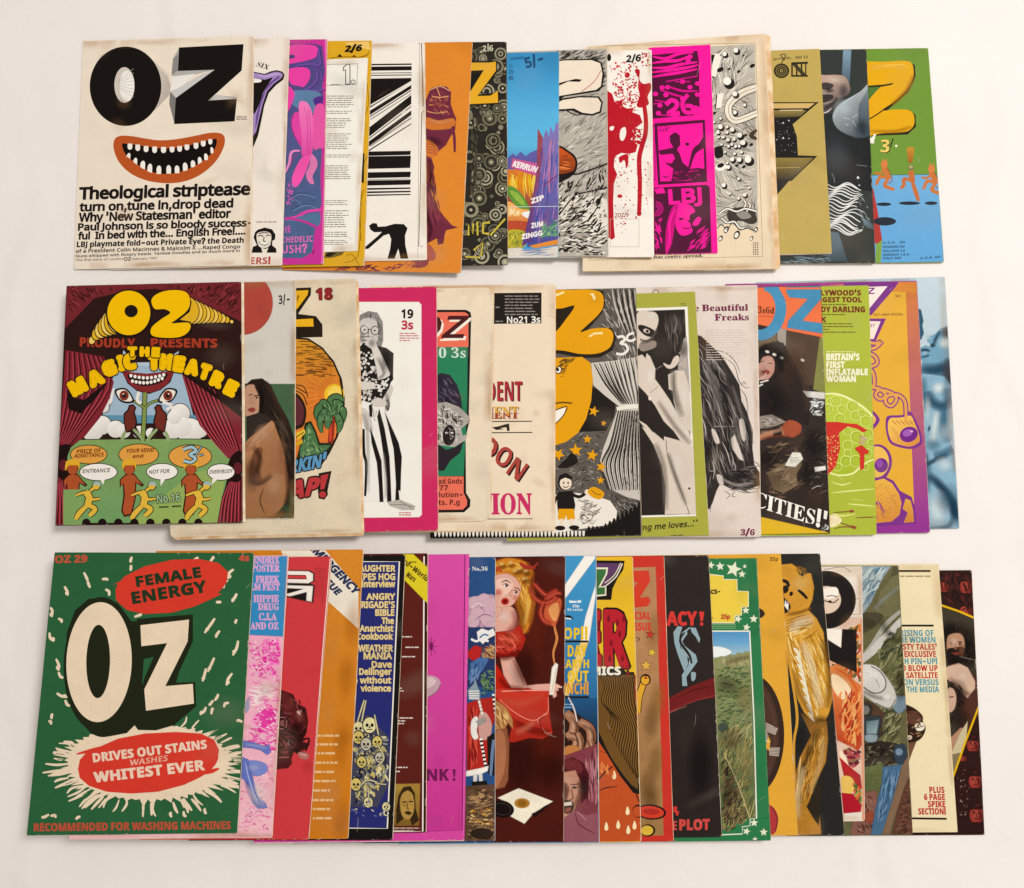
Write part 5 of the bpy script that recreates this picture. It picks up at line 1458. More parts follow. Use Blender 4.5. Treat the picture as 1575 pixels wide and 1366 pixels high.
# tangled stalks and eyeballs
for w_, c_ in ((26, VI), (14, 'd99a50')):
    l(c_, w_, 600, 345, 640, 352, 668, 345, 640, 372, 612, 380); l(c_, w_, 605, 400, 640, 420, 646, 455, 610, 470)
    l(c_, w_, 600, 470, 628, 500, 632, 560, 610, 570, 660, 580, 690, 610, 665, 632, 640, 612, 660, 585, 720, 600, 745, 630, 720, 665, 690, 648, 700, 615, 750, 610, 785, 640, 792, 700, 790, 740)
p(VI, 790, 690, 820, 700, 852, 760, 872, 820, 868, 858, 820, 880, 760, 872, 712, 850, 694, 800, 690, 750, 700, 716, 750, 712, 780, 708, sm=1)
grad('e6b65c', 'cc8440', 760, 740, 850, 860, 786, 720, 818, 716, 842, 766, 860, 820, 856, 848, 815, 868, 762, 860, 722, 842, 704, 798, 702, 750, 716, 726, 750, 724, sm=1)
e('6a2278', 806, 808, 46, 38, -20); e('9a58a4', 800, 800, 26, 18, -20); e('d8a8c8', 820, 792, 8, 5)
for i in range(9):
    l('9a5648', 2.5, 712 + i * 5, 770 + i * 9, 735 + i * 5, 780 + i * 6, tap=.5)
for i in range(16):
    l('a8683c', 2.5, 722 + i * 7, 735 + (i % 3) * 6, 730 + i * 7, 748 + (i % 3) * 6)
p(VI, 590, 640, 620, 680, 655, 720, 658, 745, 630, 780, 600, 790, sm=1); p('e0b060', 590, 660, 620, 700, 642, 732, 620, 765, 590, 770, sm=1)
e(VI, 650, 945, 72, 88, 0); e('e2b35a', 645, 945, 62, 78); e('6a2278', 668, 962, 34, 36); e('8a4898', 660, 952, 18, 20); l(VI, 12, 600, 1015, 650, 1030, 700, 1010, tap=.4)
p(VI, 590, 1040, 680, 1015, 730, 1040, 762, 1090, 820, 1120, 838, 1180, 845, 1255, 590, 1270)
grad('e0ad50', 'c9803c', 640, 1040, 740, 1250, 590, 1052, 680, 1028, 722, 1052, 756, 1104, 770, 1150, 760, 1210, 720, 1244, 590, 1256, sm=0)
grad('d8a04a', 'c07a3c', 800, 1120, 820, 1250, 790, 1128, 815, 1138, 828, 1190, 832, 1246, 780, 1250, 800, 1200, 775, 1180)
scat(['a0603c', 'b87840'], 110, (600, 1060, 680, 1040, 740, 1090, 752, 1190, 700, 1235, 600, 1245), (8, 18), (2, 3), 50, 25)
scat([VI, '8a4058'], 30, (650, 1130, 700, 1140, 690, 1240, 600, 1250, 600, 1130), (20, 50), (3, 5), 60, 20)

# ---- lime cover
mag('lime green magazine headed Britain\'s first inflatable woman', [(1040, 444.5), (1336, 439), (1348.4, 822.7), (1050, 826)], 'a8b043', 1.9, GR)
view(*R2E)
for c_, y0, y1, x1 in (('c4d060', 612, 1000, 660),):
    grad('b6c24e', 'a2b23a', 480, 620, 520, 1000, 380, 606, 440, 605, 520, 630, 590, 670, 640, 720, 660, 1000, 560, 960, 500, 1015, 430, 1010, 400, 990, 360, 1000, sm=0)
l('e9e6a8', 10, 380, 605, 450, 606, 530, 640, 600, 690, 640, 740, tap=.3); l('e6e4a0', 9, 405, 995, 450, 1012, 520, 1005, 560, 975, 600, 945, 640, 930, tap=.3)
for x, y, r in ((440, 640, 26), (400, 680, 24), (470, 680, 20), (525, 665, 28), (540, 712, 24), (590, 740, 26), (460, 730, 26), (500, 860, 24), (500, 900, 18), (545, 820, 30), (600, 800, 24), (490, 940, 26), (540, 940, 28), (600, 900, 22), (570, 700, 18), (410, 640, 14), (500, 790, 20), (620, 850, 20), (590, 970, 16), (450, 970, 20)):
    ring('d2d878', 4, x, y, r); ring('8c9a34', 2.5, x + 2, y + 2, r - 5)
RD = 'c3342c'
p(RD, 380, 745, 450, 745, 500, 752, 545, 755, 580, 775, 600, 788, 575, 798, 550, 780, 500, 768, 458, 800, 462, 880, 440, 970, 400, 1010, 370, 1000, sm=0, a=.2)
dots(['e07a58', 'd8c070', '8f1f20'], 90, (385, 815, 455, 810, 455, 900, 435, 970, 395, 990), (2, 4))
p(RD, 535, 875, 570, 860, 605, 890, 605, 908, 585, 905, 582, 980, 562, 985, 560, 905, 542, 888, sm=0)
scat(['c08a5c', 'b8a080'], 20, (550, 810, 600, 810, 600, 860, 550, 860), (8, 24), (5, 10), 60, 60)
for q in ((420, 1045, 470, 1060, 520, 1048), (420, 1100, 520, 1090, 640, 1080), (500, 1155, 560, 1160, 640, 1168), (420, 1200, 470, 1215, 540, 1205), (520, 1130, 580, 1140), (430, 1000, 480, 1040)):
    l('d6da84', 8, *q, tap=.7)
for q in ((420, 1200, 480, 1195, 535, 1192), (440, 1240, 500, 1262, 545, 1274), (430, 1280, 480, 1270, 540, 1275), (540, 1225, 600, 1222, 640, 1222)):
    l('7a4a2c', 6, *q, tap=.6)
e('8a4030', 520, 1192, 12, 7); e('8a4030', 530, 1272, 14, 8, 20); p('e3d2a8', 400, 1220, 440, 1210, 470, 1235, 450, 1262, 410, 1270, sm=1, a=.4)
g('headline_lettering')
BR = '702a1c'
for s, x0, y, x1, h in (("HOLLYWOOD'S", 285, 112, 566, 26), ('BIGGEST TOOL', 312, 146, 570, 25), ('CANDY DARLING', 290, 196, 586, 28), ('JACK', 300, 246, 392, 26)):
    t(BR, s, x0, y, x1, y, h, 'B', out=BR, ow=1)
t('f2ecc8', "BRITAIN'S", 394, 436, 558, 436, 32, 'B', out='f2ecc8', ow=1.4); t('f2ecc8', 'FIRST', 394, 474, 484, 474, 30, 'B', out='f2ecc8', ow=1.4); t('f2ecc8', 'INFLATABLE', 392, 510, 600, 510, 30, 'B', out='f2ecc8', ow=1.4); t('f2ecc8', 'WOMAN', 394, 544, 540, 544, 30, 'B', out='f2ecc8', ow=1.4)
g('small_print')
for y, x1 in ((158, 530), (208, 560), (254, 600), (268, 600), (282, 420), (296, 590)):
    fine('6c5c28', 372, y - 5, x1, y + 5, 1, h=.5)
fine('d8d488', 392, 388, 560, 400, 1, h=.5)

# ---- orange and blue masthead over a photograph
mag('magazine with orange and blue title over a dark photo of a seated person', [(962, 446.5), (1262.5, 439), (1276.7, 821), (975, 823.5)], '2c211c', 1.9, GR, grain=.3, feather=5)
view(*R2E)
g('picture')
p('e07047', -200, 60, 365, 60, 372, 322, 200, 286, -200, 200, a=.06)
p('3f7f96', 0, 60, 365, 60, 365, 68, 0, 70, a=.06)
p('9c9186', 148, 275, 194, 285, 190, 365, 152, 335, a=.15); p('4c3a2c', 196, 290, 360, 322, 335, 560, 300, 560, 195, 380, a=.3)
p('7d7c42', 362, 325, 374, 330, 385, 600, 330, 580, a=.2); p('6a5a44', 40, 310, 130, 300, 140, 345, 60, 370, 30, 400, sm=1, a=.4)
p('1c1411', 60, 400, 80, 366, 130, 345, 176, 352, 200, 390, 200, 440, 250, 520, 290, 600, 305, 700, 300, 760, 240, 740, 180, 730, 60, 740, sm=0, a=.4)
p('b98a78', 56, 440, 74, 410, 110, 408, 134, 440, 134, 480, 118, 512, 96, 530, 60, 522, sm=1, a=.15)
p('181010', 50, 420, 80, 372, 130, 358, 165, 392, 168, 470, 150, 540, 136, 520, 138, 450, 118, 414, 76, 418, 56, 450, sm=1, a=.3)
l('3a2420', 5, 62, 445, 82, 440); l('3a2420', 5, 96, 452, 122, 452); p('8a3c38', 74, 494, 96, 488, 108, 498, 90, 506, sm=1); l('8a5a4c', 4, 86, 455, 84, 476, 92, 480)
for x, y in ((98, 394), (134, 408), (168, 424), (274, 436)):
    e('cfc8b4', x, y, 11, 7, 20)
l('c4a090', 12, 52, 535, 80, 520, 92, 500, tap=.4); l('d8d0c4', 7, 62, 548, 104, 536); l('d8d0c4', 8, 55, 566, 76, 556)
p('8d7f74', 62, 720, 120, 710, 170, 735, 188, 745, 120, 770, 62, 775, sm=0, a=.5); scat(['aaa094', '5c5048'], 26, (62, 715, 180, 735, 130, 770, 64, 772), (15, 40), (4, 9), 12, 25)
grad('b47a5c', '8a4a34', 60, 810, 250, 790, 62, 812, 120, 790, 180, 765, 215, 740, 262, 760, 265, 800, 230, 822, 150, 812, 62, 836, sm=0, a=.2); p('1c1411', 128, 772, 164, 776, 168, 810, 132, 812)
p('9a4a30', 180, 760, 215, 738, 262, 760, 262, 802, 220, 820, 188, 800, sm=1, a=.5)
p('d6cfc4', 280, 592, 388, 600, 386, 628, 300, 618); scat(['9aa0a2', 'e6e4de', '4c4a48', 'b8b4aa'], 50, (305, 628, 386, 632, 386, 712, 330, 716, 310, 690), (12, 44), (5, 12), -20, 50)
scat(['46342a', '5c4636', '2a1c16', '705844'], 90, (60, 830, 250, 830, 290, 1000, 300, 1100, 100, 1150, 70, 1000), (20, 70), (6, 16), -30, 40, a=.4)
scat(['15100d', '352820', '54483e', '1c1613'], 90, (270, 820, 400, 780, 408, 1180, 300, 1120, 260, 1000), (15, 60), (4, 12), -20, 50, a=.4)
p('6f5c44', 100, 1000, 170, 960, 250, 920, 270, 960, 240, 1010, 250, 1060, 180, 1100, 130, 1080, sm=0, a=.4); scat(['8a745a', '4a3a2c'], 30, (110, 1000, 240, 940, 250, 1060, 150, 1090), (20, 60), (5, 12), -30, 30)
p('dcd6c6', 190, 962, 225, 900, 262, 902, 274, 930, 236, 968, sm=0); p('e8e2d6', 336, 974, 386, 968, 388, 982, 340, 992); fine('8a8476', 212, 920, 258, 950, 4, h=.35)
l('b8b0a4', 4, 320, 1080, 350, 1066, 365, 1068)
so('4a3226', 200, 520, 90, 160, 10, .35); so('0c0807', 130, 640, 90, 100, 0, .6); so('7a5a48', 250, 380, 70, 90, 0, .25); sl('5c4434', 60, 210, 380, 280, 520, 300, 700, al=.35)
so('d8b0a0', 92, 455, 30, 34, 0, .5); sl('0f0a09', 40, 52, 400, 90, 365, 150, 390, 170, 500, al=.8); so('6a3a30', 70, 500, 26, 24, 0, .4); sl('2a1a16', 30, 60, 600, 120, 660, 60, 700, al=.6)
sl('d09a7c', 26, 62, 800, 120, 796, 175, 780, al=.6); sl('5c2c20', 24, 62, 834, 140, 818, 210, 822, al=.7); sl('4a3a30', 80, 200, 860, 260, 840, 290, 800, al=.6); so('0f0b0a', 330, 860, 70, 100, 0, .7); so('5f4c3a', 140, 1040, 70, 60, 0, .5)
so('100b0a', 100, 930, 90, 60, -20, .6); so('4c3a2c', 350, 1120, 60, 60, 0, .5); so('15100d', 300, 1000, 60, 90, 0, .6); sl('8a7058', 26, 120, 1010, 190, 1000, 240, 980, al=.4)
p('d8ad35', -200, 1196, 75, 1225, 400, 1300, 400, 1320, -200, 1320, a=.06)
scat(['d0d0cc', '34302c', '8c8880'], 26, (365, 1260, 410, 1250, 414, 1290, 370, 1292), (10, 26), (4, 9), -40, 40); p('c8402c', 410, 1290, 418, 1284, 418, 1302, 408, 1304)
g('title_lettering')
BL = '4686a8'
ring(BL, 54, 70, 186, 95, 125, 8, -90, 150, 30)
p(BL, 185, 85, 365, 85, 372, 120, 270, 240, 375, 255, 375, 300, 200, 272, 205, 240, 305, 128, 190, 118)
p('e07047', 150, 60, 185, 60, 192, 100, 210, 130, 190, 132)
g('headline_lettering')
t('4a1c14', '3s6d', 50, 200, 132, 204, 32, 'S'); l('a8442c', 2.5, 52, 214, 132, 220, sm=0)
t('efe8da', "ATROCITIES!'", -230, 1082, 390, 1280, 74, 'S', up=(.12, -1), sh='15100d', so=(5, 4))

# ---- long hair
mag('pale cream magazine titled Beautiful Freaks with cascading dark hair', [(858, 445), (1164.4, 438.4), (1170.5, 825.8), (866, 827)], 'd9cabc', 1.8, GR, grain=.12, feather=4)
view(*R2D)
g('picture')
p('2a2320', 745, 310, 775, 318, 830, 370, 880, 420, 930, 500, 965, 560, 975, 640, 1005, 700, 1028, 800, 1030, 880, 1040, 960, 1072, 1010, 1068, 1060, 1000, 1085, 930, 1080, 870, 1050, 850, 1090, 830, 1150, 815, 1180, 780, 1170, 745, 900, a=.4)
hairf = lambda x, y: 62 + (y - 600) * .045 + (900 - x) * .05
HA = (750, 330, 820, 380, 930, 510, 970, 640, 1020, 790, 1030, 940, 960, 1060, 850, 1060, 780, 1140, 760, 900)
scat(['4c4440', '5f5752', '3a322e', '17120f', '6f6660'], 190, HA, (70, 240), (3, 9), hairf, 9, .9, .3)
scat(['8f867e', 'b5aca2'], 40, HA, (50, 150), (3, 6), hairf, 7, .95, .3)
p('cdbfb2', 830, 780, 850, 800, 866, 846, 850, 850, 836, 820, sm=1); p('d3c5b8', 925, 830, 942, 812, 968, 880, 986, 938, 968, 930, 935, 880, sm=0); p('cdbfb2', 968, 740, 985, 735, 998, 800, 990, 840, 974, 800, sm=1); p('c4b6aa', 855, 1010, 880, 1020, 885, 1060, 865, 1050, sm=1)
l('8f867e', 5, 840, 768, 940, 768); l('8f867e', 5, 820, 990, 845, 992)
scat(['3a322e', '57504a', '1d1714', '6b625c'], 60, (870, 1000, 1075, 960, 1075, 1060, 1000, 1110, 900, 1100), (40, 110), (3, 9), 20, 30, .9, .4)
sl('8a8078', 40, 790, 420, 850, 600, 900, 780, al=.35); sl('0f0b09', 50, 830, 450, 900, 640, 920, 900, al=.5); sl('9a9088', 24, 930, 560, 980, 720, 1010, 900, al=.35); so('0f0b09', 800, 900, 50, 120, 10, .6); so('0f0b09', 960, 1020, 90, 40, -10, .6)
sl('b8ada2', 22, 880, 1030, 950, 1060, 1040, 1050, al=.5)
for q in ((835, 385, 900, 400, 950, 450, 970, 500), (880, 420, 940, 460, 965, 540, 1000, 575, 1020, 570), (970, 580, 1000, 620, 1010, 700), (975, 560, 990, 545, 1000, 560), (1000, 700, 1030, 780, 1034, 860), (1030, 940, 1060, 955, 1076, 990), (860, 1070, 830, 1130, 820, 1200), (930, 1080, 1000, 1100, 1060, 1090), (890, 1090, 920, 1110, 900, 1130), (950, 1085, 930, 1115, 950, 1120), (1020, 1070, 1060, 1080, 1072, 1040)):
    l('332a26', 3.2, *q, tap=.6)
for q in ((530, 100, 545, 84, 562, 90, 560, 102),):
    l(K, 3, *q)
fine('cbbbac', 800, 280, 1010, 440, 13, h=.25, ragged=.2)
g('headline_lettering')
t('6e2040', 'The Beautiful', 670, 192, 1010, 188, 32, 'S', out='6e2040', ow=.6); t('6e2040', 'Freaks', 844, 238, 1014, 236, 32, 'S', out='6e2040', ow=.6); t('6e2040', '3/6', 972, 1312, 1042, 1312, 28, 'S', it=.1, out='6e2040', ow=1)

# ---- olive frame
mag('olive green framed magazine with a tall black and white portrait', [(762, 459), (1069, 448.6), (1090.6, 823.4), (780, 832)], 'a3a045', 1.9, GR, feather=3.5)
view(*R2D)
g('picture')
p('ebe3d4', 300, 184, 706, 170, 748, 1214, 300, 1226, a=.05)
p('241d19', 300, 198, 692, 184, 736, 1204, 300, 1216, a=.15)
SK = 'd3c3b2'
p(SK, 455, 205, 520, 194, 552, 205, 560, 240, 545, 290, 520, 330, 470, 368, 440, 370, sm=1); p('241d19', 466, 262, 500, 268, 540, 290, 538, 316, 500, 312, 466, 282, sm=1); e('cfc0b0', 503, 290, 16, 9, 20); e('241d19', 506, 291, 8); l('4a3c34', 6, 470, 330, 500, 340, 540, 322)
p('8f8074', 470, 355, 540, 340, 545, 370, 480, 390, sm=1)
scat(['4a403a', '6b615a', '352c27'], 50, (580, 200, 690, 190, 700, 330, 640, 420, 600, 340), (40, 110), (3, 6), 84, 10, .9)
l('8d847c', 8, 640, 210, 652, 250, 640, 300, tap=.8)
p('a59a90', 690, 330, 702, 320, 720, 600, 690, 500, 660, 480, sm=0); p('b3a598', 660, 460, 690, 430, 700, 420, 706, 480)
p(SK, 640, 425, 660, 415, 664, 440, 640, 470, 610, 476, 588, 452, 620, 462, sm=1); p('8a7d72', 664, 400, 690, 376, 690, 400, 672, 408)
p(SK, 448, 420, 480, 410, 498, 430, 504, 404, 520, 420, 545, 480, 542, 530, 565, 560, 620, 640, 660, 720, 712, 790, 728, 850, 720, 866, 690, 862, 640, 790, 590, 740, 545, 660, 500, 600, 470, 570, 448, 540, sm=0, a=.1)
l('8f7f72', 3, 520, 600, 542, 582, 562, 565)
p(SK, 612, 510, 650, 488, 690, 490, 712, 560, 722, 700, 728, 800, 690, 760, 655, 700, 640, 640, 636, 590, 616, 580, sm=0, a=.12); l('a39486', 12, 640, 500, 640, 600, 660, 690, tap=.6)
e('e6dacb', 518, 628, 6, 10, -15)
p(SK, 460, 735, 500, 760, 560, 830, 590, 870, 592, 820, 660, 838, 700, 850, 730, 866, 745, 1205, 720, 1204, 690, 1130, 650, 1010, 600, 880, 560, 850, sm=0, a=.08)
p(SK, 480, 770, 540, 860, 580, 960, 600, 1070, 596, 1206, 700, 1204, 716, 1200, 690, 1140, 640, 1010, 605, 900, 600, 850, 540, 800, sm=0, a=.08)
l('3a302a', 3, 600, 830, 606, 900, 640, 1000, 690, 1130, 715, 1200)
e('241d19', 716, 1078, 6)
so('f0e6d8', 520, 520, 30, 70, 0, .7); sl('8f8074', 34, 560, 640, 640, 760, 720, 855, al=.6); sl('f2e8dc', 30, 560, 600, 640, 690, 716, 820, al=.6); so('f0e6d8', 690, 620, 36, 110, 0, .6); sl('7d7066', 44, 636, 480, 640, 580, 680, 720, al=.6)
so('efe4d6', 660, 960, 60, 120, -15, .6); sl('6f635a', 34, 610, 900, 640, 1000, 700, 1160, al=.6); sl('8a7d72', 40, 545, 850, 590, 980, 600, 1190, al=.6); so('f0e6da', 525, 215, 30, 24, 0, .6); sl('5c524a', 26, 470, 345, 520, 335, 556, 280, al=.7)
so('5c524a', 640, 240, 40, 50, 0, .5); so('6f655c', 690, 380, 26, 50, 0, .6)
fine('5c5a28', 672, 150, 704, 164, 2, h=.4)
g('headline_lettering')
t('29231a', 'leaving me loves...', 395, 1296, 738, 1268, 30, 'H', it=.25); t('29231a', "''", 738, 1262, 760, 1260, 26, 'H')
p('241d19', 622, 1316, 650, 1312, 650, 1322, 622, 1322); p('241d19', 660, 1312, 684, 1310, 672, 1322)

# ---- yellow letters, black curtain
mag('black and white engraved magazine with orange balloon letters, stars and curtain', [(660, 449), (978, 443), (987, 824.2), (661.5, 829)], '5c554d', 2.2, GR)
view(*R2D)
OR, GY_ = 'dc9a2c', '8f867b'
g('picture')
p('1c1713', 40, 590, 235, 570, 350, 640, 340, 720, 300, 790, 40, 800)
scat([GY_, '3d362f', 'c9bfb1', '2a241f'], 330, (40, 85, 450, 75, 468, 480, 340, 640, 250, 590, 220, 430, 300, 400, 330, 340, 240, 290, 280, 180, 40, 200), (20, 60), (2, 5), lambda x, y: 55 + 25 * math.sin(x * .02), 16)
for i in range(5):
    l('b9afa2', 10, 330 + i * 28, 80, 350 + i * 26, 180, 400 + i * 18, 300, tap=.6); l('1c1713', 8, 344 + i * 28, 80, 366 + i * 26, 190, 410 + i * 18, 320, tap=.6)
scat(['1c1713', '47403a', 'a89e91', '6d655c'], 220, (40, 800, 300, 790, 300, 980, 240, 1100, 40, 1090), (10, 34), (2, 5), lambda x, y: 40 * math.sin(x * .03), 25)
# curtain drawn in by its sash
p('cbc1b3', 225, 450, 330, 440, 460, 420, 468, 640, 460, 668, 370, 672, 290, 610, 235, 560, sm=0)
for i in range(9):
    l('1c1713', 9, 240 + i * 26, 455 - i * 4, 300 + i * 22, 560 + i * 4, 380 + i * 11, 655, tap=.5); l('6d655c', 5, 252 + i * 26, 455 - i * 4, 312 + i * 20, 560 + i * 4, 386 + i * 10, 655, tap=.5)
p('c9bfb1', 355, 690, 468, 676, 478, 1140, 400, 1120, 320, 1080, 290, 1000, 270, 940, 285, 880, 330, 760, sm=0)
for i in range(10):
    l('1c1713', 9, 362 + i * 11.5, 688, 320 + i * 16 + (4 if i < 4 else 0), 850, 278 + i * 22, 960, 312 + i * 18, 1085, tap=.4); l('7d756b', 5, 366 + i * 11.5, 688, 330 + i * 16, 850, 290 + i * 22, 960, 322 + i * 18, 1090, tap=.4)
p('e6dccd', 350, 672, 400, 660, 466, 656, 468, 676, 400, 682, 356, 690)
scat(['2a241f', '8f867b'], 90, (370, 690, 470, 680, 474, 1120, 380, 1090), (10, 30), (2, 4), 85, 14)
# bare stage and torn front edge
p('e6dccc', 40, 1110, 150, 1100, 240, 1112, 320, 1140, 355, 1190, 350, 1230, 300, 1262, 40, 1300, sm=0)
scat(['6d655c', 'b5aa9c', '8f867b'], 60, (150, 1130, 300, 1150, 240, 1270, 160, 1270), (14, 50), (3, 8), -10, 40, .8, .5)
scat(['1c1713', '57504a', '8f867b'], 130, (300, 1100, 470, 1120, 470, 1170, 355, 1230, 350, 1180), (8, 30), (2, 5), 45, 25)
p('120e0b', -600, 1296, 40, 1300, 200, 1288, 300, 1270, 360, 1240, 420, 1200, 475, 1160, 490, 1340, -600, 1345)
for i in range(13):
    x = 205 + i * 21
    y = 1290 - max(0, i - 3) * 13.5
    p('120e0b', x, y + 10, x + 4, y - 20, x + 12, y - 22, x + 16, y + 6, sm=1)
for i in range(40):
    x = -560 + i * 19
    p('e6dccd', x, 1290, x + 13, 1290, x + 11, 1312, x + 6, 1322, x + 1, 1310) if x < 200 else None
# plain little figure on the stage
e(K, 95, 1048, 36, 38); e('e6d2b8', 98, 1052, 30, 32); p(K, 60, 1040, 66, 1012, 100, 1000, 132, 1022, 128, 1036, 96, 1024); e(K, 88, 1050, 4, 6); e(K, 110, 1050, 4, 6); l(K, 4, 84, 1066, 98, 1074, 114, 1064)
p(K, 62, 1094, 132, 1090, 146, 1160, 140, 1200, 60, 1200, 54, 1150, sm=0); l(K, 16, 126, 1105, 165, 1120, 200, 1100); e('e6d2b8', 206, 1096, 14); l(K, 16, 66, 1105, 44, 1140, 30, 1180)
p(OR, 62, 1180, 140, 1180, 144, 1232, 106, 1236, 100, 1210, 92, 1236, 58, 1232); l('e6d2b8', 16, 78, 1230, 76, 1272, sm=0); l('e6d2b8', 16, 126, 1230, 130, 1270, sm=0); e(K, 70, 1276, 26, 12); e(K, 140, 1274, 26, 12)
p(OR, 208, 1090, 240, 1070, 290, 1100, 270, 1132, 225, 1118, sm=1); l('6b4a14', 4, 225, 1085, 250, 1105, 275, 1110)
star(OR, 238, 692, 28, 15); star(OR, 287, 752, 16, 10); star(OR, 206, 832, 24, 0); star(OR, 148, 888, 36, -5, out=K); star(OR, 230, 912, 32, 10, out=K); star(OR, 62, 908, 34, 30, out=K); star(OR, 275, 970, 28, 15, out=K); star(OR, 272, 1038, 22, 0, out=K)
p('1c1713', 100, 930, 130, 900, 160, 940, 120, 970, 60, 972, sm=1)
g('title_lettering')
p('2a2116', -40, 178, 60, 180, 160, 165, 180, 205, 170, 240, 80, 260, 20, 360, -40, 380)
p('241b10', -60, 82, 200, 80, 285, 90, 296, 150, 280, 200, 220, 270, 190, 300, 260, 276, 330, 275, 350, 320, 335, 385, 270, 422, 180, 425, 80, 405, -60, 390)
p(OR, -60, 88, 120, 85, 225, 84, 280, 105, 286, 165, 260, 210, 205, 262, 172, 296, 235, 278, 310, 278, 336, 312, 320, 370, 260, 402, 170, 405, 80, 388, -60, 380, -60, 350, 40, 300, 100, 230, 140, 165, 60, 182, -60, 190, sm=1)
p('241b10', 40, 180, 100, 176, 145, 160, 130, 172, 90, 186, 40, 192)
p('efd9a0', 218, 104, 236, 100, 250, 128, 238, 138, 230, 118); p('efd9a0', 212, 316, 240, 298, 282, 296, 285, 306, 240, 308, 220, 322); p('efd9a0', 40, 108, 90, 92, 90, 102, 44, 120)
p(OR, -100, 430, 180, 420, 222, 450, 234, 530, 225, 640, 200, 730, 160, 800, 100, 845, 40, 864, -100, 870, sm=0)
scat(['5f4318'], 40, (40, 425, 180, 420, 120, 450, 100, 520, 60, 530), (15, 40), (3, 6), -30, 30)
e('efe6d8', 62, 486, 14, 18, 20); ring(K, 5, 62, 486, 14, 18, 20); e(K, 58, 484, 7, 9)
p('efe6d8', 40, 690, 100, 672, 90, 705, 60, 740, 40, 752); l(K, 5, 40, 690, 102, 668, 88, 710, 50, 752); l('5f4318', 8, 30, 656, 80, 648, 130, 652)
g('price_lettering')
l('e9dfd0', 13, 356, 322, 384, 318, 392, 336, 372, 352, 398, 360, 408, 384, 384, 406, 350, 404); l('e9dfd0', 12, 440, 300, 412, 310, 404, 332, 424, 340, 446, 330)

# ---- No 21
mag('aged cream magazine with small black masthead and red lettering No 21', [(569, 439.5), (854, 437), (852.8, 815.5), (560, 818)], 'e6d2b6', 2.0, GR, pages=8, aged=True, fan=1.6, fandir=(.6, -1), round_=.002)
view(*R2C)
g('masthead_panel')
p('201a17', 200, 102, 628, 98, 627, 252, 200, 257)
fine('8d847a', 444, 108, 622, 215, 7, h=.35, ragged=.4); fine('8d847a', 398, 165, 425, 178, 1); fine('8d847a', 398, 236, 436, 248, 1)
t('efe6d8', 'No21 3s', 455, 252, 622, 250, 34, 'H')
g('headline_lettering')
CR = 'a8323a'
t(CR, 'PRESIDENT', 168, 642, 530, 640, 98, 'B', sh='3a1c1a', so=(5, 3)); 
t('d8a848', 'PATIENT', 250, 730, 512, 726, 58, 'S', sh='7a2a28', so=(4, 3)); t('a33b34', 'PATIENT', 250, 730, 512, 726, 26, 'S')
l('241d19', 5, 300, 744, 580, 742, sm=0); l('241d19', 5, 300, 800, 582, 798, sm=0)
p('241d19', 380, 772, 410, 768, 450, 756, 466, 754, 468, 790, 456, 792, 452, 772, 420, 776, 440, 782, 400, 786); 
for s, x, y, r in (('D', 318, 905, 18), ('O', 384, 945, 28), ('N', 448, 1000, 34)):
    cx, cy = math.cos(math.radians(r)), math.sin(math.radians(r))
    t('a5453c', s, x, y, x + 74 * cx, y + 74 * cy, 98, 'B', sh='2a1512', so=(7, 8))
t('c2355f', 'REVOLUTION', -130, 1210, 578, 1206, 102, 'S', out='c2355f', ow=2)
l('4a4038', 4, 260, 1232, 582, 1230, sm=0)

# ---- No 20, rolled edge
mag('cream magazine with rolled worn edge, green panel and red title box', [(475, 447), (759.6, 442.3), (753.5, 801.5), (470, 806)], 'e2d0b5', 1.5, GR, pages=5, aged=True, round_=.008, grain=.14)
view(*R2C)
g('picture')
p('1d1815', -260, 184, 250, 184, 272, 196, 276, 215, 264, 700, 268, 740, 248, 820, 250, 1100, 272, 1136, 270, 1170, 240, 1198, -260, 1204)
p('e2705a', -260, 196, 244, 196, 262, 208, 262, 370, -260, 372); p('2e7a54', -260, 374, 258, 370, 256, 640, 238, 1016, -260, 1020)
p('e2705a', -260, 1020, 238, 1018, 238, 1100, 256, 1138, 254, 1164, 234, 1184, -260, 1190)
p('2f2834', 60, 520, 130, 500, 170, 510, 205, 560, 225, 620, 230, 680, 120, 700, 60, 700, sm=0, a=.5)
scat(['4c4250', '241d28', '5d5460'], 50, (100, 520, 170, 515, 220, 620, 222, 660, 100, 670), (20, 50), (4, 8), 50, 30)
p('a89f94', 60, 660, 150, 645, 215, 670, 268, 720, 262, 750, 225, 780, 235, 815, 262, 800, 245, 840, 190, 870, 100, 860, 60, 850, sm=0, a=.4)
scat(['d8d0c4', '3a332f', '6d655e', '2a241f', 'bfb6aa'], 110, (80, 665, 150, 655, 240, 700, 230, 790, 200, 860, 90, 850), (10, 40), (4, 10), 35, 60, a=.3)
e('241d1c', 165, 812, 32, 52, 5); e('d8cfc2', 152, 800, 7, 5); e('d8cfc2', 180, 800, 7, 5); scat(['8d847a', '4a423c'], 14, (140, 770, 195, 770, 195, 860, 140, 860), (10, 24), (3, 6), 60, 40)
p('2a2127', 100, 850, 150, 885, 200, 870, 238, 840, 220, 900, 170, 940, 140, 990, 100, 990, sm=0)
g('title_lettering')
t('efe2d0', 'OZ', -20, 336, 246, 336, 112, 'B', it=.3); t('4a1c1c', 'OZ', -30, 326, 236, 326, 112, 'B', it=.3)
l('efe2d0', 8, 120, 336, 215, 334, sm=0)
g('headline_lettering')
t('c9dcc8', 'No20 3s', -30, 426, 248, 424, 50, 'S')
for y, s, x1 in ((1056, 'Mad Gods', 230), (1090, 'Play it 77', 160), (1124, 'Revolution-', 232), (1162, 'Agents. P.g', 218)):
    t('4a1c1c', s, x1 - 25 * len(s) * .72, y, x1, y - 2, 26, 'B')

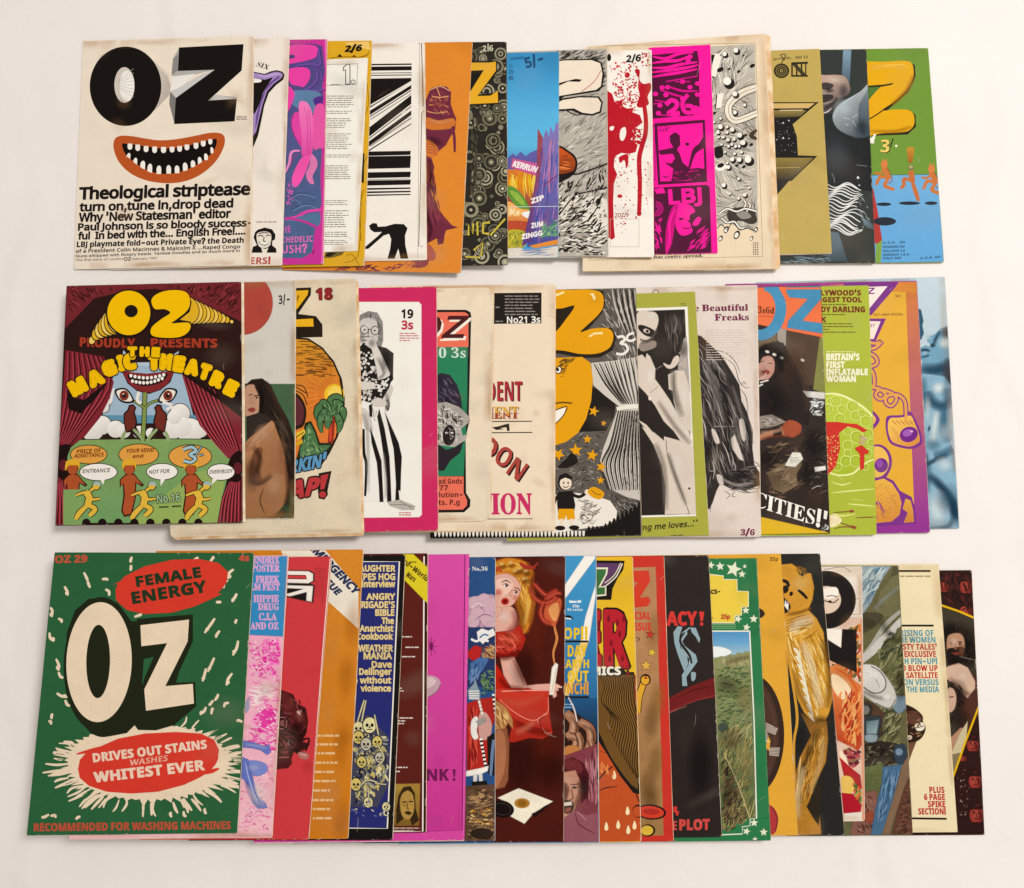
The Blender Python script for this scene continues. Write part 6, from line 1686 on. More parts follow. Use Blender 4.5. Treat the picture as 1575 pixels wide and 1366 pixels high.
# ---- crimson 19
mag('crimson-bordered white magazine with a person in striped trousers, number 19', [(385, 446), (671.3, 441), (673.8, 815.8), (380, 822)], 'c5325c', 1.9, GR, feather=3)
view(*R2B)
g('picture')
p('ece5d8', 340, 146, 924, 146, 936, 160, 938, 1208, 926, 1220, 340, 1226, a=.04)
# person in the photograph: head, shirt, trousers
p('85807a', 626, 260, 630, 212, 672, 192, 716, 200, 742, 245, 745, 330, 736, 368, 712, 366, 720, 280, 680, 222, 640, 240, sm=0, a=.4)
p('c9c0b6', 628, 250, 660, 226, 700, 232, 722, 270, 718, 330, 690, 372, 650, 366, 628, 330, sm=1, a=.15)
scat(['55504b', 'a8a29a', '6f6a64'], 46, (630, 215, 672, 195, 714, 202, 742, 250, 740, 350, 722, 340, 716, 250, 680, 222, 640, 232), (20, 60), (2, 5), 70, 30)
ring(K, 4, 652, 284, 20, 22); ring(K, 4, 706, 288, 20, 22); l(K, 4, 672, 282, 686, 284); e(K, 654, 284, 5, 4); e(K, 704, 288, 5, 4); l('7d756d', 4, 676, 290, 670, 318, 684, 322); l('57504a', 5, 640, 338, 664, 336); l('6d655d', 6, 632, 320, 680, 318, 700, 326, tap=.5)
p('1f1b18', 616, 384, 650, 350, 700, 360, 760, 378, 796, 404, 790, 520, 770, 590, 740, 650, 616, 650, sm=0, a=.3)
p('3a3430', 714, 366, 760, 376, 796, 402, 794, 520, 770, 560, 740, 470, a=.5)
p('d6ccc0', 656, 356, 680, 318, 706, 330, 712, 362, 742, 420, 778, 500, 776, 520, 722, 534, 712, 470, 690, 380, sm=0, a=.1)
dots(['ded6ca', 'b8b0a5'], 120, (620, 390, 690, 385, 712, 480, 722, 540, 780, 520, 770, 580, 730, 620, 640, 640, 622, 560), (3, 7), 1.6)
p('1f1b18', 700, 560, 790, 510, 796, 530, 740, 600, 700, 610, sm=0); dots(['ded6ca'], 30, (705, 560, 788, 518, 786, 540, 730, 600), (3, 6), 1.6)
p('d2c8bc', 632, 544, 700, 548, 708, 578, 632, 584); p('cfc5b9', 745, 630, 786, 560, 796, 580, 775, 640, 770, 690, 750, 690, sm=0); e('3a3430', 768, 660, 10, 28)
p('e9e2d6', 640, 640, 720, 660, 752, 670, 800, 790, 834, 900, 836, 960, 820, 1080, 830, 1142, 736, 1144, 640, 1144, sm=0)
p('c9bfb4', 640, 680, 672, 700, 690, 760, 688, 800, 650, 760, sm=1, a=.3); p('cfc5b9', 690, 640, 720, 625, 756, 640, 766, 660, 720, 668, 690, 660, sm=1)
for q in ((652, 760, 654, 900, 658, 1000, 650, 1120, 640, 1120), ):
    l(K, 16, 648, 780, 650, 900, 662, 960, 656, 1116, tap=.3)
p(K, 680, 770, 704, 840, 736, 940, 742, 1060, 746, 1144, 730, 1144, 726, 1060, 716, 950, 690, 850)
p(K, 726, 680, 752, 780, 776, 920, 782, 1040, 786, 1140, 768, 1144, 764, 1030, 752, 930, 736, 820, 718, 720)
p(K, 752, 690, 786, 770, 822, 850, 838, 920, 834, 1000, 832, 1090, 822, 1084, 826, 1136, 808, 1142, 812, 1060, 806, 960, 800, 880, 776, 780)
p(K, 676, 664, 690, 656, 690, 720, 680, 716); l('8d857c', 4, 690, 660, 700, 720, 706, 740); l(K, 5, 714, 690, 700, 730); l('d6ccc0', 7, 700, 690, 712, 700, 700, 728)
so('6f6862', 690, 350, 26, 30, 0, .5); so('efe8de', 670, 262, 26, 20, 0, .6); sl('8d857c', 24, 716, 420, 750, 500, 720, 530, al=.6); sl('8d857c', 26, 760, 600, 772, 650, 760, 690, al=.6); so('7a726a', 640, 320, 20, 40, 0, .5); sl('aaa298', 26, 650, 700, 668, 800, 672, 1100, al=.5); sl('aaa298', 20, 748, 900, 760, 1050, 758, 1130, al=.5); so('0f0c0a', 760, 440, 36, 70, 0, .5)
p('b5aca0', 768, 1146, 830, 1136, 905, 1166, 900, 1184, 840, 1184, 780, 1164, sm=0, a=.2); l('6d655c', 3, 780, 1160, 850, 1160, 900, 1172); l('6d655c', 3, 830, 1142, 870, 1165, 890, 1184)
g('headline_lettering')
t(K, '19', 838, 226, 896, 226, 44, 'H', out=K, ow=1); t('b83a4c', '3s', 838, 282, 896, 282, 44, 'H', out='b83a4c', ow=.8)
fine('c06a6c', 828, 296, 928, 344, 4, h=.4, ragged=.5); fine('c06a6c', 826, 1194, 912, 1216, 2, h=.5)

# ---- beige 18
mag('thick foxed beige magazine with round sunset and palm picture, number 18', [(258, 437), (547, 428), (556, 820), (262, 826)], 'd9c8ac', 3.2, GR, pages=9, aged=True, fan=4.5, fandir=(.75, -.75), round_=.003, grain=.22)
view(*R2B)
g('picture')
p('241a12', 100, 330, 310, 322, 372, 326, 440, 370, 500, 440, 540, 530, 556, 640, 545, 740, 520, 820, 480, 900, 440, 960, 300, 990, 100, 990)
P_ = [(100, 336), (310, 330), (370, 336), (434, 376), (492, 446), (530, 532), (546, 640), (536, 736), (510, 816), (470, 892), (430, 950), (300, 980), (100, 980)]
A_, B_ = np.array(lin('c98a34')), np.array(lin('d8743c'))
poly(P_, [tuple(A_ + (B_ - A_) * min(1, max(0, (y - 330) / 400))) for x, y in P_])
for i in range(70):
    y = 336 + i * 2.6 + cur.rnd.uniform(0, 4)
    x0 = cur.rnd.uniform(300, 480 - max(0, 20 - i)); x1 = x0 + cur.rnd.uniform(20, 60)
    if (x1 - 300) < 90 + (y - 330) * 1.3 and x1 < 530:
        l('241a12', 3, x0, y, x1, y + 1, sm=0)
for i in range(15):
    an = math.radians(100 + i * 11)
    for r0, r1 in ((62, 92), (104, 150)):
        l('b0521f', 5, 505 + r0 * math.cos(an), 606 - r0 * math.sin(an), 505 + r1 * math.cos(an), 606 - r1 * math.sin(an), tap=.6)
e('e8b83e', 502, 608, 50, 52); e('f0cd62', 506, 604, 36, 38); e('d9c8ac', 610, 640, 56, 110, 0); l('241a12', 7, 530, 530, 546, 640, 536, 736, 512, 816)
for q in ((310, 560, 350, 570, 370, 620), (310, 590, 345, 610, 366, 660), (310, 570, 360, 600)):
    l('3a2418', 5, *q)
p('241a12', 300, 610, 340, 630, 362, 690, 350, 760, 320, 780, 290, 780, sm=1); p('5c2c30', 300, 622, 332, 640, 350, 690, 340, 750, 310, 764, 290, 764, sm=1)
l('8a2c24', 30, 490, 720, 488, 780, 482, 850, tap=-.1); l('c04a30', 12, 484, 740, 482, 840)
PG = '4d7047'
for q in ((490, 690, 440, 660, 415, 700, 420, 740), (490, 690, 460, 690, 430, 740, 440, 800), (495, 690, 480, 640, 520, 620, 550, 640), (495, 692, 530, 680, 548, 700, 545, 750), (495, 690, 520, 720, 530, 760, 520, 800), (490, 690, 470, 740, 468, 780), (490, 690, 450, 650, 430, 660), (492, 688, 510, 650, 545, 660)):
    l('1f2a1a', 44, *q, tap=.7); l(PG, 32, *q, tap=.75)
scat(['8aa870', '1f2a1a', '6d9060'], 44, (420, 660, 480, 635, 548, 640, 540, 760, 470, 740, 425, 760), (12, 34), (3, 5), lambda x, y: (x - 490) * .9 + 90, 25)
p('1f2a1a', 340, 820, 355, 750, 385, 740, 410, 790, 430, 850, 490, 850, 480, 880, 450, 920, 400, 960, 330, 970, 310, 940, sm=0); p(PG, 350, 830, 362, 768, 380, 752, 404, 800, 422, 862, 484, 862, 440, 910, 390, 948, 330, 956, 330, 880, sm=0)
scat(['7fa068', '2a3a24', '97b47c'], 60, (350, 800, 380, 765, 420, 870, 470, 868, 400, 940, 335, 945), (10, 26), (3, 6), 70, 50)
p('d8b040', 310, 800, 352, 780, 358, 800, 318, 840); p('c99a34', 310, 850, 340, 830, 345, 850, 312, 870); l('3a2418', 4, 310, 822, 350, 796)
g('title_lettering')
p('241a12', 250, 78, 386, 72, 384, 110, 320, 205, 410, 216, 442, 258, 443, 320, 250, 326); p('e0aa36', 250, 92, 372, 86, 368, 110, 316, 180, 250, 200); p('e0aa36', 250, 236, 396, 228, 398, 268, 250, 270); p('241a12', 318, 112, 326, 112, 316, 150)
t('241a12', '18', 412, 134, 492, 132, 56, 'B', out='241a12', ow=4); t('8c2a2a', '18', 414, 132, 490, 130, 52, 'B', out='8c2a2a', ow=3)
g('headline_lettering')
t('5c8fb0', "TURKIN'", 190, 1020, 452, 968, 66, 'B', up=(.15, -1), out='241a12', ow=8); t('5c8fb0', "TURKIN'", 190, 1020, 452, 968, 66, 'B', up=(.15, -1), out='5c8fb0', ow=2)
t('241a12', 'ZAP', 205, 1140, 412, 1108, 90, 'B', up=(.25, -1), out='241a12', ow=12); p('241a12', 424, 1002, 488, 990, 468, 1090, 470, 1110, 452, 1134, 424, 1128, 420, 1090); t('b03a3c', 'ZAP', 205, 1140, 412, 1108, 90, 'B', up=(.25, -1), out='b03a3c', ow=4); p('b03a3c', 434, 1014, 474, 1004, 452, 1080, 432, 1084); e('b03a3c', 444, 1108, 17, 16)

# ---- red disc and woman
mag('grey and green magazine with a red disc above a long-haired person', [(170, 438), (454.2, 432.4), (453, 797.6), (158, 800)], 'cdc5b8', 1.9, GR, feather=5)
view(*R2B)
g('picture')
e('a9483c', 40, 150, 152, 158, 0, 40)
p('445e42', -300, 556, 306, 558, 306, 1240, -300, 1240, a=.15)
SK = 'a3714e'
grad('8a5a3e', 'a87650', 250, 1000, 100, 900, 60, 850, 120, 780, 190, 728, 225, 760, 250, 850, 268, 960, 275, 1060, 262, 1150, 230, 1215, 150, 1232, 60, 1236, sm=0, a=.15)
p('b07d58', 60, 880, 110, 800, 180, 745, 212, 750, 190, 790, 130, 850, 90, 930, 60, 960, sm=0, a=.1)
p('241a15', 60, 560, 90, 535, 140, 530, 180, 560, 215, 640, 270, 740, 306, 850, 306, 1130, 282, 1060, 262, 940, 236, 840, 200, 740, 150, 720, 130, 690, 136, 640, 110, 570, 80, 580, 60, 640, sm=0, a=.3)
p('b98d70', 56, 580, 90, 560, 112, 575, 134, 620, 128, 680, 100, 712, 74, 716, 56, 700, sm=1, a=.1); p('241a15', 100, 545, 150, 560, 160, 650, 140, 720, 128, 690, 130, 620, 108, 572, sm=0)
l('3a241c', 5, 72, 612, 92, 606); l('3a241c', 6, 98, 616, 128, 612); e('2a1a14', 114, 624, 7, 4); l('8a5a48', 4, 88, 620, 84, 648, 94, 652); p('8a3c34', 72, 684, 92, 676, 104, 684, 90, 694, sm=1)
p('2f2620', 66, 720, 130, 700, 190, 730, 130, 780, 66, 830, sm=0, a=.3)
scat(['3a2e26', '4c3c30', '17110d'], 46, (150, 700, 220, 680, 290, 850, 300, 1050, 260, 900, 210, 750), (60, 140), (3, 6), 62, 8, .9)
p('7a4e36', 80, 1000, 100, 900, 140, 880, 120, 980, 140, 1040, 100, 1060, sm=1, a=.2); p('996a48', 60, 1060, 130, 1050, 200, 1000, 250, 1010, 262, 1100, 240, 1180, 150, 1230, 60, 1235, sm=0, a=.12)
l('6a412c', 7, 80, 1050, 130, 1058, 200, 1012, tap=.7); l('5c3826', 8, 150, 1075, 130, 1140, 160, 1220, tap=.8); l('7a4e36', 6, 120, 890, 136, 920, 118, 960, tap=.6); p('33472f', 200, 1225, 270, 1140, 303, 1170, 303, 1232)
so('c89a74', 150, 800, 60, 50, -40, .6); so('cc9c76', 200, 1060, 56, 90, 10, .5); so('4a2e1e', 90, 1000, 46, 110, 0, .6); sl('3a2418', 40, 100, 870, 130, 930, 112, 1010, al=.6); sl('2c1c14', 50, 268, 930, 282, 1060, 262, 1170, al=.75)
sl('4a2e20', 44, 130, 1232, 200, 1235, 260, 1180, al=.7); so('d0a488', 92, 640, 26, 34, 0, .5); sl('17100d', 30, 130, 560, 140, 640, 132, 700, al=.7); sl('5a4030', 34, 70, 1040, 130, 1052, 190, 1010, al=.55); so('a07048', 80, 870, 40, 34, -40, .4)
sl('d8b090', 22, 70, 880, 130, 800, 190, 752, al=.5); so('9a6c4a', 240, 880, 26, 90, 0, .35); so('5c7a58', 280, 640, 60, 80, 0, .3); sl('50382a', 30, 160, 540, 210, 640, 280, 800, al=.45)
g('price_lettering')
t(K, '3/-', 224, 156, 280, 152, 44, 'H')

# ---- first of the row: red curtains
mag('dark red curtained theatre magazine with yellow balloon lettering', [(102.4, 439.7), (371, 433.4), (373.3, 804), (85, 809)], '2a1512', 2.6, GR, pages=8, fan=3.0, fandir=(1, 0.1))
view(*R2A)
g('picture')
p('6e262a', 100, 64, 1003, 45, 1004, 250, 900, 200, 700, 110, 560, 80, 420, 90, 250, 130, 95, 290, a=.25)
def rays(x, y):
    return math.degrees(math.atan2(y - 420, (x - 540) * .8))
scat(['2a1210', '8c383a', '35100f'], 260, (115, 70, 1000, 50, 1000, 230, 860, 160, 700, 90, 400, 80, 220, 140, 110, 240), (14, 40), (3, 6), rays, 12)
# sky, sea, clouds, lawn
p('9db0bd', 390, 440, 680, 440, 760, 740, 290, 740, 350, 520, sm=0); p('b3c0c8', 385, 470, 400, 395, 440, 445, 600, 450, 684, 400, 660, 480); p('2a1512', 402, 440, 440, 400, 600, 400, 660, 440, 620, 452, 450, 458, sm=1)
p('5f8ba0', 285, 728, 770, 728, 782, 770, 280, 770)
for x, y, r in ((240, 800, 60), (290, 780, 48), (360, 800, 44), (400, 810, 36), (650, 800, 52), (690, 720, 50), (740, 810, 66), (790, 800, 44), (700, 790, 50), (480, 815, 32), (540, 820, 26), (300, 690, 26), (660, 740, 36), (320, 660, 18)):
    e('3a3430', x, y, r + 4, r + 4); 
for x, y, r in ((240, 800, 60), (290, 780, 48), (360, 800, 44), (400, 810, 36), (650, 800, 52), (740, 810, 66), (790, 800, 44), (690, 720, 50), (700, 790, 50), (480, 815, 32), (540, 820, 26), (300, 690, 26), (660, 740, 36), (320, 660, 18)):
    grad('f0e9de', 'd0c8be', x - r / 2, y - r, x + r / 2, y + r, *[c for q in epts(x, y, r, r, 0, 20) for c in q])
grad('7f9a5c', '6f9660', 500, 850, 500, 1280, 100, 920, 180, 852, 560, 848, 850, 850, 950, 960, 920, 1100, 860, 1280, 170, 1280, 130, 1100, 100, 1000, a=.2)
l(K, 4, 180, 853, 560, 849, 850, 851, sm=0)
grad('8aa05a', '93a85c', 700, 900, 700, 1280, 430, 1290, 560, 1180, 760, 1020, 930, 1000, 880, 1280)
# mouth with teeth on a stalk with two eyes
p('1c100e', 384, 490, 430, 508, 520, 516, 620, 504, 662, 500, 640, 560, 590, 600, 530, 620, 470, 606, 420, 566, sm=0)
p('7c2a2c', 392, 496, 440, 508, 520, 516, 620, 504, 656, 500, 634, 556, 586, 596, 528, 612, 470, 598, 424, 560, sm=1); p('1c100e', 424, 520, 520, 534, 620, 514, 610, 548, 560, 572, 490, 578, 440, 556, sm=1)
for i in range(9):
    e('eee5d8', 438 + i * 21, 526 + 14 * math.sin(i * .39) - i * .6, 8, 9)
for i in range(9):
    e('eee5d8', 446 + i * 19, 550 + 20 * math.sin((i + .6) * .33) - i * 2, 8, 9)
l('2a2a14', 26, 510, 612, 505, 760, 498, 862, sm=0); l('7f8f4c', 18, 510, 612, 505, 760, 498, 862, sm=0)
for q in ((505, 690, 460, 660, 420, 650), (512, 690, 540, 665, 590, 650)):
    l('2a2a14', 16, *q); l('7f8f4c', 9, *q)
for x in (405, 625):
    k = 1 if x > 500 else -1
    p(K, x - 50 * k, 655, x - 10 * k, 592, x + 50 * k, 600, x + 30 * k, 650, x - 10 * k, 668, sm=1); p('e6dccb', x - 40 * k, 650, x - 6 * k, 600, x + 40 * k, 606, x + 24 * k, 644, x - 8 * k, 658, sm=1)
    e('7a3426', x + 2 * k, 628, 24, 26); e(K, x + 2 * k, 628, 11); e('e6dccb', x + 6 * k, 620, 4)
# two seated brown figures
for k, x in ((1, 440), (-1, 582)):
    p('2a1510', x - 40 * k, 760, x - 40 * k, 720, x - 20 * k, 700, x - 12 * k, 676, x + 10 * k, 672, x + 26 * k, 690, x + 18 * k, 712, x + 30 * k, 760, x + 26 * k, 790, x + 60 * k, 850, x + 40 * k, 856, x, 815, x - 30 * k, 820, sm=0)
    p('6d2e24', x - 34 * k, 760, x - 34 * k, 724, x - 12 * k, 704, x - 6 * k, 682, x + 8 * k, 680, x + 18 * k, 692, x + 10 * k, 714, x + 22 * k, 760, x + 16 * k, 790, x - 24 * k, 812, sm=0, a=.3)
    l('8fa070', 18, x - 30 * k, 812, x - 44 * k, 840, x - 46 * k, 866, tap=.2); l('8fa070', 17, x + 10 * k, 800, x + 40 * k, 830, x + 60 * k, 860, tap=.3)
l('e6dcd0', 14, 350, 590, 340, 630, 335, 668, tap=.5); l('e6dcd0', 16, 480, 608, 470, 650, 490, 668); l('e6dcd0', 14, 600, 662, 650, 680, 620, 700)
# curtains
def curtain(pts, lo, hi, n, fold):
    poly(pts, '7a262e', .2)
    for i in range(n):
        s = (i + .5) / n
        q = [c for a_, b_ in zip(lo, hi) for c in (a_[0] + (b_[0] - a_[0]) * s, a_[1] + (b_[1] - a_[1]) * s)]
        l('32100f', fold * .7, *q); l('a8404a', fold * .8, *[c - (fold * .9 if j % 2 == 0 else 0) for j, c in enumerate(q)], tap=.5)
curtain([(104, 395), (300, 430), (350, 560), (330, 640), (280, 740), (200, 840), (110, 900), (70, 880), (90, 600)], [(112, 400), (100, 620), (70, 860)], [(300, 430), (345, 590), (130, 880)], 8, 9)
curtain([(700, 520), (760, 560), (880, 640), (1003, 740), (1005, 980), (940, 950), (860, 860), (790, 780), (740, 660)], [(705, 530), (800, 780), (940, 950)], [(880, 600), (960, 780), (1005, 930)], 8, 9)
curtain([(60, 1040), (130, 1100), (150, 1180), (175, 1290), (40, 1300)], [(70, 1080), (60, 1180), (50, 1300)], [(110, 1060), (150, 1180), (172, 1300)], 6, 9)
curtain([(1006, 1040), (960, 1060), (910, 1150), (880, 1290), (1010, 1290)], [(950, 1070), (910, 1160), (890, 1290)], [(1006, 1050), (1006, 1160), (1008, 1290)], 6, 9)
p('1c0d0c', 60, 900, 130, 880, 112, 950, 130, 1010, 130, 1060, 100, 1070, 66, 1020, sm=1); p('1c0d0c', 1006, 920, 960, 930, 930, 1000, 940, 1060, 1000, 1060, sm=1)
e('5c1f24', 92, 985, 22, 30); e('5c1f24', 985, 1000, 22, 30)
p('1c0f0d', 108, 600, 150, 640, 200, 650, 260, 600, 320, 560, 260, 640, 180, 720, 120, 700, sm=0); p('1c0f0d', 700, 500, 800, 560, 900, 640, 940, 650, 1003, 560, 1003, 740, 900, 660, 760, 560, sm=0)
# speech balloons
for x, y, rx, ry, c_ in ((222, 930, 92, 46, 'd99a4c'), (478, 930, 100, 52, 'd99a4c'), (742, 940, 108, 58, 'd99a4c'), (272, 1020, 94, 42, 'ece4d8'), (598, 1018, 78, 40, 'ece4d8'), (900, 1020, 68, 40, 'ece4d8')):
    e(K, x, y, rx + 4, ry + 4); e(c_, x, y, rx, ry)
for q in ((280, 1055, 310, 1040, 296, 1085), (590, 1050, 620, 1046, 590, 1092), (860, 1045, 890, 1050, 850, 1085)):
    p('ece4d8', *q)
# actors below
for x in (140, 430, 745):
    e('3a1a12', x, 1000, 30, 36)
    p('3a1a12', x - 48, 1100, x - 50, 1060, x - 20, 1030, x + 26, 1028, x + 50, 1060, x + 76, 1085, x + 66, 1096, x + 36, 1078, x + 34, 1150, x + 14, 1240, x - 26, 1250, x - 42, 1220, x - 30, 1140, x - 34, 1080, sm=0)
    p('a8512f', x - 42, 1094, x - 44, 1062, x - 18, 1036, x + 24, 1034, x + 46, 1062, x + 66, 1086, x + 30, 1072, x + 28, 1150, x + 8, 1232, x - 24, 1240, x - 34, 1216, x - 22, 1140, x - 28, 1076, sm=0, a=.15)
    e('a8512f', x, 1004, 26, 30); p('dba63c', x - 36, 1010, x - 36, 966, x, 952, x + 36, 966, x + 34, 1008, x + 24, 985, x - 20, 985, sm=0)
p('7d9a5c', 92, 1110, 190, 1108, 190, 1300, 92, 1300); l('dba63c', 10, 105, 1010, 112, 970, 150, 955)
for x in (215, 500, 780):
    for c_, w_ in ((K, 9), ('d9b04a', 0)):
        l(c_, 34 + w_, x - 10, 1120, x + 10, 1150, x, 1190, tap=.1); l(c_, 24 + w_, x + 5, 1190, x + 40, 1210, x + 10, 1245, tap=.2); l(c_, 26 + w_, x, 1190, x - 40, 1230, x - 60, 1262, tap=.3)
        l(c_, 13 + w_, x + 16, 1120, x - 20, 1125, x - 60, 1140, tap=.3); l(c_, 13 + w_, x + 10, 1140, x + 30, 1160, x + 66, 1155, tap=.3); e(c_, x + 46, 1090, 18 + w_ / 2, 20 + w_ / 2); l(c_, 14 + w_, x + 16, 1115, x + 36, 1100)
    p('9fb0a8', x + 28, 1085, x + 40, 1068, x + 62, 1072, x + 68, 1090, x + 46, 1086, sm=1)
for i in range(8):
    e('1c0d0c', 210 + i * 82, 1282, 22, 24)
g('headline_lettering')
t('6d2a18', 'PRICE OF', 160, 925, 284, 918, 20, 'H', it=.2); t('6d2a18', 'ADMITTANCE', 146, 948, 298, 940, 20, 'H', it=.2); t('6d2a18', 'YOUR MIND', 412, 922, 556, 916, 20, 'H', it=.2); t('6d2a18', 'and', 446, 948, 500, 946, 18, 'H', it=.2)
for s, x0, x1, y in (('ENTRANCE', 190, 330, 1026), ('NOT FOR', 530, 636, 1030), ('EVERYBODY', 840, 960, 1030)):
    t('6d655c', s, x0, y, x1, y - 6, 20, 'H', it=.2)
for c_, w_ in ((K, 24), ('9fb8bc', 15)):
    l(c_, w_, 706, 905, 750, 892, 772, 912, 740, 930, 770, 950, 745, 970, 708, 962); l(c_, w_ - 10, 760, 950, 800, 890, sm=0); l(c_, w_ - 10, 788, 935, 812, 930, sm=0)
for s, x0, x1 in (('No.16', 574, 692),):
    t('9db88c', s, x0, 1180, x1, 1170, 44, 'H', out=K, ow=3); t('9db88c', s, x0, 1180, x1, 1170, 44, 'H')
l(K, 6, 582, 1200, 632, 1198, sm=0); l(K, 6, 648, 1196, 696, 1194, sm=0)
t('9c3a28', 'PROUDLY', 178, 375, 458, 382, 44, 'B', out='9c3a28', ow=2, arc=-2); t('9c3a28', 'PRESENTS', 542, 380, 880, 382, 44, 'B', out='9c3a28', ow=2)
YE = 'ecb82e'
def fat(s, pts, h, w_):
    """balloon letters one after another at (x, y, turn)"""
    for ch, (x, y, r, k) in zip(s, pts):
        c_, s_ = math.cos(math.radians(r)), math.sin(math.radians(r))
        ww = h * k
        for col, o in ((K, w_ + 6), (YE, w_)):
            t(col, ch, x, y, x + ww * c_, y + ww * s_, h, 'B', out=col, ow=o)
fat('MAGIC', ((150, 628, -28, 1.1), (240, 582, -24, 1.0), (312, 528, -20, .85), (386, 496, -12, .25), (412, 490, -6, .75)), 66, 11)
fat('THEATRE', ((534, 490, 0, .7), (594, 488, 3, .75), (660, 496, 8, .65), (720, 510, 12, .8), (790, 532, 18, .6), (846, 566, 24, .75), (916, 610, 26, .7)), 66, 11)
fat('THE', ((426, 424, 0, .95), (488, 424, 2, .95), (548, 426, 4, .8)), 42, 6)
g('title_lettering')
for i in range(8):          # the receding copies of the two letters
    s = 1 - i / 8
    x, y, r = 120 + 190 * (1 - s * .0) * ((8 - i) / 8) ** .0 * 0 + 120 + i * 26, 345 - (i ** .75) * 34, 20 + i * 13
    e(K, x, y, r * .75 + 4, r + 6, 20); e('d8a838' if i % 2 else 'e8c46a', x, y, r * .75, r, 20)
for i in range(10):
    x, y, r = 955 - i * 26, 250 - (i ** .8) * 10, 9 + i * 7
    e(K, x, y, r * .9 + 4, r + 5, -20); e('d8a838' if i % 2 else 'e6be5c', x, y, r * .9, r, -20)
e(K, 428, 205, 118, 122); e(YE, 428, 205, 110, 114, 0); e(K, 440, 196, 34, 32)
p(K, 535, 130, 580, 95, 660, 82, 730, 95, 750, 150, 740, 200, 690, 240, 745, 250, 750, 300, 700, 338, 600, 342, 535, 325, 532, 280, 580, 230, 640, 195, 560, 190, sm=0)
p(YE, 545, 135, 590, 100, 665, 88, 725, 102, 742, 150, 725, 195, 670, 240, 650, 258, 735, 256, 738, 295, 690, 328, 600, 332, 545, 318, 545, 280, 590, 240, 640, 205, 610, 186, 560, 184, sm=1)

R3A, R3B, R3C = (30, 835, 370 / 1075), (360, 835, 310 / 901), (600, 835, 300 / 872)
R3D, R3E, R3F = (850, 835, 280 / 814), (1080, 835, 250 / 727), (1240, 835, 290 / 843)
GR = 'magazines fanned out in the bottom row'


def face(x, y, s, skin='7a2a22', dark='2a1210', tilt=0):
    """a small printed portrait in two or three inks"""
    e(dark, x, y - s * .25, s * .95, s * 1.05, tilt); e(skin, x, y + s * .1, s * .68, s * .92, tilt, a=.3)
    p(dark, x - s * .75, y - s * .3, x - s * .3, y - s * .75, x + s * .4, y - s * .7, x + s * .75, y - s * .2, x + s * .5, y - s * .45, x - s * .4, y - s * .5)
    so('d86a54', x - s * .15, y + s * .1, s * .4, s * .6, 0, .4); so(dark, x + s * .45, y + s * .3, s * .35, s * .7, 0, .5)
    for k in (-1, 1):
        e(dark, x + k * s * .28, y - s * .02, s * .15, s * .08)
        l(dark, s * .09, x + k * s * .12, y - s * .16, x + k * s * .42, y - s * .2)
    l(dark, s * .08, x, y, x - s * .08, y + s * .3, x + s * .06, y + s * .32); l(dark, s * .1, x - s * .22, y + s * .56, x, y + s * .54, x + s * .24, y + s * .58)
    p(dark, x - s * 1.3, y + s * 1.9, x - s * .9, y + s * 1.15, x - s * .3, y + s * .95, x + s * .3, y + s * .95, x + s * .9, y + s * 1.15, x + s * 1.3, y + s * 1.9)


# ---- faces and yellow lines
mag('dark magazine with repeated red faces, yellow lines and a shaggy bearded person', [(1190, 879), (1494.5, 877), (1514.3, 1284.2), (1210, 1286)], '2c1512', 1.9, GR, grain=.25, feather=5)
view(*R3F)
g('picture')
for x, y, s in ((612, 190, 34), (716, 190, 40), (716, 300, 38), (745, 900, 36), (640, 1170, 34), (756, 1060, 40), (762, 1210, 44), (700, 960, 20)):
    face(x, y, s, '8e342c', '2a1412')
scat(['3c1a16', '521f1a', '1d0e0c'], 50, (600, 130, 740, 130, 745, 320, 610, 260), (20, 50), (6, 12), 70, 40, a=.4)
p('3a3226', 610, 280, 745, 335, 766, 750, 660, 1040, 600, 1040, a=.3); p('4a2a20', 690, 620, 755, 600, 764, 760, 700, 850, sm=1, a=.4)
so('17100d', 690, 450, 88, 105, 0, 1); so('17100d', 640, 400, 50, 60, 0, .9); so('17100d', 725, 500, 46, 70, 0, .9)
scat(['1a1210', '2c1f19', '3d2c22'], 60, (625, 390, 660, 365, 720, 385, 740, 440, 740, 530, 700, 550, 630, 550), (14, 34), (3, 6), lambda x, y: 90 + (x - 680) * .6, 30, .7, .6)
p('b08468', 632, 430, 650, 410, 685, 408, 702, 430, 704, 480, 690, 520, 650, 525, 634, 500, sm=1, a=.2)
p('1d1310', 632, 480, 660, 472, 700, 470, 706, 500, 690, 540, 660, 548, 636, 530, sm=1); p('6e3028', 652, 494, 672, 490, 690, 494, 670, 502)
l('2a1a14', 6, 640, 444, 658, 442); l('2a1a14', 6, 676, 442, 696, 444); e('1d1310', 650, 452, 6, 4); e('1d1310', 686, 452, 6, 4); l('8a5c46', 5, 668, 448, 664, 472, 674, 474)
p('c9a78e', 620, 560, 680, 540, 720, 560, 752, 620, 752, 650, 720, 690, 690, 660, 650, 620, 620, 600, sm=0, a=.12)
so('dcb89c', 660, 440, 26, 26, 0, .7); so('7a4c38', 694, 480, 18, 40, 0, .6); so('17100d', 668, 524, 36, 26, 0, .7); so('e0c4ae', 700, 600, 44, 46, 0, .7); sl('7a5240', 34, 640, 600, 690, 660, 740, 680, al=.5); so('2a1d18', 668, 690, 60, 90, 10, .9); so('2a1d18', 690, 790, 50, 60, 0, .7)
scat(['15100e', '2a1d18'], 44, (635, 620, 670, 600, 705, 660, 702, 760, 640, 850, 630, 830), (14, 36), (4, 7), 70, 40, .7, .6)
p('c4a088', 634, 660, 655, 655, 668, 690, 660, 740, 636, 750, sm=1, a=.15); l('2a1a14', 5, 640, 690, 658, 688)
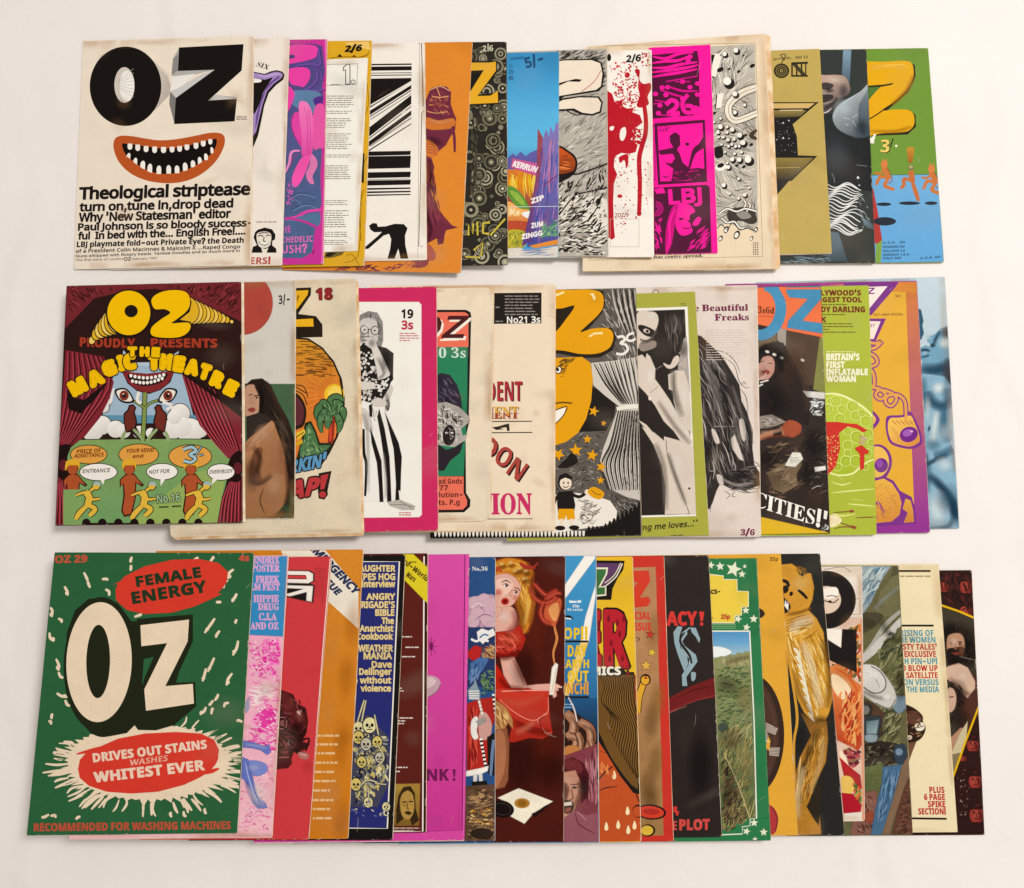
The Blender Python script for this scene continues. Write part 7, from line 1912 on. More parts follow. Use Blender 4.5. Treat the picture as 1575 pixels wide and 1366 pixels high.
p('ab7e64', 640, 880, 690, 830, 712, 830, 700, 870, 660, 920, 640, 930, sm=0, a=.2); p('c0b08a', 650, 940, 690, 850, 720, 800, 712, 880, 690, 950, 656, 960, sm=0, a=.2)
p('7d6c4c', 648, 950, 690, 940, 660, 1030, 650, 1030)
l('d8a82e', 9, 600, 278, 680, 305, 750, 335, sm=0); l('d8a82e', 9, 772, 730, 715, 880, 655, 1050, sm=0)
scat(['4c2a24', '6a564c', '8a7a70'], 26, (670, 1050, 720, 1000, 740, 1180, 690, 1260), (6, 14), (4, 8), 0, 90)

# ---- cream with red and blue headlines
mag('cream magazine with red and blue headlines beside a snarling brown face', [(1138, 868), (1443.7, 867.7), (1473, 1280), (1160, 1283)], 'e4d3ab', 1.8, GR, feather=4)
view(*R3F)
g('headline_lettering')
l(K, 9, 300, 126, 556, 126, sm=0); l(K, 9, 300, 370, 570, 370, sm=0); l(K, 9, 330, 1230, 628, 1234, sm=0)
fine('9a8a6c', 420, 143, 556, 156, 1, h=.5, ragged=0)
BLU, RDD = '4f8f9c', 'b53234'
U = (-.05, -1)
for s, y, x0, x1, c_ in (('THE RISING OF', 416, 354, 570, BLU), ('THE WOMEN', 446, 400, 578, BLU), ("'NASTY TALES'", 478, 380, 584, RDD), ('EXCLUSIVE', 510, 440, 580, RDD), ('FRENCH PIN-UP!', 542, 350, 586, BLU), ('HOW TO BLOW UP', 573, 330, 588, RDD), ('A SATELLITE', 605, 420, 588, RDD), ('MASON VERSUS', 636, 375, 592, BLU), ('THE MEDIA', 668, 450, 594, BLU)):
    t(c_, s, x0, y, x1, y, 26, 'B', up=U, out=c_, ow=.5)
for s, y, x0, x1 in (('PLUS', 1118, 552, 618), ('6 PAGE', 1150, 528, 620), ('SPIKE', 1182, 545, 622), ('SECTION!', 1214, 502, 624)):
    t(RDD, s, x0, y, x1, y, 27, 'B', up=U, out=RDD, ow=.8)
g('picture')
p('2c1a12', 430, 740, 470, 735, 515, 770, 520, 800, 532, 830, 515, 870, 480, 892, 450, 900, 430, 900, sm=1, a=.4); p('5a3a2a', 450, 760, 490, 755, 508, 785, 490, 810, 455, 800, sm=1, a=.4)
p('e4d8c0', 488, 815, 520, 805, 526, 830, 500, 840, sm=1); l('2c1a12', 4, 486, 828, 524, 820); e('c9b9a0', 462, 870, 12, 10); p('6b4a34', 440, 900, 490, 890, 470, 940, 450, 1000, 430, 980, sm=0, a=.4)
scat(['2c1a12', '6b4a34', '8a6a4c'], 34, (430, 745, 520, 760, 520, 870, 450, 930, 440, 1000), (10, 28), (4, 9), 30, 60)

# ---- painting with a white hat
mag('magazine with an oil painting of hills, white hat and goggles', [(1078, 871), (1382, 869.8), (1404, 1284), (1095, 1286)], '5f5a3c', 1.9, GR, grain=.4, feather=6)
view(*R3F)
g('picture')
p('8f9c9e', 230, 100, 380, 100, 330, 170, 290, 260, 250, 320, 230, 320, sm=0, a=.3); scat(['b4bcb8', '6f8288', 'a3aaa6', '54707c'], 60, (240, 105, 375, 105, 320, 190, 280, 270, 245, 300), (30, 90), (5, 14), -55, 10, .7, .3)
p('6a6444', 330, 220, 400, 130, 425, 105, 430, 300, 370, 330, 310, 320, sm=0, a=.4); p('4d4a34', 400, 100, 420, 100, 426, 130, 380, 150)
p('47402e', 230, 330, 300, 315, 340, 330, 290, 380, 240, 400, sm=1, a=.4); l('9c9a8c', 22, 430, 300, 360, 360, 300, 450, 250, 510, tap=.4, a=.4); l('bcb8ac', 40, 430, 340, 360, 420, 300, 480, 230, 540, tap=.4, a=.3)
p('5c5c38', 330, 480, 430, 420, 440, 560, 380, 600, 300, 540, sm=1, a=.5); scat(['3f3f2a', '7a7650', '58583a', '2f3022', '8a8460'], 150, (300, 490, 430, 330, 445, 700, 400, 1000, 300, 900, 330, 700), (20, 70), (5, 14), -50, 25, .7, .4, a=.4)
p('6f8088', 380, 700, 440, 690, 446, 730, 410, 760, sm=1, a=.3)
p('c2bcb0', 230, 560, 290, 548, 330, 570, 370, 620, 396, 670, 398, 710, 370, 738, 320, 720, 260, 680, 230, 660, sm=1, a=.15); p('cfc9be', 230, 555, 300, 550, 345, 590, 352, 640, 320, 668, 270, 650, 230, 610, sm=1, a=.12)
l('55504a', 5, 250, 640, 300, 672, 345, 660, 356, 620, 330, 575, 290, 552); l('55504a', 4, 400, 700, 370, 740, 310, 715); l('9a948a', 5, 270, 580, 310, 610, 330, 650, tap=.7)
so('f0ebe0', 300, 590, 40, 34, 20, .8); sl('8a847a', 26, 250, 660, 310, 690, 380, 700, al=.6); so('efe9dc', 360, 690, 34, 26, 30, .7); sl('3a3424', 50, 330, 340, 380, 420, 440, 440, al=.5); so('8a8a5c', 390, 540, 40, 60, 0, .4); so('2c2a1c', 420, 640, 30, 80, 0, .5); so('3f3a28', 270, 360, 60, 30, 10, .6); sl('9aa098', 24, 300, 300, 350, 250, 420, 190, al=.4)
p('4a3526', 230, 690, 300, 720, 345, 760, 330, 860, 300, 890, 240, 900, sm=0, a=.5); e('2a2622', 268, 745, 26, 30); e('6d6a62', 266, 748, 15, 18)
p('2e3436', 262, 790, 330, 780, 326, 840, 312, 888, 268, 886, sm=1); grad('54686c', '9fb0b0', 270, 800, 320, 880, 272, 800, 322, 794, 312, 850, 272, 850, a=.2); p('8a9698', 268, 862, 312, 862, 308, 886, 272, 886, sm=1)
p('2b241d', 240, 910, 330, 890, 400, 900, 440, 920, 430, 1010, 240, 1010, sm=0, a=.5); scat(['15120e', '4a4032', '6a604a', '3a3226'], 60, (245, 900, 430, 900, 430, 1010, 250, 1020), (15, 45), (5, 12), -20, 40, a=.5); p('2f3a44', 396, 915, 440, 905, 446, 975, 405, 980, sm=1); e('6f8494', 415, 935, 14, 14)
p('5a6038', 240, 1010, 340, 990, 350, 1050, 310, 1120, 240, 1130, sm=0, a=.5); p('7d5548', 230, 1120, 310, 1110, 320, 1200, 290, 1310, 200, 1310, a=.4); scat(['4a2e26', '96705c', '5f3a30'], 50, (220, 1130, 310, 1120, 310, 1300, 210, 1300), (14, 44), (4, 10), 60, 30, a=.4)
p('44627c', 345, 1005, 430, 992, 420, 1060, 380, 1180, 345, 1300, 290, 1310, 315, 1180, 340, 1080, sm=0, a=.4); scat(['6a88a0', '2f4a62'], 40, (350, 1010, 425, 1000, 380, 1160, 330, 1290, 310, 1240), (30, 80), (4, 9), 108, 10, a=.3)
p('7a5f48', 430, 1000, 470, 930, 480, 1000, 440, 1100, 400, 1200, 365, 1310, 340, 1310, 390, 1150, sm=0, a=.4); p('5a382c', 440, 1100, 480, 1000, 490, 1320, 380, 1320, 410, 1200, a=.4); scat(['3c241c', '74503e'], 50, (440, 1110, 470, 1050, 475, 1300, 390, 1310, 415, 1200), (12, 34), (4, 8), 0, 20, a=.4)
e('8a4430', 282, 1225, 18, 26, 10, a=.4)

# ---- O on its side over flames
mag('smaller cream magazine with black sideways title over orange flames', [(1022, 873), (1325.8, 871), (1330.3, 1263), (1035, 1266)], 'e2d0bc', 1.7, GR, round_=.002, feather=4)
view(*R3F)
g('picture')
p('d9b9a4', -100, 110, 240, 110, 250, 1240, -100, 1244, a=.2); p('e2d4c4', -100, 108, 246, 108, 246, 330, 60, 340, -100, 340, a=.1)
l('8a7a68', 3, 80, 120, 160, 108, 200, 130); box('a89884', 3, 190, 250, 240, 320)
scat(['c8562c', 'd8783c', 'a83a24', '6f6a3c', 'e0a060', '4f5632'], 90, (90, 480, 246, 350, 248, 640, 120, 600), (20, 60), (10, 24), -60, 50, .7, .6, a=.3)
grad('d8804a', 'b8442a', 170, 560, 200, 920, 90, 560, 150, 540, 190, 600, 246, 640, 248, 900, 230, 930, 180, 900, 140, 880, 120, 700, sm=0, a=.3)
so('e8a868', 170, 640, 60, 70, 0, .7); sl('8a2418', 50, 150, 760, 200, 820, 246, 860, al=.5); sl('e89a5c', 40, 230, 680, 210, 780, 190, 880, al=.5); so('c04828', 230, 740, 40, 90, 0, .6); so('f0d8b0', 190, 930, 40, 30, 0, .5)
p('ecd0a8', 116, 590, 150, 600, 190, 640, 200, 680, 170, 700, 140, 680, 118, 640, sm=1, a=.15); l('c9602f', 14, 130, 560, 190, 600, 240, 680, tap=.7)
scat(['e08a50', '983420', 'd06838', 'e0a468', 'b83c28'], 110, (140, 660, 246, 650, 248, 920, 170, 900), (30, 90), (7, 16), -78, 18, .8, .4, a=.25)
scat(['7a2430', '5c3040', 'b0504c', '8a6a4a', '3f2428'], 40, (160, 920, 246, 920, 248, 990, 190, 1010), (20, 60), (8, 18), 10, 50, a=.3)
p('efd6b8', 150, 930, 175, 960, 190, 1010, 160, 1000, sm=1); p('a8282a', 150, 960, 190, 1000, 240, 1040, 248, 1100, 200, 1060, 170, 1040, sm=0, a=.3)
p('e0b860', 160, 1050, 200, 1050, 215, 1090, 190, 1130, 165, 1120, sm=1, a=.2); p('a8202c', 160, 1120, 210, 1125, 246, 1170, 240, 1210, 170, 1215, sm=0, a=.25); scat(['6f7a3a', '4c5a2c', '98a050', 'd86040'], 36, (200, 1060, 248, 1090, 248, 1180, 215, 1140), (16, 40), (6, 12), -60, 40, a=.3); p('e2d4c4', 170, 1212, 248, 1205, 248, 1244, 170, 1242, sm=0)
l('d89878', 10, 248, 340, 256, 1240, sm=0)
g('title_lettering')
p('efe4d6', 60, 380, 160, 385, 156, 465, 100, 430)
e(K, 88, 255, 132, 128); e('d9c0a8', 90, 255, 64, 60); p('efe2d2', 60, 215, 130, 200, 140, 235, 90, 250, sm=1); l('4a3a30', 5, 80, 258, 120, 268, 145, 250); l('4a3a30', 4, 90, 240, 115, 236, 140, 242); e(K, 106, 262, 8, 5)
p(K, 40, 384, 222, 390, 224, 578, 100, 520, 40, 500); p('efe2d2', 60, 384, 158, 388, 154, 466, 100, 432)

# ---- yellow figure on black
mag('black magazine with a furry ochre figure turning its striped back', [(955, 855), (1261.3, 851.4), (1299, 1284.5), (985, 1287)], '23221f', 2.0, GR, grain=.3, feather=5)
view(*R3E)
g('picture')
p('c98f3a', 330, 110, 350, 100, 400, 96, 440, 125, 450, 160, 460, 135, 485, 140, 498, 200, 490, 255, 470, 300, 480, 330, 330, 380, a=.3)
p('c9923e', 330, 370, 370, 330, 470, 300, 510, 340, 540, 400, 552, 520, 575, 600, 580, 700, 565, 760, 545, 800, 500, 800, 460, 760, 430, 700, 410, 620, 385, 540, 378, 480, 330, 430, sm=0, a=.35)
fur = lambda x, y: 70 if y > 420 else -30
scat(['e0b864', 'b07828', 'd8a850', 'e8cc8a', '96641f'], 150, (350, 360, 480, 315, 540, 410, 550, 520, 575, 620, 555, 760, 510, 790, 470, 740, 420, 640, 390, 520), (40, 130), (3, 7), fur, 10, .9, .2, a=.2)
for i in range(9):
    l('e2d8bc', 15, 408 + i * 8, 470 + i * 36, 424 + i * 8, 486 + i * 36, 440 + i * 8, 520 + i * 36, tap=.8, a=.2)
for i in range(5):
    l('7a5420', 4, 380, 350 + i * 12, 430, 330 + i * 14, 480, 318 + i * 16, tap=.5)
so('e8c070', 440, 180, 60, 50, 0, .5); sl('f0dcae', 50, 450, 440, 490, 560, 530, 740, al=.6); sl('7a5018', 50, 540, 430, 572, 580, 560, 740, al=.6); sl('f0e0b8', 60, 400, 400, 430, 360, 500, 340, al=.5); sl('8a5c20', 40, 400, 560, 450, 700, 510, 795, al=.5); so('4a2c10', 530, 800, 50, 34, 0, .7); sl('8a5a20', 24, 380, 320, 440, 310, 490, 290, al=.6)
e('1c1712', 372, 208, 12, 16, 20); e('1c1712', 398, 228, 8, 11, 20); l('1c1712', 14, 428, 210, 450, 228, 470, 250, tap=.3); l('1c1712', 16, 350, 165, 378, 175, 388, 196, tap=.4)
p('1c1712', 352, 240, 372, 256, 392, 280, 384, 305, 362, 312, 346, 300, sm=1); p('efe6d6', 372, 262, 384, 272, 384, 300, 370, 280); p('4a3c2c', 345, 215, 360, 210, 362, 235, 345, 240); e('9c8cb0', 380, 268, 7, 5)
scat(['2c2a26', '8a5f24', '5f4a24'], 34, (420, 100, 470, 110, 470, 150, 430, 150), (10, 30), (4, 8), 40, 40)
grad('5a3c20', 'a87432', 470, 760, 540, 900, 440, 760, 500, 805, 555, 800, 560, 880, 550, 980, 500, 1080, 470, 1180, 450, 1300, 410, 1300, 415, 1060, 440, 960, 490, 860, sm=0, a=.4)
scat(['c08a3c', '7a5220', 'd8a858', '96682c', '4c3416'], 120, (500, 820, 555, 820, 550, 980, 500, 1090, 460, 1200, 440, 1290, 420, 1280, 425, 1060, 470, 920), (30, 80), (3, 7), lambda x, y: 105, 14, .9, .2, a=.3)
p('a8742f', 420, 1180, 470, 1150, 520, 1200, 530, 1300, 415, 1310, sm=0, a=.4); p('2a2218', 470, 1180, 520, 1080, 545, 1010, 530, 1140, 520, 1260, 500, 1230, sm=0, a=.3); l('e0c08a', 9, 440, 960, 430, 1060, 420, 1140, tap=.7)
sl('2c1c0c', 50, 520, 830, 470, 960, 430, 1080, al=.5); sl('e0b878', 34, 540, 860, 530, 980, 480, 1120, al=.5); sl('e8cc98', 40, 455, 1000, 430, 1120, 425, 1240, al=.5); so('23221f', 440, 880, 30, 80, 10, .7)
l('c9923e', 12, 378, 480, 400, 600, 425, 780, 410, 900, 415, 1100, tap=.3)

# ---- yellow with a dark disc
mag('plain amber yellow magazine marked 35p with a dark brown disc', [(895, 856), (1200.8, 851.6), (1227.2, 1285), (915, 1288)], 'd9a042', 1.9, GR, grain=.1)
view(*R3E)
g('picture')
e('33241c', 225, 860, 142, 270, 0); e('4a3228', 215, 860, 128, 252, 0); ring('5c4034', 3, 215, 860, 112, 222, 0)
for i in range(6):
    l('b8a898', 4, 285, 806 + i * 7, 338 - i * 2, 832 + i * 5, sm=0); l('b8a898', 4, 300, 918 + i * 6, 348 - i * 1, 918 + i * 7, sm=0)
p('d9a042', 288, 850, 305, 885, 300, 930, 286, 920); p('9a8a7a', 280, 830, 296, 860, 288, 900, 276, 900); l('d8c8a8', 5, 276, 880, 300, 890)
p('33241c', 240, 290, 270, 300, 280, 320, 262, 336, 240, 330, sm=1)
p('a83a3c', 290, 1180, 320, 1185, 340, 1230, 330, 1290, 310, 1305, 290, 1300, sm=1); l('5a2420', 4, 310, 1180, 335, 1230, 328, 1290)
l('b0823a', 4, 385, 620, 405, 760, 404, 900, 415, 1100); l('c48e3c', 5, 374, 480, 380, 560, 400, 700)
g('price_lettering')
t('4a3a1a', '35p', 302, 82, 340, 80, 18, 'B')

# ---- green frame, stars, meadow
mag('green star-bordered magazine with a photo of a grassy hillside', [(858, 862), (1163.7, 858.4), (1185.6, 1293), (876, 1296)], '2f7346', 1.9, GR, feather=3)
view(*R3E)
g('picture')
for i in range(6):
    l('28603a', 2.5, 205 + i * 6, 75, 222 + i * 7, 420, sm=0)
p('e2c452', -60, 130, 95, 150, 95, 165, 155, 165, 156, 215, 205, 218, 206, 285, 175, 288, 176, 322, 145, 325, 145, 358, -60, 358)
l('e8dfc0', 4, -60, 130, 95, 148, 95, 164, 156, 164, 157, 216, 207, 218, 207, 286, 176, 288, 176, 323, 146, 326, 146, 358, -60, 358, sm=0)
for i in range(3):
    l('7fa474', 3, -60, 366 + i * 8, 150, 366 + i * 8, sm=0)
band(-60, 216, [(392, '4c88b4'), (450, '6d9fc0'), (500, '9ab4bc'), (540, '8c9468')], .1)
p('e6e6e0', -60, 470, 60, 465, 110, 475, 130, 490, 100, 505, 40, 512, -60, 520, sm=1)
grad('8a8a5c', '5c6a44', 130, 500, 100, 700, -60, 520, 60, 518, 84, 508, 100, 512, 126, 500, 146, 504, 160, 492, 182, 496, 196, 486, 212, 490, 240, 1235, -60, 1240, a=.5)
scat(['9c9468', 'a89c74', '7c7a54'], 40, (80, 515, 210, 490, 214, 560, 60, 580), (12, 40), (4, 9), 80, 20, a=.4)
scat(['54643c', '6c7c4c', '3f5032', '7a8456', '4a5c3a', '626f48'], 220, (60, 560, 216, 545, 226, 830, 70, 840), (10, 36), (5, 12), 0, 40, a=.5)
scat(['9c8c54', '7c7044', '5c5836', 'b0a068', '484a30', '868050'], 300, (70, 800, 226, 790, 238, 1230, 88, 1300), (16, 60), (3, 7), -65, 28, .8, .3, a=.4)
scat(['3a2c20', '54402c', '6f5a3c', '2b211a', '8a7450'], 200, (78, 960, 130, 950, 215, 1230, 180, 1260, 88, 1305), (14, 50), (3, 7), -60, 35, .8, .3, a=.4)
e('3d4a40', 92, 825, 20, 20, a=.5); l('b8a878', 4, 98, 940, 160, 1080, 212, 1230); l('b0a070', 4, 240, 1140, 212, 1230); scat(['c0b080'], 14, (100, 800, 220, 740, 226, 900, 110, 900), (40, 90), (2, 3), -60, 20)
so('4a4630', 120, 640, 90, 60, 20, .5); so('8c8050', 190, 700, 50, 80, 0, .45); so('5c4a30', 130, 880, 80, 70, 0, .45); so('3a2c1e', 120, 1120, 50, 130, 0, .5); so('a08c5c', 200, 980, 40, 110, 0, .4); sl('7a6c48', 30, 100, 540, 160, 520, 214, 510, al=.6)
l('e6e2d0', 6, -60, 395, 212, 395, sm=0); l('e6e2d0', 6, 212, 395, 232, 800, 243, 1232, 215, 1235, 214, 1266, 180, 1270, 180, 1302, 85, 1306, sm=0)
p('2f7346', 246, 1236, 218, 1238, 217, 1268, 183, 1273, 182, 1306, 85, 1310, 85, 1345, 320, 1345, 300, 1230)
for x, y, r, o in ((38, 100, 16, 10), (80, 105, 18, -5), (140, 118, 34, 15), (178, 140, 15, 0), (195, 302, 15, 0), (160, 340, 16, 20), (230, 340, 17, 0), (198, 378, 15, 10), (232, 1252, 16, 0), (198, 1290, 15, 15), (275, 1294, 16, 0), (236, 1326, 10, 0), (190, 105, 7, 0), (20, 96, 12, 0)):
    star('e0e0c2', x, y, r, o)
g('headline_lettering')
t('3c2a1c', 'COMICS-', -20, 232, 80, 226, 18, 'H', out='3c2a1c', ow=1); t('b8482c', '25p', 84, 340, 124, 340, 20, 'H', out='b8482c', ow=.8); e('b8482c', 46, 336, 3)

# ---- black with a red ribbon
mag('charcoal black magazine with red lettering PLOT and a red ribbon', [(784, 857), (1089.8, 854), (1110.4, 1287.5), (800, 1291)], '28211e', 1.9, GR, grain=.18)
view(*R3D)
g('picture')
p('8fa3a6', 540, 400, 560, 372, 580, 376, 566, 420, 572, 470, 600, 500, 606, 540, 590, 580, 575, 540, 560, 500, 545, 450, sm=0, a=.15); p('8fa3a6', 610, 378, 640, 380, 660, 430, 655, 448, 640, 420, 622, 400, 600, 410, 580, 440, 590, 460, 640, 500, 648, 530, 620, 570, 598, 600, 602, 640, 580, 640, 578, 590, 606, 550, 612, 520, 580, 480, 566, 440, 580, 400, sm=0, a=.15)
l('28211e', 12, 590, 400, 570, 440, 610, 500, 622, 540, tap=.4); p('8fa3a6', 620, 580, 640, 582, 636, 612, 622, 616, sm=1); p('28211e', 600, 395, 616, 380, 628, 420, 606, 424)
p('6a1f1e', 500, 740, 526, 690, 620, 640, 740, 595, 740, 690, 640, 705, 560, 740, 500, 780, sm=0, a=.25); l('8e3230', 4, 520, 755, 620, 712, 730, 680); l('4a1414', 5, 560, 690, 640, 655, 730, 640, tap=.6); l('9a5a54', 3, 500, 770, 560, 744, 600, 730)
so('3c322c', 600, 860, 70, 160, 0, .5); so('181210', 660, 1000, 70, 200, 0, .6); so('362c27', 560, 1120, 60, 120, 0, .4); so('3a302a', 610, 220, 70, 120, 0, .4)
g('headline_lettering')
t('cc3d38', 'CONSPIRACY', 210, 372, 644, 368, 60, 'B', out='cc3d38', ow=2.5); p('cc3d38', 655, 308, 678, 308, 672, 350, 661, 350); e('cc3d38', 666, 363, 8); t('c84a44', 'PLOT', 568, 1284, 702, 1282, 46, 'B', out='c84a44', ow=2); t('cc4d46', 'THE', 480, 1284, 556, 1284, 40, 'B'); p('cc3d38', 550, 1200, 566, 1200, 560, 1222, 550, 1215)
p('cc3d38', 540, 1180, 556, 1178, 556, 1205, 540, 1205)

# ---- red framed special issue
mag('red bordered magazine with tan panel, stars and a cartoon arm', [(715, 859), (1021, 855), (1035.8, 1294), (724, 1297)], 'c2382f', 1.9, GR)
view(*R3D)
g('picture')
grad('b3825c', '9a7448', 420, 110, 440, 1300, 300, 112, 460, 108, 476, 600, 496, 1308, 300, 1312, a=.25)
for x, y, c_ in ((430, 200, 'c89468'), (450, 400, 'a87848'), (440, 800, '7a5830'), (400, 900, 'b88c5c'), (460, 980, '8a6438'), (420, 1090, '7a5830'), (470, 700, 'a07038'), (440, 1160, '6a4a26')):
    so(c_, x, y, 44, 110, 5, .5, a=.3)
l(K, 34, 380, 760, 385, 690, 402, 640, 412, 600, tap=.1); l('d8a03c', 26, 380, 760, 386, 690, 402, 640, 414, 605, tap=.1); e(K, 415, 612, 24, 26); e('d8a03c', 414, 614, 18, 20); e('a83a2c', 416, 604, 8, 5, 20); l(K, 4, 412, 596, 430, 592)
e(K, 440, 1204, 68, 34, 5); e('c8402f', 438, 1204, 60, 27, 5); e('a8302a', 440, 1202, 38, 14, 4); e(K, 425, 1286, 34, 28); e('d6b048', 422, 1286, 28, 22)
star('b8382f', 436, 410, 20, 10, out=K, ow=4); star('d8b04c', 444, 490, 20, 15, out=K, ow=4); star('d8a850', 418, 548, 26, 0, out=K, ow=4); l(K, 3, 366, 424, 390, 428, 378, 440)
g('title_lettering')
p('c8402f', 340, 126, 430, 124, 436, 170, 390, 246, 428, 240, 438, 262, 424, 284, 340, 292, 340, 230, 380, 175, 340, 178)
t('c8402f', 'SPECIAL', 310, 340, 438, 342, 32, 'B', out='c8402f', ow=1); t('c8402f', 'ISSUE', 350, 392, 440, 392, 34, 'B', out='c8402f', ow=1)

# ---- yellow comic with dripping letters
mag('yellow comic-style magazine with dripping red letters over brown hair', [(666, 860), (972.8, 856), (986, 1295), (675, 1297)], 'dfb23c', 1.9, GR)
view(*R3D)
g('picture')
p('b8502c', 150, 590, 400, 590, 410, 1345, 150, 1345, a=.1)
p(K, 150, 572, 365, 578, 390, 1125, 360, 1118, 335, 1085, 300, 1040, 270, 990, 240, 940, 200, 880, 150, 860, sm=0)
p('6b4a24', 150, 590, 360, 590, 382, 1104, 350, 1080, 310, 1030, 268, 970, 236, 910, 205, 840, 150, 800, sm=0, a=.2)
for i in range(15):
    x = 212 + i * 11
    q = []
    for j in range(9):
        q += [x + 14 * math.sin(j * 1.25 + i * .22) + j * 5.5, 600 + j * (28 + i * 2.6)]
    l('33220f', 4.5, *q); l('8a6434', 3, *[c + 5 if k % 2 == 0 else c for k, c in enumerate(q)], tap=.5)
l(K, 5, 205, 1110, 240, 1095, 290, 1090, tap=.6); l(K, 6, 205, 1060, 230, 1030, 268, 1000); l(K, 4, 210, 930, 240, 940, tap=.6); l(K, 5, 372, 1120, 388, 1160)
for x, y in ((275, 1040), (335, 1200), (240, 1270), (293, 1262), (338, 1285), (366, 1265)):
    p('efdcae', x, y - 22, x + 9, y + 2, x + 4, y + 16, x - 6, y + 14, x - 8, y, sm=1)
scat(['e08a50'], 8, (205, 880, 260, 980, 300, 1060, 210, 1040), (20, 50), (4, 7), 60, 30)
e(K, 385, 1200, 30, 30); e('b8502c', 380, 1202, 24, 24)
g('title_lettering')
p(K, 150, 78, 322, 80, 316, 120, 290, 160, 268, 205, 262, 255, 150, 255); p('5c3a5c', 150, 90, 308, 92, 302, 115, 270, 150, 252, 190, 150, 190); p('e6dcc0', 150, 110, 248, 110, 244, 140, 214, 196, 240, 190, 240, 236, 200, 240, 150, 240); p('3c6a3c', 150, 118, 240, 118, 236, 140, 204, 200, 234, 198, 234, 230, 150, 236); l('e6dcc0', 5, 312, 92, 285, 150, 240, 190); l('e6dcc0', 4, 304, 90, 276, 145, 232, 180)
t('7a1820', 'HORROR', -260, 552, 226, 548, 246, 'B'); 
t(K, 'R', 240, 558, 342, 556, 258, 'B', out=K, ow=12); t('b02830', 'R', 238, 556, 338, 554, 252, 'B', out='b02830', ow=7)
t(K, 'E', 140, 550, 216, 548, 246, 'B', out=K, ow=10); t('b02830', 'E', 138, 548, 214, 546, 242, 'B', out='b02830', ow=6)
for x, y in ((250, 320), (262, 430), (300, 390), (318, 320), (255, 500), (312, 500), (336, 560), (290, 340)):
    p('7a1820', x, y, x + 7, y + 20, x, y + 34, x - 7, y + 22, sm=1); 
for x in (244, 268, 312, 336):
    l(K, 14, x, 545, x, 575, tap=.3); l('b02830', 8, x, 540, x, 566, tap=.3)
p(K, 150, 560, 310, 560, 330, 578, 300, 598, 150, 596); t('efe6d0', 'COMICS', 90, 592, 304, 590, 36, 'B', out='efe6d0', ow=1.5)

# ---- blue drama cover
mag('blue comic magazine with yellow lettering, knuckles and a shouting person', [(610, 858.5), (916.4, 854.6), (921.5, 1296), (612, 1298)], '3d86b0', 1.8, GR, feather=5)
view(*R3D)
g('picture')
band(20, 210, [(50, '4690ba'), (380, '3c84b0'), (560, '3674a0'), (690, '2f6690'), (700, '2b5a80')], .08)
p('efe8dc', 40, 215, 145, 60, 195, 60, 60, 240, 40, 262); p('efe8dc', 192, 195, 205, 60, 215, 60, 160, 440, 128, 440, 150, 330)
p('e6c47a', 128, 440, 158, 440, 120, 560, 70, 680, 50, 680, 92, 560)
l(K, 10, 40, 328, 75, 330, 92, 342, tap=.6); l('efe8dc', 5, 40, 336, 84, 340); l(K, 9, 50, 441, 160, 441, sm=0); l(K, 9, 50, 690, 162, 690, sm=0)
grad('24527a', '15161a', 100, 690, 100, 900, 40, 700, 200, 700, 205, 900, 40, 900)
for q in ((60, 720, 96, 716),):
    fine('8aa8c0', 50, 716, 96, 742, 2, h=.4)
SK = '9a6448'
p('2a1a14', 40, 770, 90, 750, 150, 800, 195, 880, 195, 990, 40, 990, sm=0, a=.3)
for q, w_ in (((60, 760, 95, 800, 90, 850, 62, 870), 44), ((70, 862, 105, 880, 96, 920, 60, 925), 34), ((120, 800, 165, 830, 172, 890, 150, 940), 42), ((112, 850, 128, 890, 124, 930), 26), ((168, 880, 180, 920, 168, 960), 26)):
    l('2a140c', w_ + 8, *q, tap=.15); l(SK, w_, *q, tap=.2, a=.3); sl('d8a888', w_ * .7, *[c - 4 for c in q], al=.75); sl('4a2818', w_ * .5, *[c + w_ * .3 for c in q], al=.5)
l('d8c8c4', 7, 70, 690, 95, 740, 110, 800, tap=.4); e('b87844', 85, 935, 40, 28); e('7a4a2c', 120, 955, 30, 22)
p('7a3a40', 40, 960, 205, 900, 210, 1340, 40, 1340, a=.3); scat(['b0787c', '9a5a60', '5c2a30'], 50, (140, 960, 205, 900, 208, 1200, 150, 1200), (40, 110), (5, 10), 85, 10, .8)
p('4a161c', 40, 980, 90, 962, 140, 990, 160, 1050, 156, 1130, 130, 1160, 120, 1090, 40, 1030, sm=0, a=.3); p('6a2a2c', 40, 985, 90, 968, 130, 995, 120, 1030, 60, 1010, sm=1, a=.3)
p('c08a72', 40, 1030, 100, 1020, 122, 1070, 122, 1130, 100, 1180, 80, 1230, 40, 1240, sm=0, a=.2); p('7a4a3c', 40, 1080, 70, 1090, 60, 1150, 40, 1160, sm=1, a=.3); l('2a1210', 8, 80, 1082, 116, 1078, tap=.4); e('2a1210', 98, 1094, 12, 6); l('2a1210', 7, 50, 1075, 66, 1080); l('7a4a3c', 6, 82, 1100, 92, 1140, 78, 1146)
p('2a1210', 48, 1160, 78, 1154, 92, 1170, 86, 1200, 56, 1206, sm=1); p('e0d0c0', 52, 1164, 82, 1160, 84, 1170, 54, 1174); p('8a4a40', 60, 1190, 80, 1186, 76, 1200, 60, 1202, sm=1)
so('d8a890', 70, 1060, 36, 40, 0, .6); sl('7a4032', 30, 118, 1060, 122, 1120, 96, 1180, al=.7); so('5c2a24', 50, 1110, 22, 50, 0, .6); so('8a3a3c', 84, 990, 50, 24, -10, .5); so('200a0c', 140, 1090, 30, 60, 0, .6)
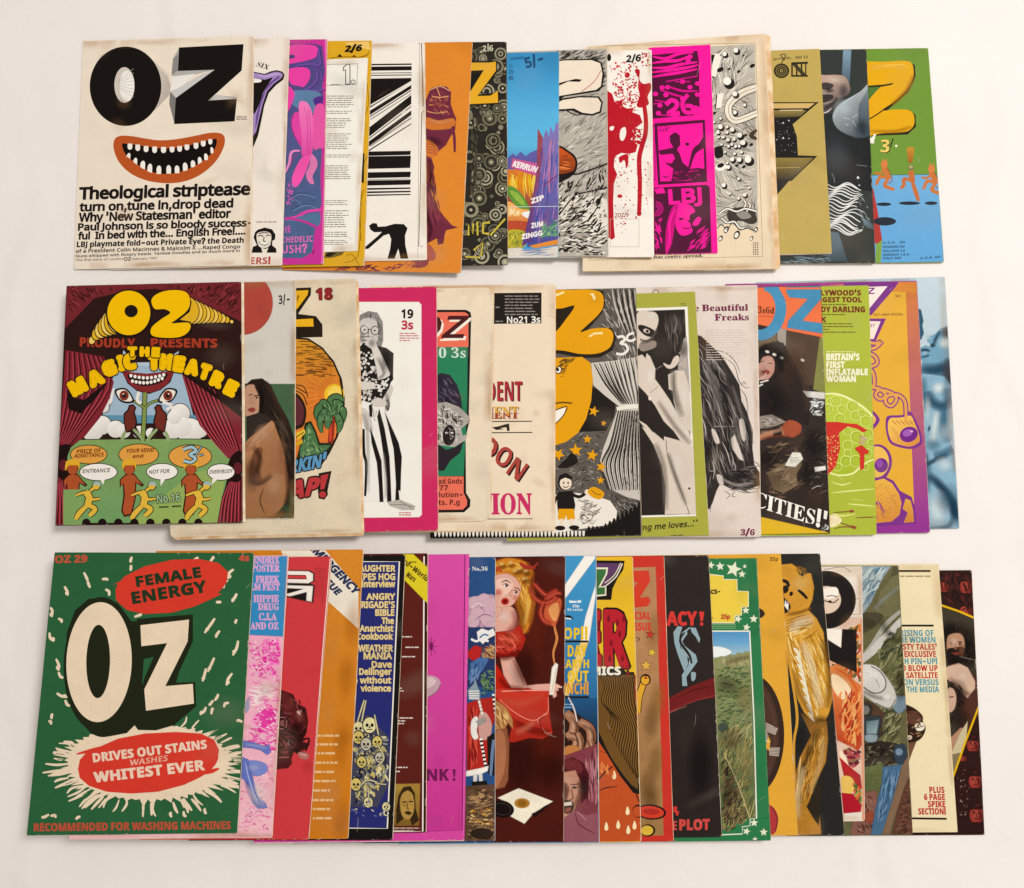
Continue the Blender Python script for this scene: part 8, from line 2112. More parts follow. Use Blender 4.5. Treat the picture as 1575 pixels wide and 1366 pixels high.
p('8a5058', 40, 1240, 100, 1200, 150, 1220, 200, 1210, 208, 1340, 40, 1340, sm=0, a=.25); l('5c2a30', 6, 100, 1205, 120, 1260, 190, 1300, tap=.6); l('c89090', 6, 110, 1200, 150, 1240, tap=.6)
g('headline_lettering')
fine('e0e6ea', 76, 258, 126, 270, 1, h=.7, ragged=0); t('e6ecee', 'No. 33', 74, 268, 128, 268, 12, 'B'); t('e6ecee', '20p', 88, 288, 120, 288, 12, 'B'); t('dce6ea', '50 cents', 66, 304, 134, 304, 11, 'B')
YL = 'e2bb38'
for s, x0, x1, y in (('WHOOP!!', -90, 156, 430), ('THE DAY', -30, 154, 508), ('THE EARTH', -50, 162, 560), ('RAN OUT', -40, 160, 622), ('OF LUNCH!', -50, 160, 676)):
    t(YL if y != 676 else 'd89a3a', s, x0, y, x1, y, 50 if y != 560 else 38, 'B', out=YL if y != 676 else 'd89a3a', ow=.6, a=.15)

# ---- girl in red
mag('dark maroon magazine with a painted red-haired person in red holding a candle', [(560, 859), (869.4, 855.7), (866.6, 1295), (558, 1297)], '46160f', 1.9, GR, grain=.2, feather=5)
view(*R3C)
g('picture')
SK = 'd9a390'
so('6a2416', 640, 420, 90, 240, 0, .5); so('300c07', 580, 980, 120, 180, 0, .6); so('61200f', 700, 900, 70, 160, 0, .45)
HR = 'c87c30'
p('86401a', 430, 120, 470, 80, 520, 66, 580, 72, 620, 90, 645, 130, 640, 190, 650, 260, 640, 340, 618, 400, 590, 412, 570, 390, 580, 330, 560, 280, 480, 160, 460, 150, sm=0, a=.3)
p(HR, 455, 100, 510, 74, 570, 76, 620, 100, 636, 140, 612, 190, 632, 250, 632, 320, 610, 392, 586, 396, 584, 340, 572, 280, 560, 240, 470, 140, sm=1, a=.2)
scat(['d89c40', 'b87830', 'dcae58'], 60, (470, 90, 560, 78, 620, 110, 625, 180, 630, 300, 600, 390, 580, 330, 575, 240, 560, 160, 480, 130), (30, 80), (5, 11), lambda x, y: 70 + (x - 560) * .3 if y > 170 else -10, 20, .9, .5, a=.15)
for x, y in ((500, 100), (540, 95), (580, 120), (610, 130), (560, 130), (600, 165), (470, 110)):
    so('8a4c18', x + 4, y + 8, 24, 18, 0, .7); so('ecc070', x - 2, y - 6, 16, 11, -20, .8)
sl('8a4c18', 40, 568, 240, 590, 320, 588, 396, al=.7); sl('e8b860', 26, 600, 230, 616, 290, 600, 370, al=.7); sl('a8622a', 26, 636, 200, 640, 270, 622, 360, al=.8)
p(SK, 440, 180, 470, 150, 520, 140, 560, 160, 582, 200, 570, 240, 545, 275, 510, 290, 470, 290, 440, 280, sm=1, a=.06); p('e8bcaa', 450, 190, 490, 160, 530, 160, 550, 190, 520, 230, 480, 240, 450, 230, sm=1, a=.05)
so('c8604c', 482, 222, 28, 24, 0, .6); so('d07a64', 560, 246, 18, 16, 0, .5); so('f4d4c4', 520, 165, 36, 18, 20, .6)
e('ecdcd0', 517, 192, 10, 6, 20); e('33302c', 520, 192, 6); e('ecdcd0', 560, 222, 8, 5, 30); e('33302c', 562, 222, 5); sl('5a2a1c', 7, 504, 188, 518, 183, 532, 192, al=.9); sl('5a2a1c', 7, 550, 214, 562, 213, 572, 224, al=.9); l('5a2a1c', 5, 498, 178, 518, 168, 540, 180, tap=.5); l('5a2a1c', 5, 556, 200, 574, 206, 580, 216, tap=.5); l('b87a68', 4, 545, 210, 535, 232, 545, 238)
e('a8241c', 514, 262, 15, 13, -10); e('5a0f0c', 514, 262, 8, 7); l('9a3a2a', 10, 610, 90, 636, 110, 662, 88, tap=.6); l('a8382a', 20, 580, 90, 610, 110, 650, 110, tap=.5); l('b8402c', 9, 470, 130, 480, 110, 500, 130)
p(SK, 440, 300, 500, 290, 545, 290, 562, 330, 550, 380, 520, 400, 440, 410, sm=1, a=.06); l('c07c6c', 6, 500, 290, 495, 320, 470, 330, tap=.6)
p('a82a20', 440, 405, 530, 395, 580, 370, 604, 430, 590, 470, 560, 510, 500, 515, 460, 500, 440, 490, sm=0, a=.2); scat(['c8483c', '7a1a14', 'd86a58'], 30, (450, 410, 590, 390, 580, 470, 550, 505, 470, 500), (30, 70), (5, 10), 40, 40, .8, .4)
p(SK, 495, 515, 552, 512, 575, 560, 612, 645, 580, 660, 545, 650, 510, 590, sm=0, a=.06); p('b8261c', 440, 500, 490, 570, 535, 650, 440, 665, sm=0, a=.2)
grad('c23a2c', 'a02a20', 560, 660, 600, 880, 440, 655, 560, 652, 712, 655, 706, 690, 712, 780, 724, 850, 680, 875, 620, 870, 560, 888, 530, 890, 545, 830, 510, 740, 440, 680, sm=0, a=.12)
l('e07a66', 5, 490, 700, 560, 760, 640, 795, 700, 760); l('8a1a14', 5, 470, 690, 540, 780, 620, 820, 710, 840); l('e08a76', 4, 706, 690, 704, 760, 660, 790, 690, 840, 722, 852, tap=.4); l('f0a898', 4, 500, 664, 600, 660, 708, 660); l('7a1812', 6, 700, 770, 665, 795, 690, 850, tap=.6)
p(SK, 604, 640, 660, 635, 715, 632, 745, 632, 766, 644, 740, 650, 742, 684, 732, 690, 722, 660, 700, 656, 640, 655, sm=0, a=.06); l('e8bcaa', 6, 725, 650, 736, 686); l('e8bcaa', 6, 735, 645, 752, 660); l('e8bcaa', 6, 740, 640, 768, 646)
p('ece2d0', 726, 560, 740, 540, 748, 545, 728, 676, 714, 676); l('c9b89c', 4, 742, 560, 722, 670)
l('c8804a', 12, 735, 540, 730, 490, 746, 430, 736, 380, 740, 350, tap=.5, a=.2); p('c05838', 700, 280, 740, 250, 765, 260, 752, 330, 735, 370, 715, 360, 690, 330, sm=1, a=.4); p('e09a60', 710, 300, 745, 270, 752, 310, 735, 350, sm=1, a=.3)
so('f2cfc0', 510, 330, 44, 44, 0, .7); sl('b0665a', 40, 552, 300, 560, 360, 520, 402, al=.6); sl('f0c8b8', 26, 520, 530, 545, 580, 580, 640, al=.7); sl('b56a58', 24, 552, 520, 580, 580, 606, 640, al=.6); sl('e8674c', 70, 480, 440, 540, 430, 585, 420, al=.4); sl('6a100c', 40, 450, 500, 520, 512, 580, 480, al=.7)
sl('d85a44', 60, 500, 700, 580, 720, 690, 680, al=.55); sl('6f1510', 44, 550, 800, 640, 840, 716, 850, al=.55); sl('e87a60', 40, 560, 850, 620, 820, 650, 790, al=.45); sl('701612', 36, 490, 600, 520, 640, 600, 655, al=.5); so('220806', 520, 560, 40, 60, 0, 0.0)
so('5e2014', 690, 160, 110, 120, 0, .35); so('2c0a06', 600, 560, 70, 120, 0, .5); so('2c0a06', 720, 1020, 90, 110, 0, .5); so('e8a868', 735, 300, 26, 40, 0, .6); sl('c07a50', 26, 478, 900, 490, 980, 480, 1060, al=.5); sl('4a2214', 30, 522, 860, 525, 980, 505, 1090, al=.6)
for q in ((625, 190, 640, 240, 690, 270, 740, 245, 690, 230, 650, 190, 640, 180), (690, 260, 672, 310, 690, 350, 720, 365), (690, 255, 720, 225, 750, 210), (700, 255, 740, 225, 766, 230)):
    sl('b0382a', 30, *q, al=.95); sl('dc6a54', 10, *q, al=.7)
p('b07a4c', 440, 700, 480, 710, 520, 740, 545, 790, 548, 830, 528, 800, 500, 850, 440, 860, sm=0, a=.3); scat(['d8a868', '8a5a34', 'e0b878'], 30, (455, 710, 520, 745, 540, 800, 500, 830, 455, 850), (20, 50), (4, 8), 60, 25, a=.3)
p('8a5238', 440, 850, 520, 830, 530, 900, 525, 1060, 510, 1090, 470, 1100, 440, 1120, sm=0, a=.25); p('a86c4c', 470, 860, 510, 860, 515, 980, 495, 1060, 470, 1080, sm=1, a=.2)
p('ece0c8', 485, 1140, 575, 1100, 724, 1156, 640, 1205, 600, 1252, 530, 1215, 550, 1190, 530, 1160, sm=0); e('b07a34', 590, 1164, 32, 20); e('8a5a20', 590, 1164, 16, 10); ring('8a5a20', 2, 590, 1164, 25, 15)
e('120a08', 500, 1190, 52, 36, 10); ring('3a302c', 3, 500, 1190, 40, 26, 10); p('1a0f0c', 635, 1212, 660, 1205, 690, 1180, 720, 1162, 680, 1196, 648, 1222)

# ---- soldiers and lion
mag('magazine with a navy sky, pink cloud and figures in red coats, number 36', [(455, 860), (761.7, 857), (761, 1294.5), (450, 1297)], '2a4a78', 1.8, GR, grain=.2, feather=4)
view(*R3C)
g('picture')
p('b890a0', 330, 255, 370, 245, 420, 235, 470, 245, 480, 360, 420, 380, 380, 360, 340, 360, sm=1, a=.15)
for x, y, r in ((380, 270, 30), (420, 258, 30), (450, 280, 34), (390, 320, 30), (440, 340, 34), (370, 350, 28), (460, 380, 30)):
    e('9a7890', x + 4, y + 5, r); e('c8a4ac', x, y, r, a=.15)
l('d8c4c4', 5, 365, 290, 390, 270, 415, 282); l('8a6880', 5, 380, 345, 420, 320, 460, 330, tap=.5)
p('26355c', 340, 380, 480, 380, 480, 640, 340, 640, a=.3)
for q in ((390, 400, 410, 385, 440, 395, 460, 385, 470, 410, 440, 425, 415, 450, 395, 430), ):
    p(K, *[c + 4 for c in q]); p('e6e0d8', *q)
l('e6e0d8', 10, 362, 430, 385, 440, 410, 432, 440, 440); l('4a6a9c', 7, 400, 425, 420, 410, 440, 415); p('b02a28', 345, 490, 380, 460, 410, 470, 400, 510, 370, 525, 350, 510, sm=0); scat(['8a5a3c', 'c8a070', '5c3828', 'b0804c'], 46, (400, 470, 470, 440, 470, 520, 410, 520), (12, 34), (4, 9), 30, 50)
p('4a6a98', 360, 540, 400, 515, 440, 520, 410, 570, 370, 620, 352, 610, sm=0, a=.3); scat(['3f5c3a', '5c7a48', '2a3a30', '70865c'], 50, (400, 590, 470, 540, 470, 680, 400, 680), (10, 30), (5, 10), 40, 40, a=.4); scat(['6f88a8', '2c4468'], 20, (350, 540, 430, 520, 400, 620, 352, 640), (20, 50), (4, 8), 120, 20)
p('8a98a0', 350, 660, 376, 630, 380, 610, 388, 640, 402, 670, 400, 700, 355, 700, sm=0, a=.3); 
for i in range(4):
    l('e6e0d8', 5, 352, 664 + i * 10, 398, 662 + i * 11)
p('a82c26', 345, 720, 400, 700, 470, 690, 470, 780, 440, 860, 445, 960, 420, 1020, 345, 1040, sm=0, a=.25); scat(['7a1a18', 'c84a3c', '8e2420'], 40, (350, 730, 395, 715, 400, 1000, 350, 1020), (40, 110), (5, 12), 88, 10, a=.2)
p('c8988c', 400, 770, 425, 760, 450, 800, 450, 850, 425, 880, 400, 860, sm=1, a=.2); p('e6dfd4', 365, 800, 382, 778, 392, 790, 386, 840, 392, 870, 376, 876, 364, 850, sm=1); p('9a9288', 386, 800, 420, 780, 430, 796, 400, 815)
p(K, 436, 870, 470, 850, 470, 1040, 440, 1030, a=.2)
for i in range(16):
    l('ece4d8' if i % 2 == 0 else K, 11, 400 + i * 1.6, 880 + i * 9, 412 + i * 1.6, 878 + i * 9, sm=0)
for i in range(9):
    l('ece4d8' if i % 2 == 0 else K, 9, 456 + i * 1.2, 680 + i * 10, 468 + i, 680 + i * 10, sm=0); l('ece4d8' if i % 2 else 'b8afa4', 9, 392 + i * 2, 706 + i * 8, 402 + i * 2, 704 + i * 8, sm=0)
p('ece4d8', 342, 1022, 400, 1010, 438, 1000, 434, 1018, 400, 1034, 342, 1042); p('d8d0c8', 374, 1040, 388, 1036, 386, 1070, 374, 1072); p('d8d0c8', 398, 1036, 410, 1032, 412, 1064, 400, 1066); p(K, 366, 1070, 430, 1066, 432, 1084, 368, 1086); l('6a7c98', 14, 462, 880, 456, 950, 450, 1040, tap=.3)
p('5a4030', 335, 1090, 480, 1080, 480, 1345, 335, 1345, a=.45); scat(['8a6a4c', '3a2a20', 'a8845c', '4c3828', '705438'], 160, (338, 1095, 470, 1090, 470, 1330, 338, 1335), (14, 54), (4, 11), -5, 22, .7, .4, a=.4); scat(['c89a4c', 'd8b878', 'a8642c'], 22, (345, 1190, 465, 1180, 465, 1260, 345, 1260), (10, 26), (5, 10), 0, 30); e('2c2018', 410, 1300, 50, 22, 0)
g('price_lettering')
t('e6e2da', 'July No.36', 310, 124, 436, 124, 17, 'S')

# ---- pink, INK!
mag('bright pink magazine printed with INK! in dark pink', [(415, 855), (722, 852.2), (714.3, 1292.5), (390, 1296)], 'cf4b96', 2.0, GR, fan=1.5, fandir=(0, -1))
view(*R3C)
g('picture')
grad('cf5098', 'c23c88', 250, 60, 250, 1290, 100, 50, 334, 50, 320, 1284, 100, 1288)
l('6e1c50', 4, 335, 48, 322, 1286, 100, 1290, sm=0); p('d858a0', 338, 48, 360, 48, 336, 1312, 324, 1312)
p('bd9aa0', 150, 600, 185, 594, 215, 606, 226, 632, 212, 662, 170, 690, 150, 690, sm=1, a=.15); p('d4b8b8', 160, 606, 190, 604, 206, 620, 190, 640, 160, 650, sm=1, a=.1); l('8a5a70', 5, 226, 632, 210, 664, 172, 690)
for i in range(8):
    l('6e1c50', 5, 185, 462, 185 + 26 * math.cos(i * .8 - 1.6), 462 + 44 * math.sin(i * .8 - 1.6), tap=.5)
e('6e1c50', 184, 462, 9, 18); p('b83c84', 150, 1215, 232, 1218, 234, 1272, 150, 1270, a=.2)
fine('8a3468', 303, 1180, 310, 1274, 9, h=.3, ragged=0)
g('headline_lettering')
t('6a1c4a', 'THINK', 40, 1064, 262, 1062, 50, 'B', out='6a1c4a', ow=1.5); p('6a1c4a', 279, 1012, 294, 1012, 290, 1046, 283, 1046); e('6a1c4a', 286, 1058, 7)

# ---- maroon third world
mag('maroon magazine with yellow corner flash and a small sepia face', [(350, 854), (657.8, 851), (655, 1280.5), (340, 1285)], '571f18', 1.8, GR, feather=4)
view(*R3C)
g('picture')
l('1d0f0c', 6, 156, 48, 152, 1292, sm=0); l('efe4d8', 6, 152, 60, 146, 1290, 0, 1290, sm=0); l('3a120e', 12, 163, 48, 158, 1296, sm=0)
p('d6c23c', 60, 50, 100, 50, 170, 115, 170, 272, 66, 165)
grad('a5823f', '7a5a28', 80, 1080, 80, 1260, 10, 1080, 132, 1078, 128, 1262, 6, 1264, a=.4)
p('32220f', 30, 1190, 40, 1130, 60, 1095, 90, 1090, 108, 1120, 112, 1190, 126, 1240, 100, 1262, 90, 1230, 60, 1230, 30, 1255, sm=0, a=.4); p('b08a48', 46, 1160, 56, 1125, 80, 1110, 100, 1130, 106, 1180, 96, 1220, 76, 1236, 54, 1215, sm=1, a=.3)
l('32220f', 6, 54, 1160, 74, 1158); l('32220f', 6, 84, 1156, 102, 1158); l('6a4a20', 5, 80, 1160, 76, 1188, 86, 1190); p('32220f', 68, 1206, 80, 1202, 94, 1208, 82, 1214, sm=1); l('6a4a20', 4, 56, 1172, 70, 1176)
g('headline_lettering')
t('4a3414', 'Third-World', 22, 62, 160, 172, 24, 'B', it=.1, out='4a3414', ow=.6); t('4a3414', 'Wars', 68, 148, 106, 176, 24, 'B', out='4a3414', ow=.6); fine('7a6a24', 86, 80, 118, 92, 1)
g('small_print')
for y, x in ((420, 98), (467, 128), (509, 112), (650, 52), (662, 60), (783, 102), (796, 70), (808, 62), (1004, 78), (1022, 44)):
    fine('d8c8bc', x - 60, y - 5, x, y + 5, 1, h=.55, ragged=0)
fine('b8a090', 12, 1270, 132, 1292, 2, h=.5)

# ---- black and navy, skeletons
mag('navy and black magazine with cream headlines above heaped skeletons', [(315, 856), (623.2, 854), (603.6, 1292), (290, 1293)], '15110f', 1.9, GR, feather=3)
view(*R3B)
g('picture')
p('262a66', 400, 85, 735, 85, 680, 1272, 400, 1272, a=.1)
l('ece4d0', 6, 400, 84, 739, 84, 685, 1277, 380, 1274, sm=0)
BN = ['c9b468', 'a89a6a', 'd8cc98', '7d7860', 'b0a04a', '8c8c84']
p('3f3f50', 530, 800, 600, 770, 690, 870, 690, 1080, 640, 1180, 520, 1180, sm=0, a=.5)
scat(BN + ['2a2a3c', '1c1c30', '4c4c54'], 240, (535, 820, 610, 780, 640, 860, 690, 860, 690, 1070, 660, 1090, 610, 1180, 530, 1190), (14, 50), (5, 13), 60, 60, .6, .5, a=.3)
for x, y, r in ((556, 830, 24), (606, 815, 28), (556, 870, 22), (570, 980, 20), (640, 890, 20), (545, 1080, 22), (650, 960, 18), (600, 1160, 18), (680, 1180, 16), (590, 900, 22)):
    e('2a2a3c', x, y, r + 4, r * 1.25 + 4); e(cur.rnd.choice(['c9b468', 'd8cc98', 'b8b098']), x, y, r, r * 1.2, a=.3); e('1c1a20', x - r * .4, y, r * .26, r * .3); e('1c1a20', x + r * .4, y, r * .26, r * .3); l('1c1a20', 4, x - r * .5, y + r * .7, x + r * .5, y + r * .7); e('1c1a20', x, y + r * .35, r * .13, r * .18)
for q in ((582, 702, 570, 740, 552, 800), (590, 704, 580, 750, 570, 800), (628, 768, 640, 830, 646, 860), (640, 900, 670, 960, 640, 1000), (560, 1090, 600, 1060, 660, 1080), (690, 1160, 670, 1210, 690, 1220), (600, 1100, 606, 1180), (630, 1075, 680, 1080)):
    l('2a2a3c', 12, *q, tap=.3); l('c8bc90', 7, *q, tap=.3)
scat(['c8bc90', '6a6a8c'], 20, (520, 1150, 680, 1150, 680, 1230, 520, 1230), (8, 22), (4, 8), 0, 90)
g('headline_lettering')
CR = 'ddc486'
for s, x0, x1, y, h in (('DAUGHTER', 538, 721, 128, 28), ('RIPES HOG', 545, 720, 166, 29), ('interview', 572, 720, 198, 29), ('ANGRY', 592, 720, 254, 28), ("BRIGADE'S", 548, 718, 291, 29), ('BIBLE', 632, 716, 326, 29), ('The', 660, 714, 362, 28), ('Anarchist', 562, 712, 397, 29), ('Cookbook', 548, 710, 432, 28), ('WEATHER', 556, 710, 486, 30), ('MANIA', 580, 706, 520, 30), ('Dave', 616, 705, 558, 29), ('Dellinger', 560, 704, 590, 29), ('life without', 500, 702, 628, 28), ('violence', 566, 701, 664, 28)):
    t(CR, s, x0, y, x1, y, h, 'H', out=CR, ow=1)

# ---- orange emergency issue
mag('tawny orange magazine with a cream diagonal flash across its corner', [(240, 847.5), (558.5, 845.2), (535, 1290), (215, 1292)], 'cd802f', 1.9, GR, grain=.12)
view(*R3B)
g('picture')
grad('d08436', 'c4752a', 450, 100, 450, 1300, 300, 40, 576, 30, 510, 1325, 300, 1325)
p('e6dac6', 90, -220, 200, -210, 556, 205, 556, 385, 430, 270, 240, 100)
for x, y, c_ in ((440, 460, 'dc9c50'), (500, 600, 'b06a24'), (420, 760, 'dc9c50'), (480, 900, 'b06a24'), (440, 1120, 'dc9c50'), (480, 1250, 'b06a24'), (530, 360, 'b06a24')):
    so(c_, x, y, 50, 130, 5, .3)
g('headline_lettering')
t('2a3450', 'EMERGENCY', 330, 20, 538, 232, 36, 'H', it=.2, out='2a3450', ow=2); t('2a3450', 'ISSUE', 375, 150, 458, 234, 30, 'H', it=.2, out='2a3450', ow=2)
g('small_print')
for i, y in enumerate((862, 901, 941, 983, 1024, 1065, 1107, 1150, 1190, 1231)):
    fine('e0b888', 352, y - 7, 474 - i * 3.5, y + 7, 1, h=.7, ragged=.35)

# ---- red, sideways title
mag('coral red magazine with white sideways title above a dark maroon machine-like shape', [(205, 858), (509.7, 856.2), (474.3, 1291.8), (165, 1290.5)], 'c63f42', 1.9, GR, grain=.1, feather=5)
view(*R3B)
g('picture')
p('3a1414', 150, 660, 215, 662, 262, 680, 280, 720, 318, 740, 328, 800, 320, 850, 300, 890, 336, 900, 310, 925, 270, 920, 240, 1000, 190, 1010, 150, 1000, sm=0, a=.3)
p('5a2020', 215, 670, 256, 690, 270, 740, 250, 770, 215, 760, sm=1, a=.3); p('571c1c', 250, 740, 310, 760, 318, 820, 290, 850, 255, 830, sm=1, a=.3)
e('1d0c0c', 212, 805, 34, 40); ring('8e5a54', 6, 214, 806, 22, 27); e('7a4a46', 216, 806, 10, 13); ring('5a3030', 4, 214, 806, 34, 40)
p('e0b8ac', 284, 754, 298, 752, 296, 770, 284, 768); l('7a2c2a', 6, 230, 870, 280, 860, 320, 820); l('28100f', 22, 230, 880, 280, 930, 330, 950, tap=.4); p('b07068', 290, 938, 328, 944, 326, 964, 296, 960, sm=1); l('d8a89c', 4, 296, 944, 324, 950)
scat(['28100f', '5c2424', '7a3a36'], 40, (200, 690, 260, 690, 320, 790, 290, 900, 220, 980, 195, 990), (14, 46), (5, 11), 40, 60, .6, .4); p('4a1c1c', 190, 950, 250, 945, 256, 985, 240, 1005, 190, 1008, sm=0, a=.3); l('a0605a', 4, 200, 960, 246, 958); l('5a1818', 7, 296, 720, 290, 702)
so('7a3230', 240, 730, 36, 40, 0, .6); so('1a0808', 280, 840, 50, 60, 0, .6); so('8a4a44', 296, 780, 20, 30, 0, .5); so('c63f42', 330, 1000, 40, 40, 0, .3)
l('28100f', 9, 290, 890, 335, 875, 320, 930)
l('efd8cc', 4, 430, 70, 395, 500, 350, 1100, 334, 1320, sm=0)
g('title_lettering')
p(K, 215, 124, 338, 126, 356, 138, 356, 171, 336, 183, 358, 192, 351, 265, 328, 260, 215, 234)
p('eee2d4', 215, 128, 332, 130, 350, 140, 350, 168, 332, 178, 215, 175); p('c63f42', 215, 146, 318, 147, 322, 160, 215, 158); l(K, 3, 215, 145, 318, 146, 323, 153, 318, 161, 215, 159, sm=0)
p('eee2d4', 215, 192, 350, 196, 344, 260, 326, 256, 328, 216, 250, 236, 215, 230); p(K, 215, 204, 310, 206, 240, 224, 215, 222)
fine('8a2a2c', 360, 110, 412, 250, 16, h=.25, ragged=.1); fine('8a2a2c', 392, 250, 400, 270, 3)

# ---- pink and blue
mag('pink infrared magazine with blue headline panel and a blue running leg', [(140, 859), (443.6, 854), (418.5, 1288.5), (106, 1291.5)], 'e6b8b4', 1.9, GR, grain=.15, feather=5)
view(*R3B)
g('picture')
grad('e8a4b8', 'ecb8bc', 140, 420, 140, 1300, 60, 410, 225, 418, 172, 1322, 0, 1322, a=.15)
PK = ['e0489c', 'e878b0', 'd83a90', 'ee9cc0', 'e6b8c0']
scat(PK[:4], 130, (120, 440, 215, 425, 200, 625, 165, 600, 130, 540), (12, 40), (6, 16), 30, 60, .6, .5, a=.3)
scat(PK, 60, (72, 470, 118, 430, 130, 540, 180, 620, 70, 600), (12, 34), (4, 10), 10, 40, .7, .4, a=.2)
scat(PK, 150, (62, 800, 130, 720, 195, 730, 190, 960, 130, 900, 60, 900), (12, 44), (5, 12), 10, 35, .6, .4, a=.2); scat(['d83a90', 'e0489c'], 40, (95, 770, 130, 725, 195, 740, 190, 820, 120, 830), (14, 40), (7, 14), 20, 50, a=.2)
scat(['e9d2ce', 'd89aa8', 'f0d8d4'], 50, (60, 640, 200, 640, 195, 700, 60, 740), (20, 60), (5, 12), 0, 20)
scat(['e070a8', 'd898b0', 'eec8c8'], 40, (25, 1180, 170, 1200, 165, 1260, 25, 1260), (8, 22), (4, 8), 0, 50)
scat(['e87ab0', 'e05aa0', 'f0a8c4', 'f4ccd0'], 170, (66, 425, 220, 425, 195, 960, 60, 900), (8, 26), (3, 8), 15, 50, .6, .5, a=.3); scat(['e890b4', 'f0c4c8', 'd8709c'], 110, (40, 960, 195, 970, 172, 1290, 10, 1290), (8, 28), (3, 8), 10, 60, .6, .5, a=.3)
LG = '6470b4'
p(LG, 40, 885, 90, 895, 130, 910, 156, 905, 162, 935, 148, 945, 120, 925, 80, 915, 40, 912, sm=0, a=.15); p('7884c0', 45, 985, 90, 975, 140, 990, 145, 1020, 110, 1040, 75, 1036, 60, 1060, 45, 1040, sm=1, a=.12)
p(LG, 38, 960, 62, 970, 80, 1040, 92, 1085, 106, 1135, 140, 1165, 146, 1182, 108, 1186, 84, 1160, 78, 1110, 50, 1060, 35, 1050, sm=0, a=.15); so('b0b6d8', 90, 1005, 44, 22, 0, .6); sl('5058a0', 26, 50, 1060, 80, 1140, 120, 1182, al=.5); sl('a8b0d8', 20, 46, 900, 90, 905, 150, 920, al=.6); so('f0dcd4', 140, 650, 50, 60, 0, .6); so('f4e4dc', 110, 1120, 60, 80, 0, .5)
l('5c66a0', 6, 60, 980, 76, 1050, 96, 1120, 120, 1165, tap=.5); l('a8b0d4', 5, 50, 980, 66, 1050, 86, 1110, tap=.6); p('9a98b0', 50, 720, 66, 690, 66, 740, 54, 760)
g('headline_panel')
p('3a86b4', 60, 40, 246, 56, 225, 416, 60, 408)
g('headline_lettering')
for s, x0, x1, y in (('HENDRIX', 60, 202, 92), ('POSTER', 80, 204, 128), ('FREEK', 98, 202, 178), ('FILM FEST', 40, 204, 212), ('HIPPIE', 88, 200, 264), ('DRUG', 108, 200, 300), ('C.I.A', 112, 190, 345), ('AND OZ', 74, 198, 386)):
    t('d8a0c4', s, x0, y, x1, y, 30, 'S', out='d8a0c4', ow=1)

# ---- first of the row: green washing powder cover
mag('dark green magazine with giant white letters and red Drives Out Stains oval', [(84, 849.6), (390.4, 850.5), (364.7, 1281.5), (41, 1285.2)], '2c5c38', 1.9, GR, grain=.14)
view(*R3A)
RD = 'cf3f32'
CRM = 'e6cfb2'
g('picture')
for x, y, a_, n_ in ((500, 75, 100, 26), (497, 112, 95, 26), (296, 150, 65, 40), (310, 185, 70, 34), (382, 165, 10, 28), (392, 222, 60, 34), (208, 215, 70, 44), (180, 348, 50, 24), (145, 420, 60, 44), (140, 310, 80, 44), (168, 545, 80, 54), (185, 590, 50, 34), (190, 680, 20, 50), (215, 715, 50, 34), (145, 775, 100, 26), (135, 805, 50, 18), (790, 70, 150, 22), (862, 72, 130, 26), (945, 140, 120, 50), (922, 185, 120, 40), (960, 245, 120, 44), (890, 265, 0, 24), (850, 370, 125, 80), (886, 408, 120, 36), (966, 350, 120, 20), (965, 470, 110, 70), (856, 545, 115, 70), (826, 590, 105, 60), (938, 610, 115, 60), (880, 690, 120, 34), (856, 715, 130, 30), (820, 750, 130, 44), (862, 752, 110, 30), (985, 800, 0, 22), (530, 325, 160, 36), (925, 725, 140, 30), (115, 1220, 160, 36), (150, 1225, 20, 24), (262, 1230, 150, 24), (740, 1210, 60, 26), (832, 1198, 70, 26), (680, 1215, 90, 22)):
    an = math.radians(a_)
    dx, dy = math.cos(an) * n_ / 2, math.sin(an) * n_ / 2
    l(CRM, 13, x - dx, y - dy, x + cur.rnd.uniform(-8, 8), y + cur.rnd.uniform(-8, 8), x + dx, y + dy, tap=.35)
    if n_ > 40:
        e(CRM, x + dx * .5, y + dy * .5, 9, 8, a_)
# burst round the lower oval
cx, cy, rx, ry = 575, 985, 345, 150
R_ = cur.rnd
bp = []
for i in range(120):
    th = i / 120 * 2 * math.pi
    k = 1.06 + (R_.uniform(.0, .22) if i % 2 else -.03)
    bp.append((cx + rx * k * math.cos(th), cy - 6 + ry * k * 1.08 * math.sin(th)))
poly(bp, CRM)
for i in range(95):
    th = R_.uniform(0, 2 * math.pi)
    if -2.6 < th - 2 * math.pi < -.55 and R_.random() < .75:
        continue
    k0, k1 = R_.uniform(1.0, 1.12), R_.uniform(1.2, 1.42)
    if math.sin(th) < -.2:
        k1 = min(k1, 1.26)
    c_, s_ = math.cos(th), math.sin(th)
    ox, oy = R_.uniform(-12, 12), R_.uniform(-8, 8)
    l(CRM, R_.uniform(9, 15), cx + rx * k0 * c_, cy + ry * k0 * 1.1 * s_, cx + rx * (k0 + k1) / 2 * c_ + ox, cy + ry * (k0 + k1) / 2 * 1.15 * s_ + oy, cx + rx * k1 * c_, cy + ry * k1 * 1.2 * s_, tap=.55)
for i in range(40):
    th = R_.uniform(0, 2 * math.pi)
    k = R_.uniform(1.04, 1.2)
    l('2c5c38', 7, cx + rx * k * math.cos(th), cy + ry * k * 1.1 * math.sin(th), cx + rx * (k + .12) * math.cos(th) + 4, cy + ry * (k + .12) * 1.15 * math.sin(th), tap=.6)
g('title_lettering')
DK = '1f2313'
p(DK, 205, 560, 212, 400, 250, 300, 310, 250, 380, 245, 440, 270, 500, 350, 525, 350, 525, 340, 775, 320, 775, 440, 712, 580, 700, 625, 785, 622, 790, 730, 690, 815, 610, 838, 530, 836, 515, 815, 480, 850, 400, 865, 320, 835, 260, 780, 215, 690, sm=0)
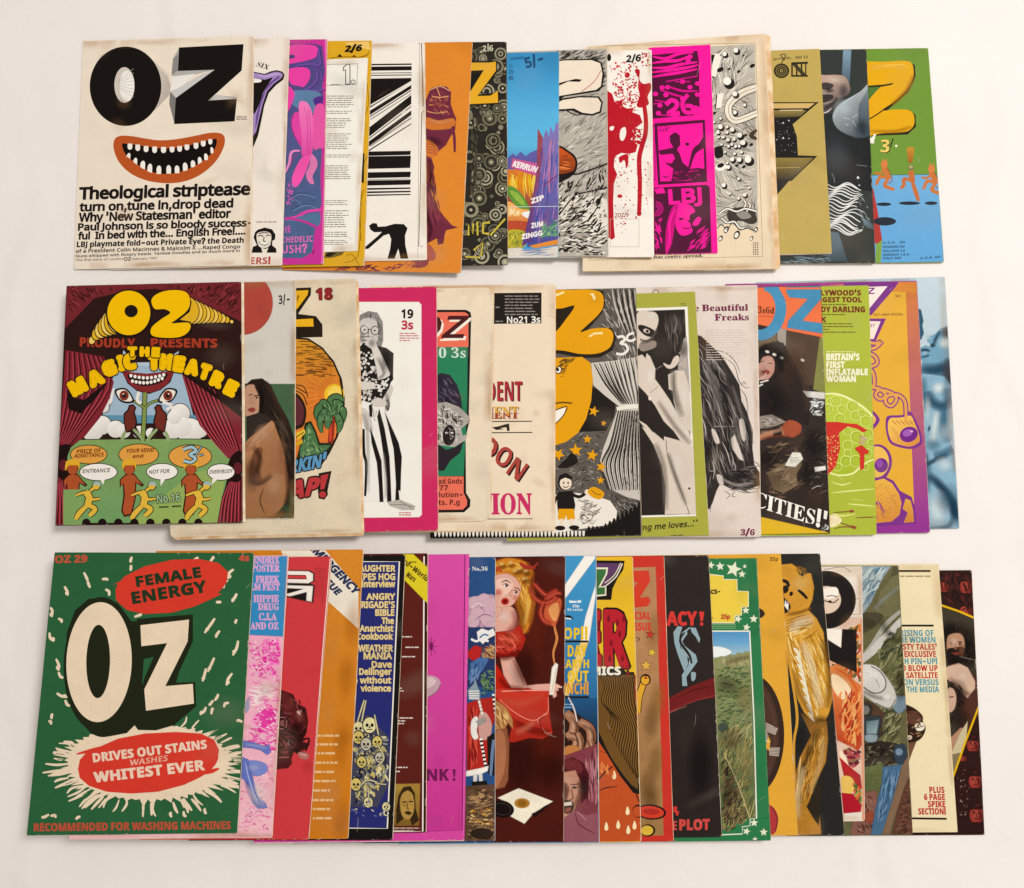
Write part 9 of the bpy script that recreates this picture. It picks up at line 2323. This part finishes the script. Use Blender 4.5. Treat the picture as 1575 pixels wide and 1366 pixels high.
e(DK, 358, 542, 160, 300, 2); e(DK, 400, 600, 150, 270, 8); p('2c5c38', 556, 520, 600, 510, 560, 600, 548, 640)
p('cfb89c', 0, 0, 0, 1, 1, 1)
e(CRM, 356, 533, 146, 268, 2); e(DK, 352, 530, 53, 164, 1)
p(CRM, 541, 368, 758, 343, 752, 440, 652, 640, 775, 630, 780, 718, 566, 750, 558, 655, 660, 448, 545, 462)
g('slogan_oval')
e(RD, 682, 195, 252, 110, -12)
p(RD, 470, 150, 560, 105, 680, 76, 800, 72, 890, 90, 932, 130, 925, 180, 880, 225, 905, 228, 860, 250, 780, 285, 680, 312, 560, 318, 480, 300, 432, 255, 430, 210, 440, 182, 418, 188, 450, 172, sm=0)
g('slogan_oval:lower')
e(RD, 577, 984, 314, 128, -7)
p(RD, 262, 1010, 270, 970, 310, 925, 250, 945, 350, 915, 440, 875, 560, 852, 700, 845, 810, 852, 870, 880, 892, 925, 885, 970, 850, 1012, 885, 1010, 820, 1035, 740, 1080, 620, 1112, 500, 1120, 390, 1112, 310, 1085, 270, 1050, sm=0)
g('slogan_lettering')
DG = '23331f'
t(DG, 'FEMALE', 526, 196, 812, 152, 44, 'B', out=DG, ow=2.5); t(DG, 'ENERGY', 508, 272, 838, 218, 50, 'B', out=DG, ow=2.5)
t('e6c8b0', 'DRIVES OUT STAINS', 332, 980, 838, 918, 38, 'B', out='e6c8b0', ow=1.6); t('dfa890', 'WASHES', 492, 996, 662, 974, 26, 'B', it=.2); t('e6c8b0', 'WHITEST EVER', 336, 1070, 828, 1014, 44, 'B', out='e6c8b0', ow=2)
g('slogan_oval:lower')
l(RD, 16, 255, 944, 330, 925, 420, 900, tap=.7); l(RD, 18, 820, 1032, 860, 1020, 892, 1008, tap=.7)
g('price_lettering')
t('b8553f', 'OZ 29', 160, 90, 304, 86, 32, 'B', out='b8553f', ow=1.5); t('b8553f', '4s', 982, 82, 1026, 80, 28, 'B', out='b8553f', ow=1.5)
g('headline_lettering')
t('b0513c', 'RECOMMENDED FOR WASHING MACHINES', 66, 1288, 944, 1278, 34, 'B', out='b0513c', ow=1.5)

finish()
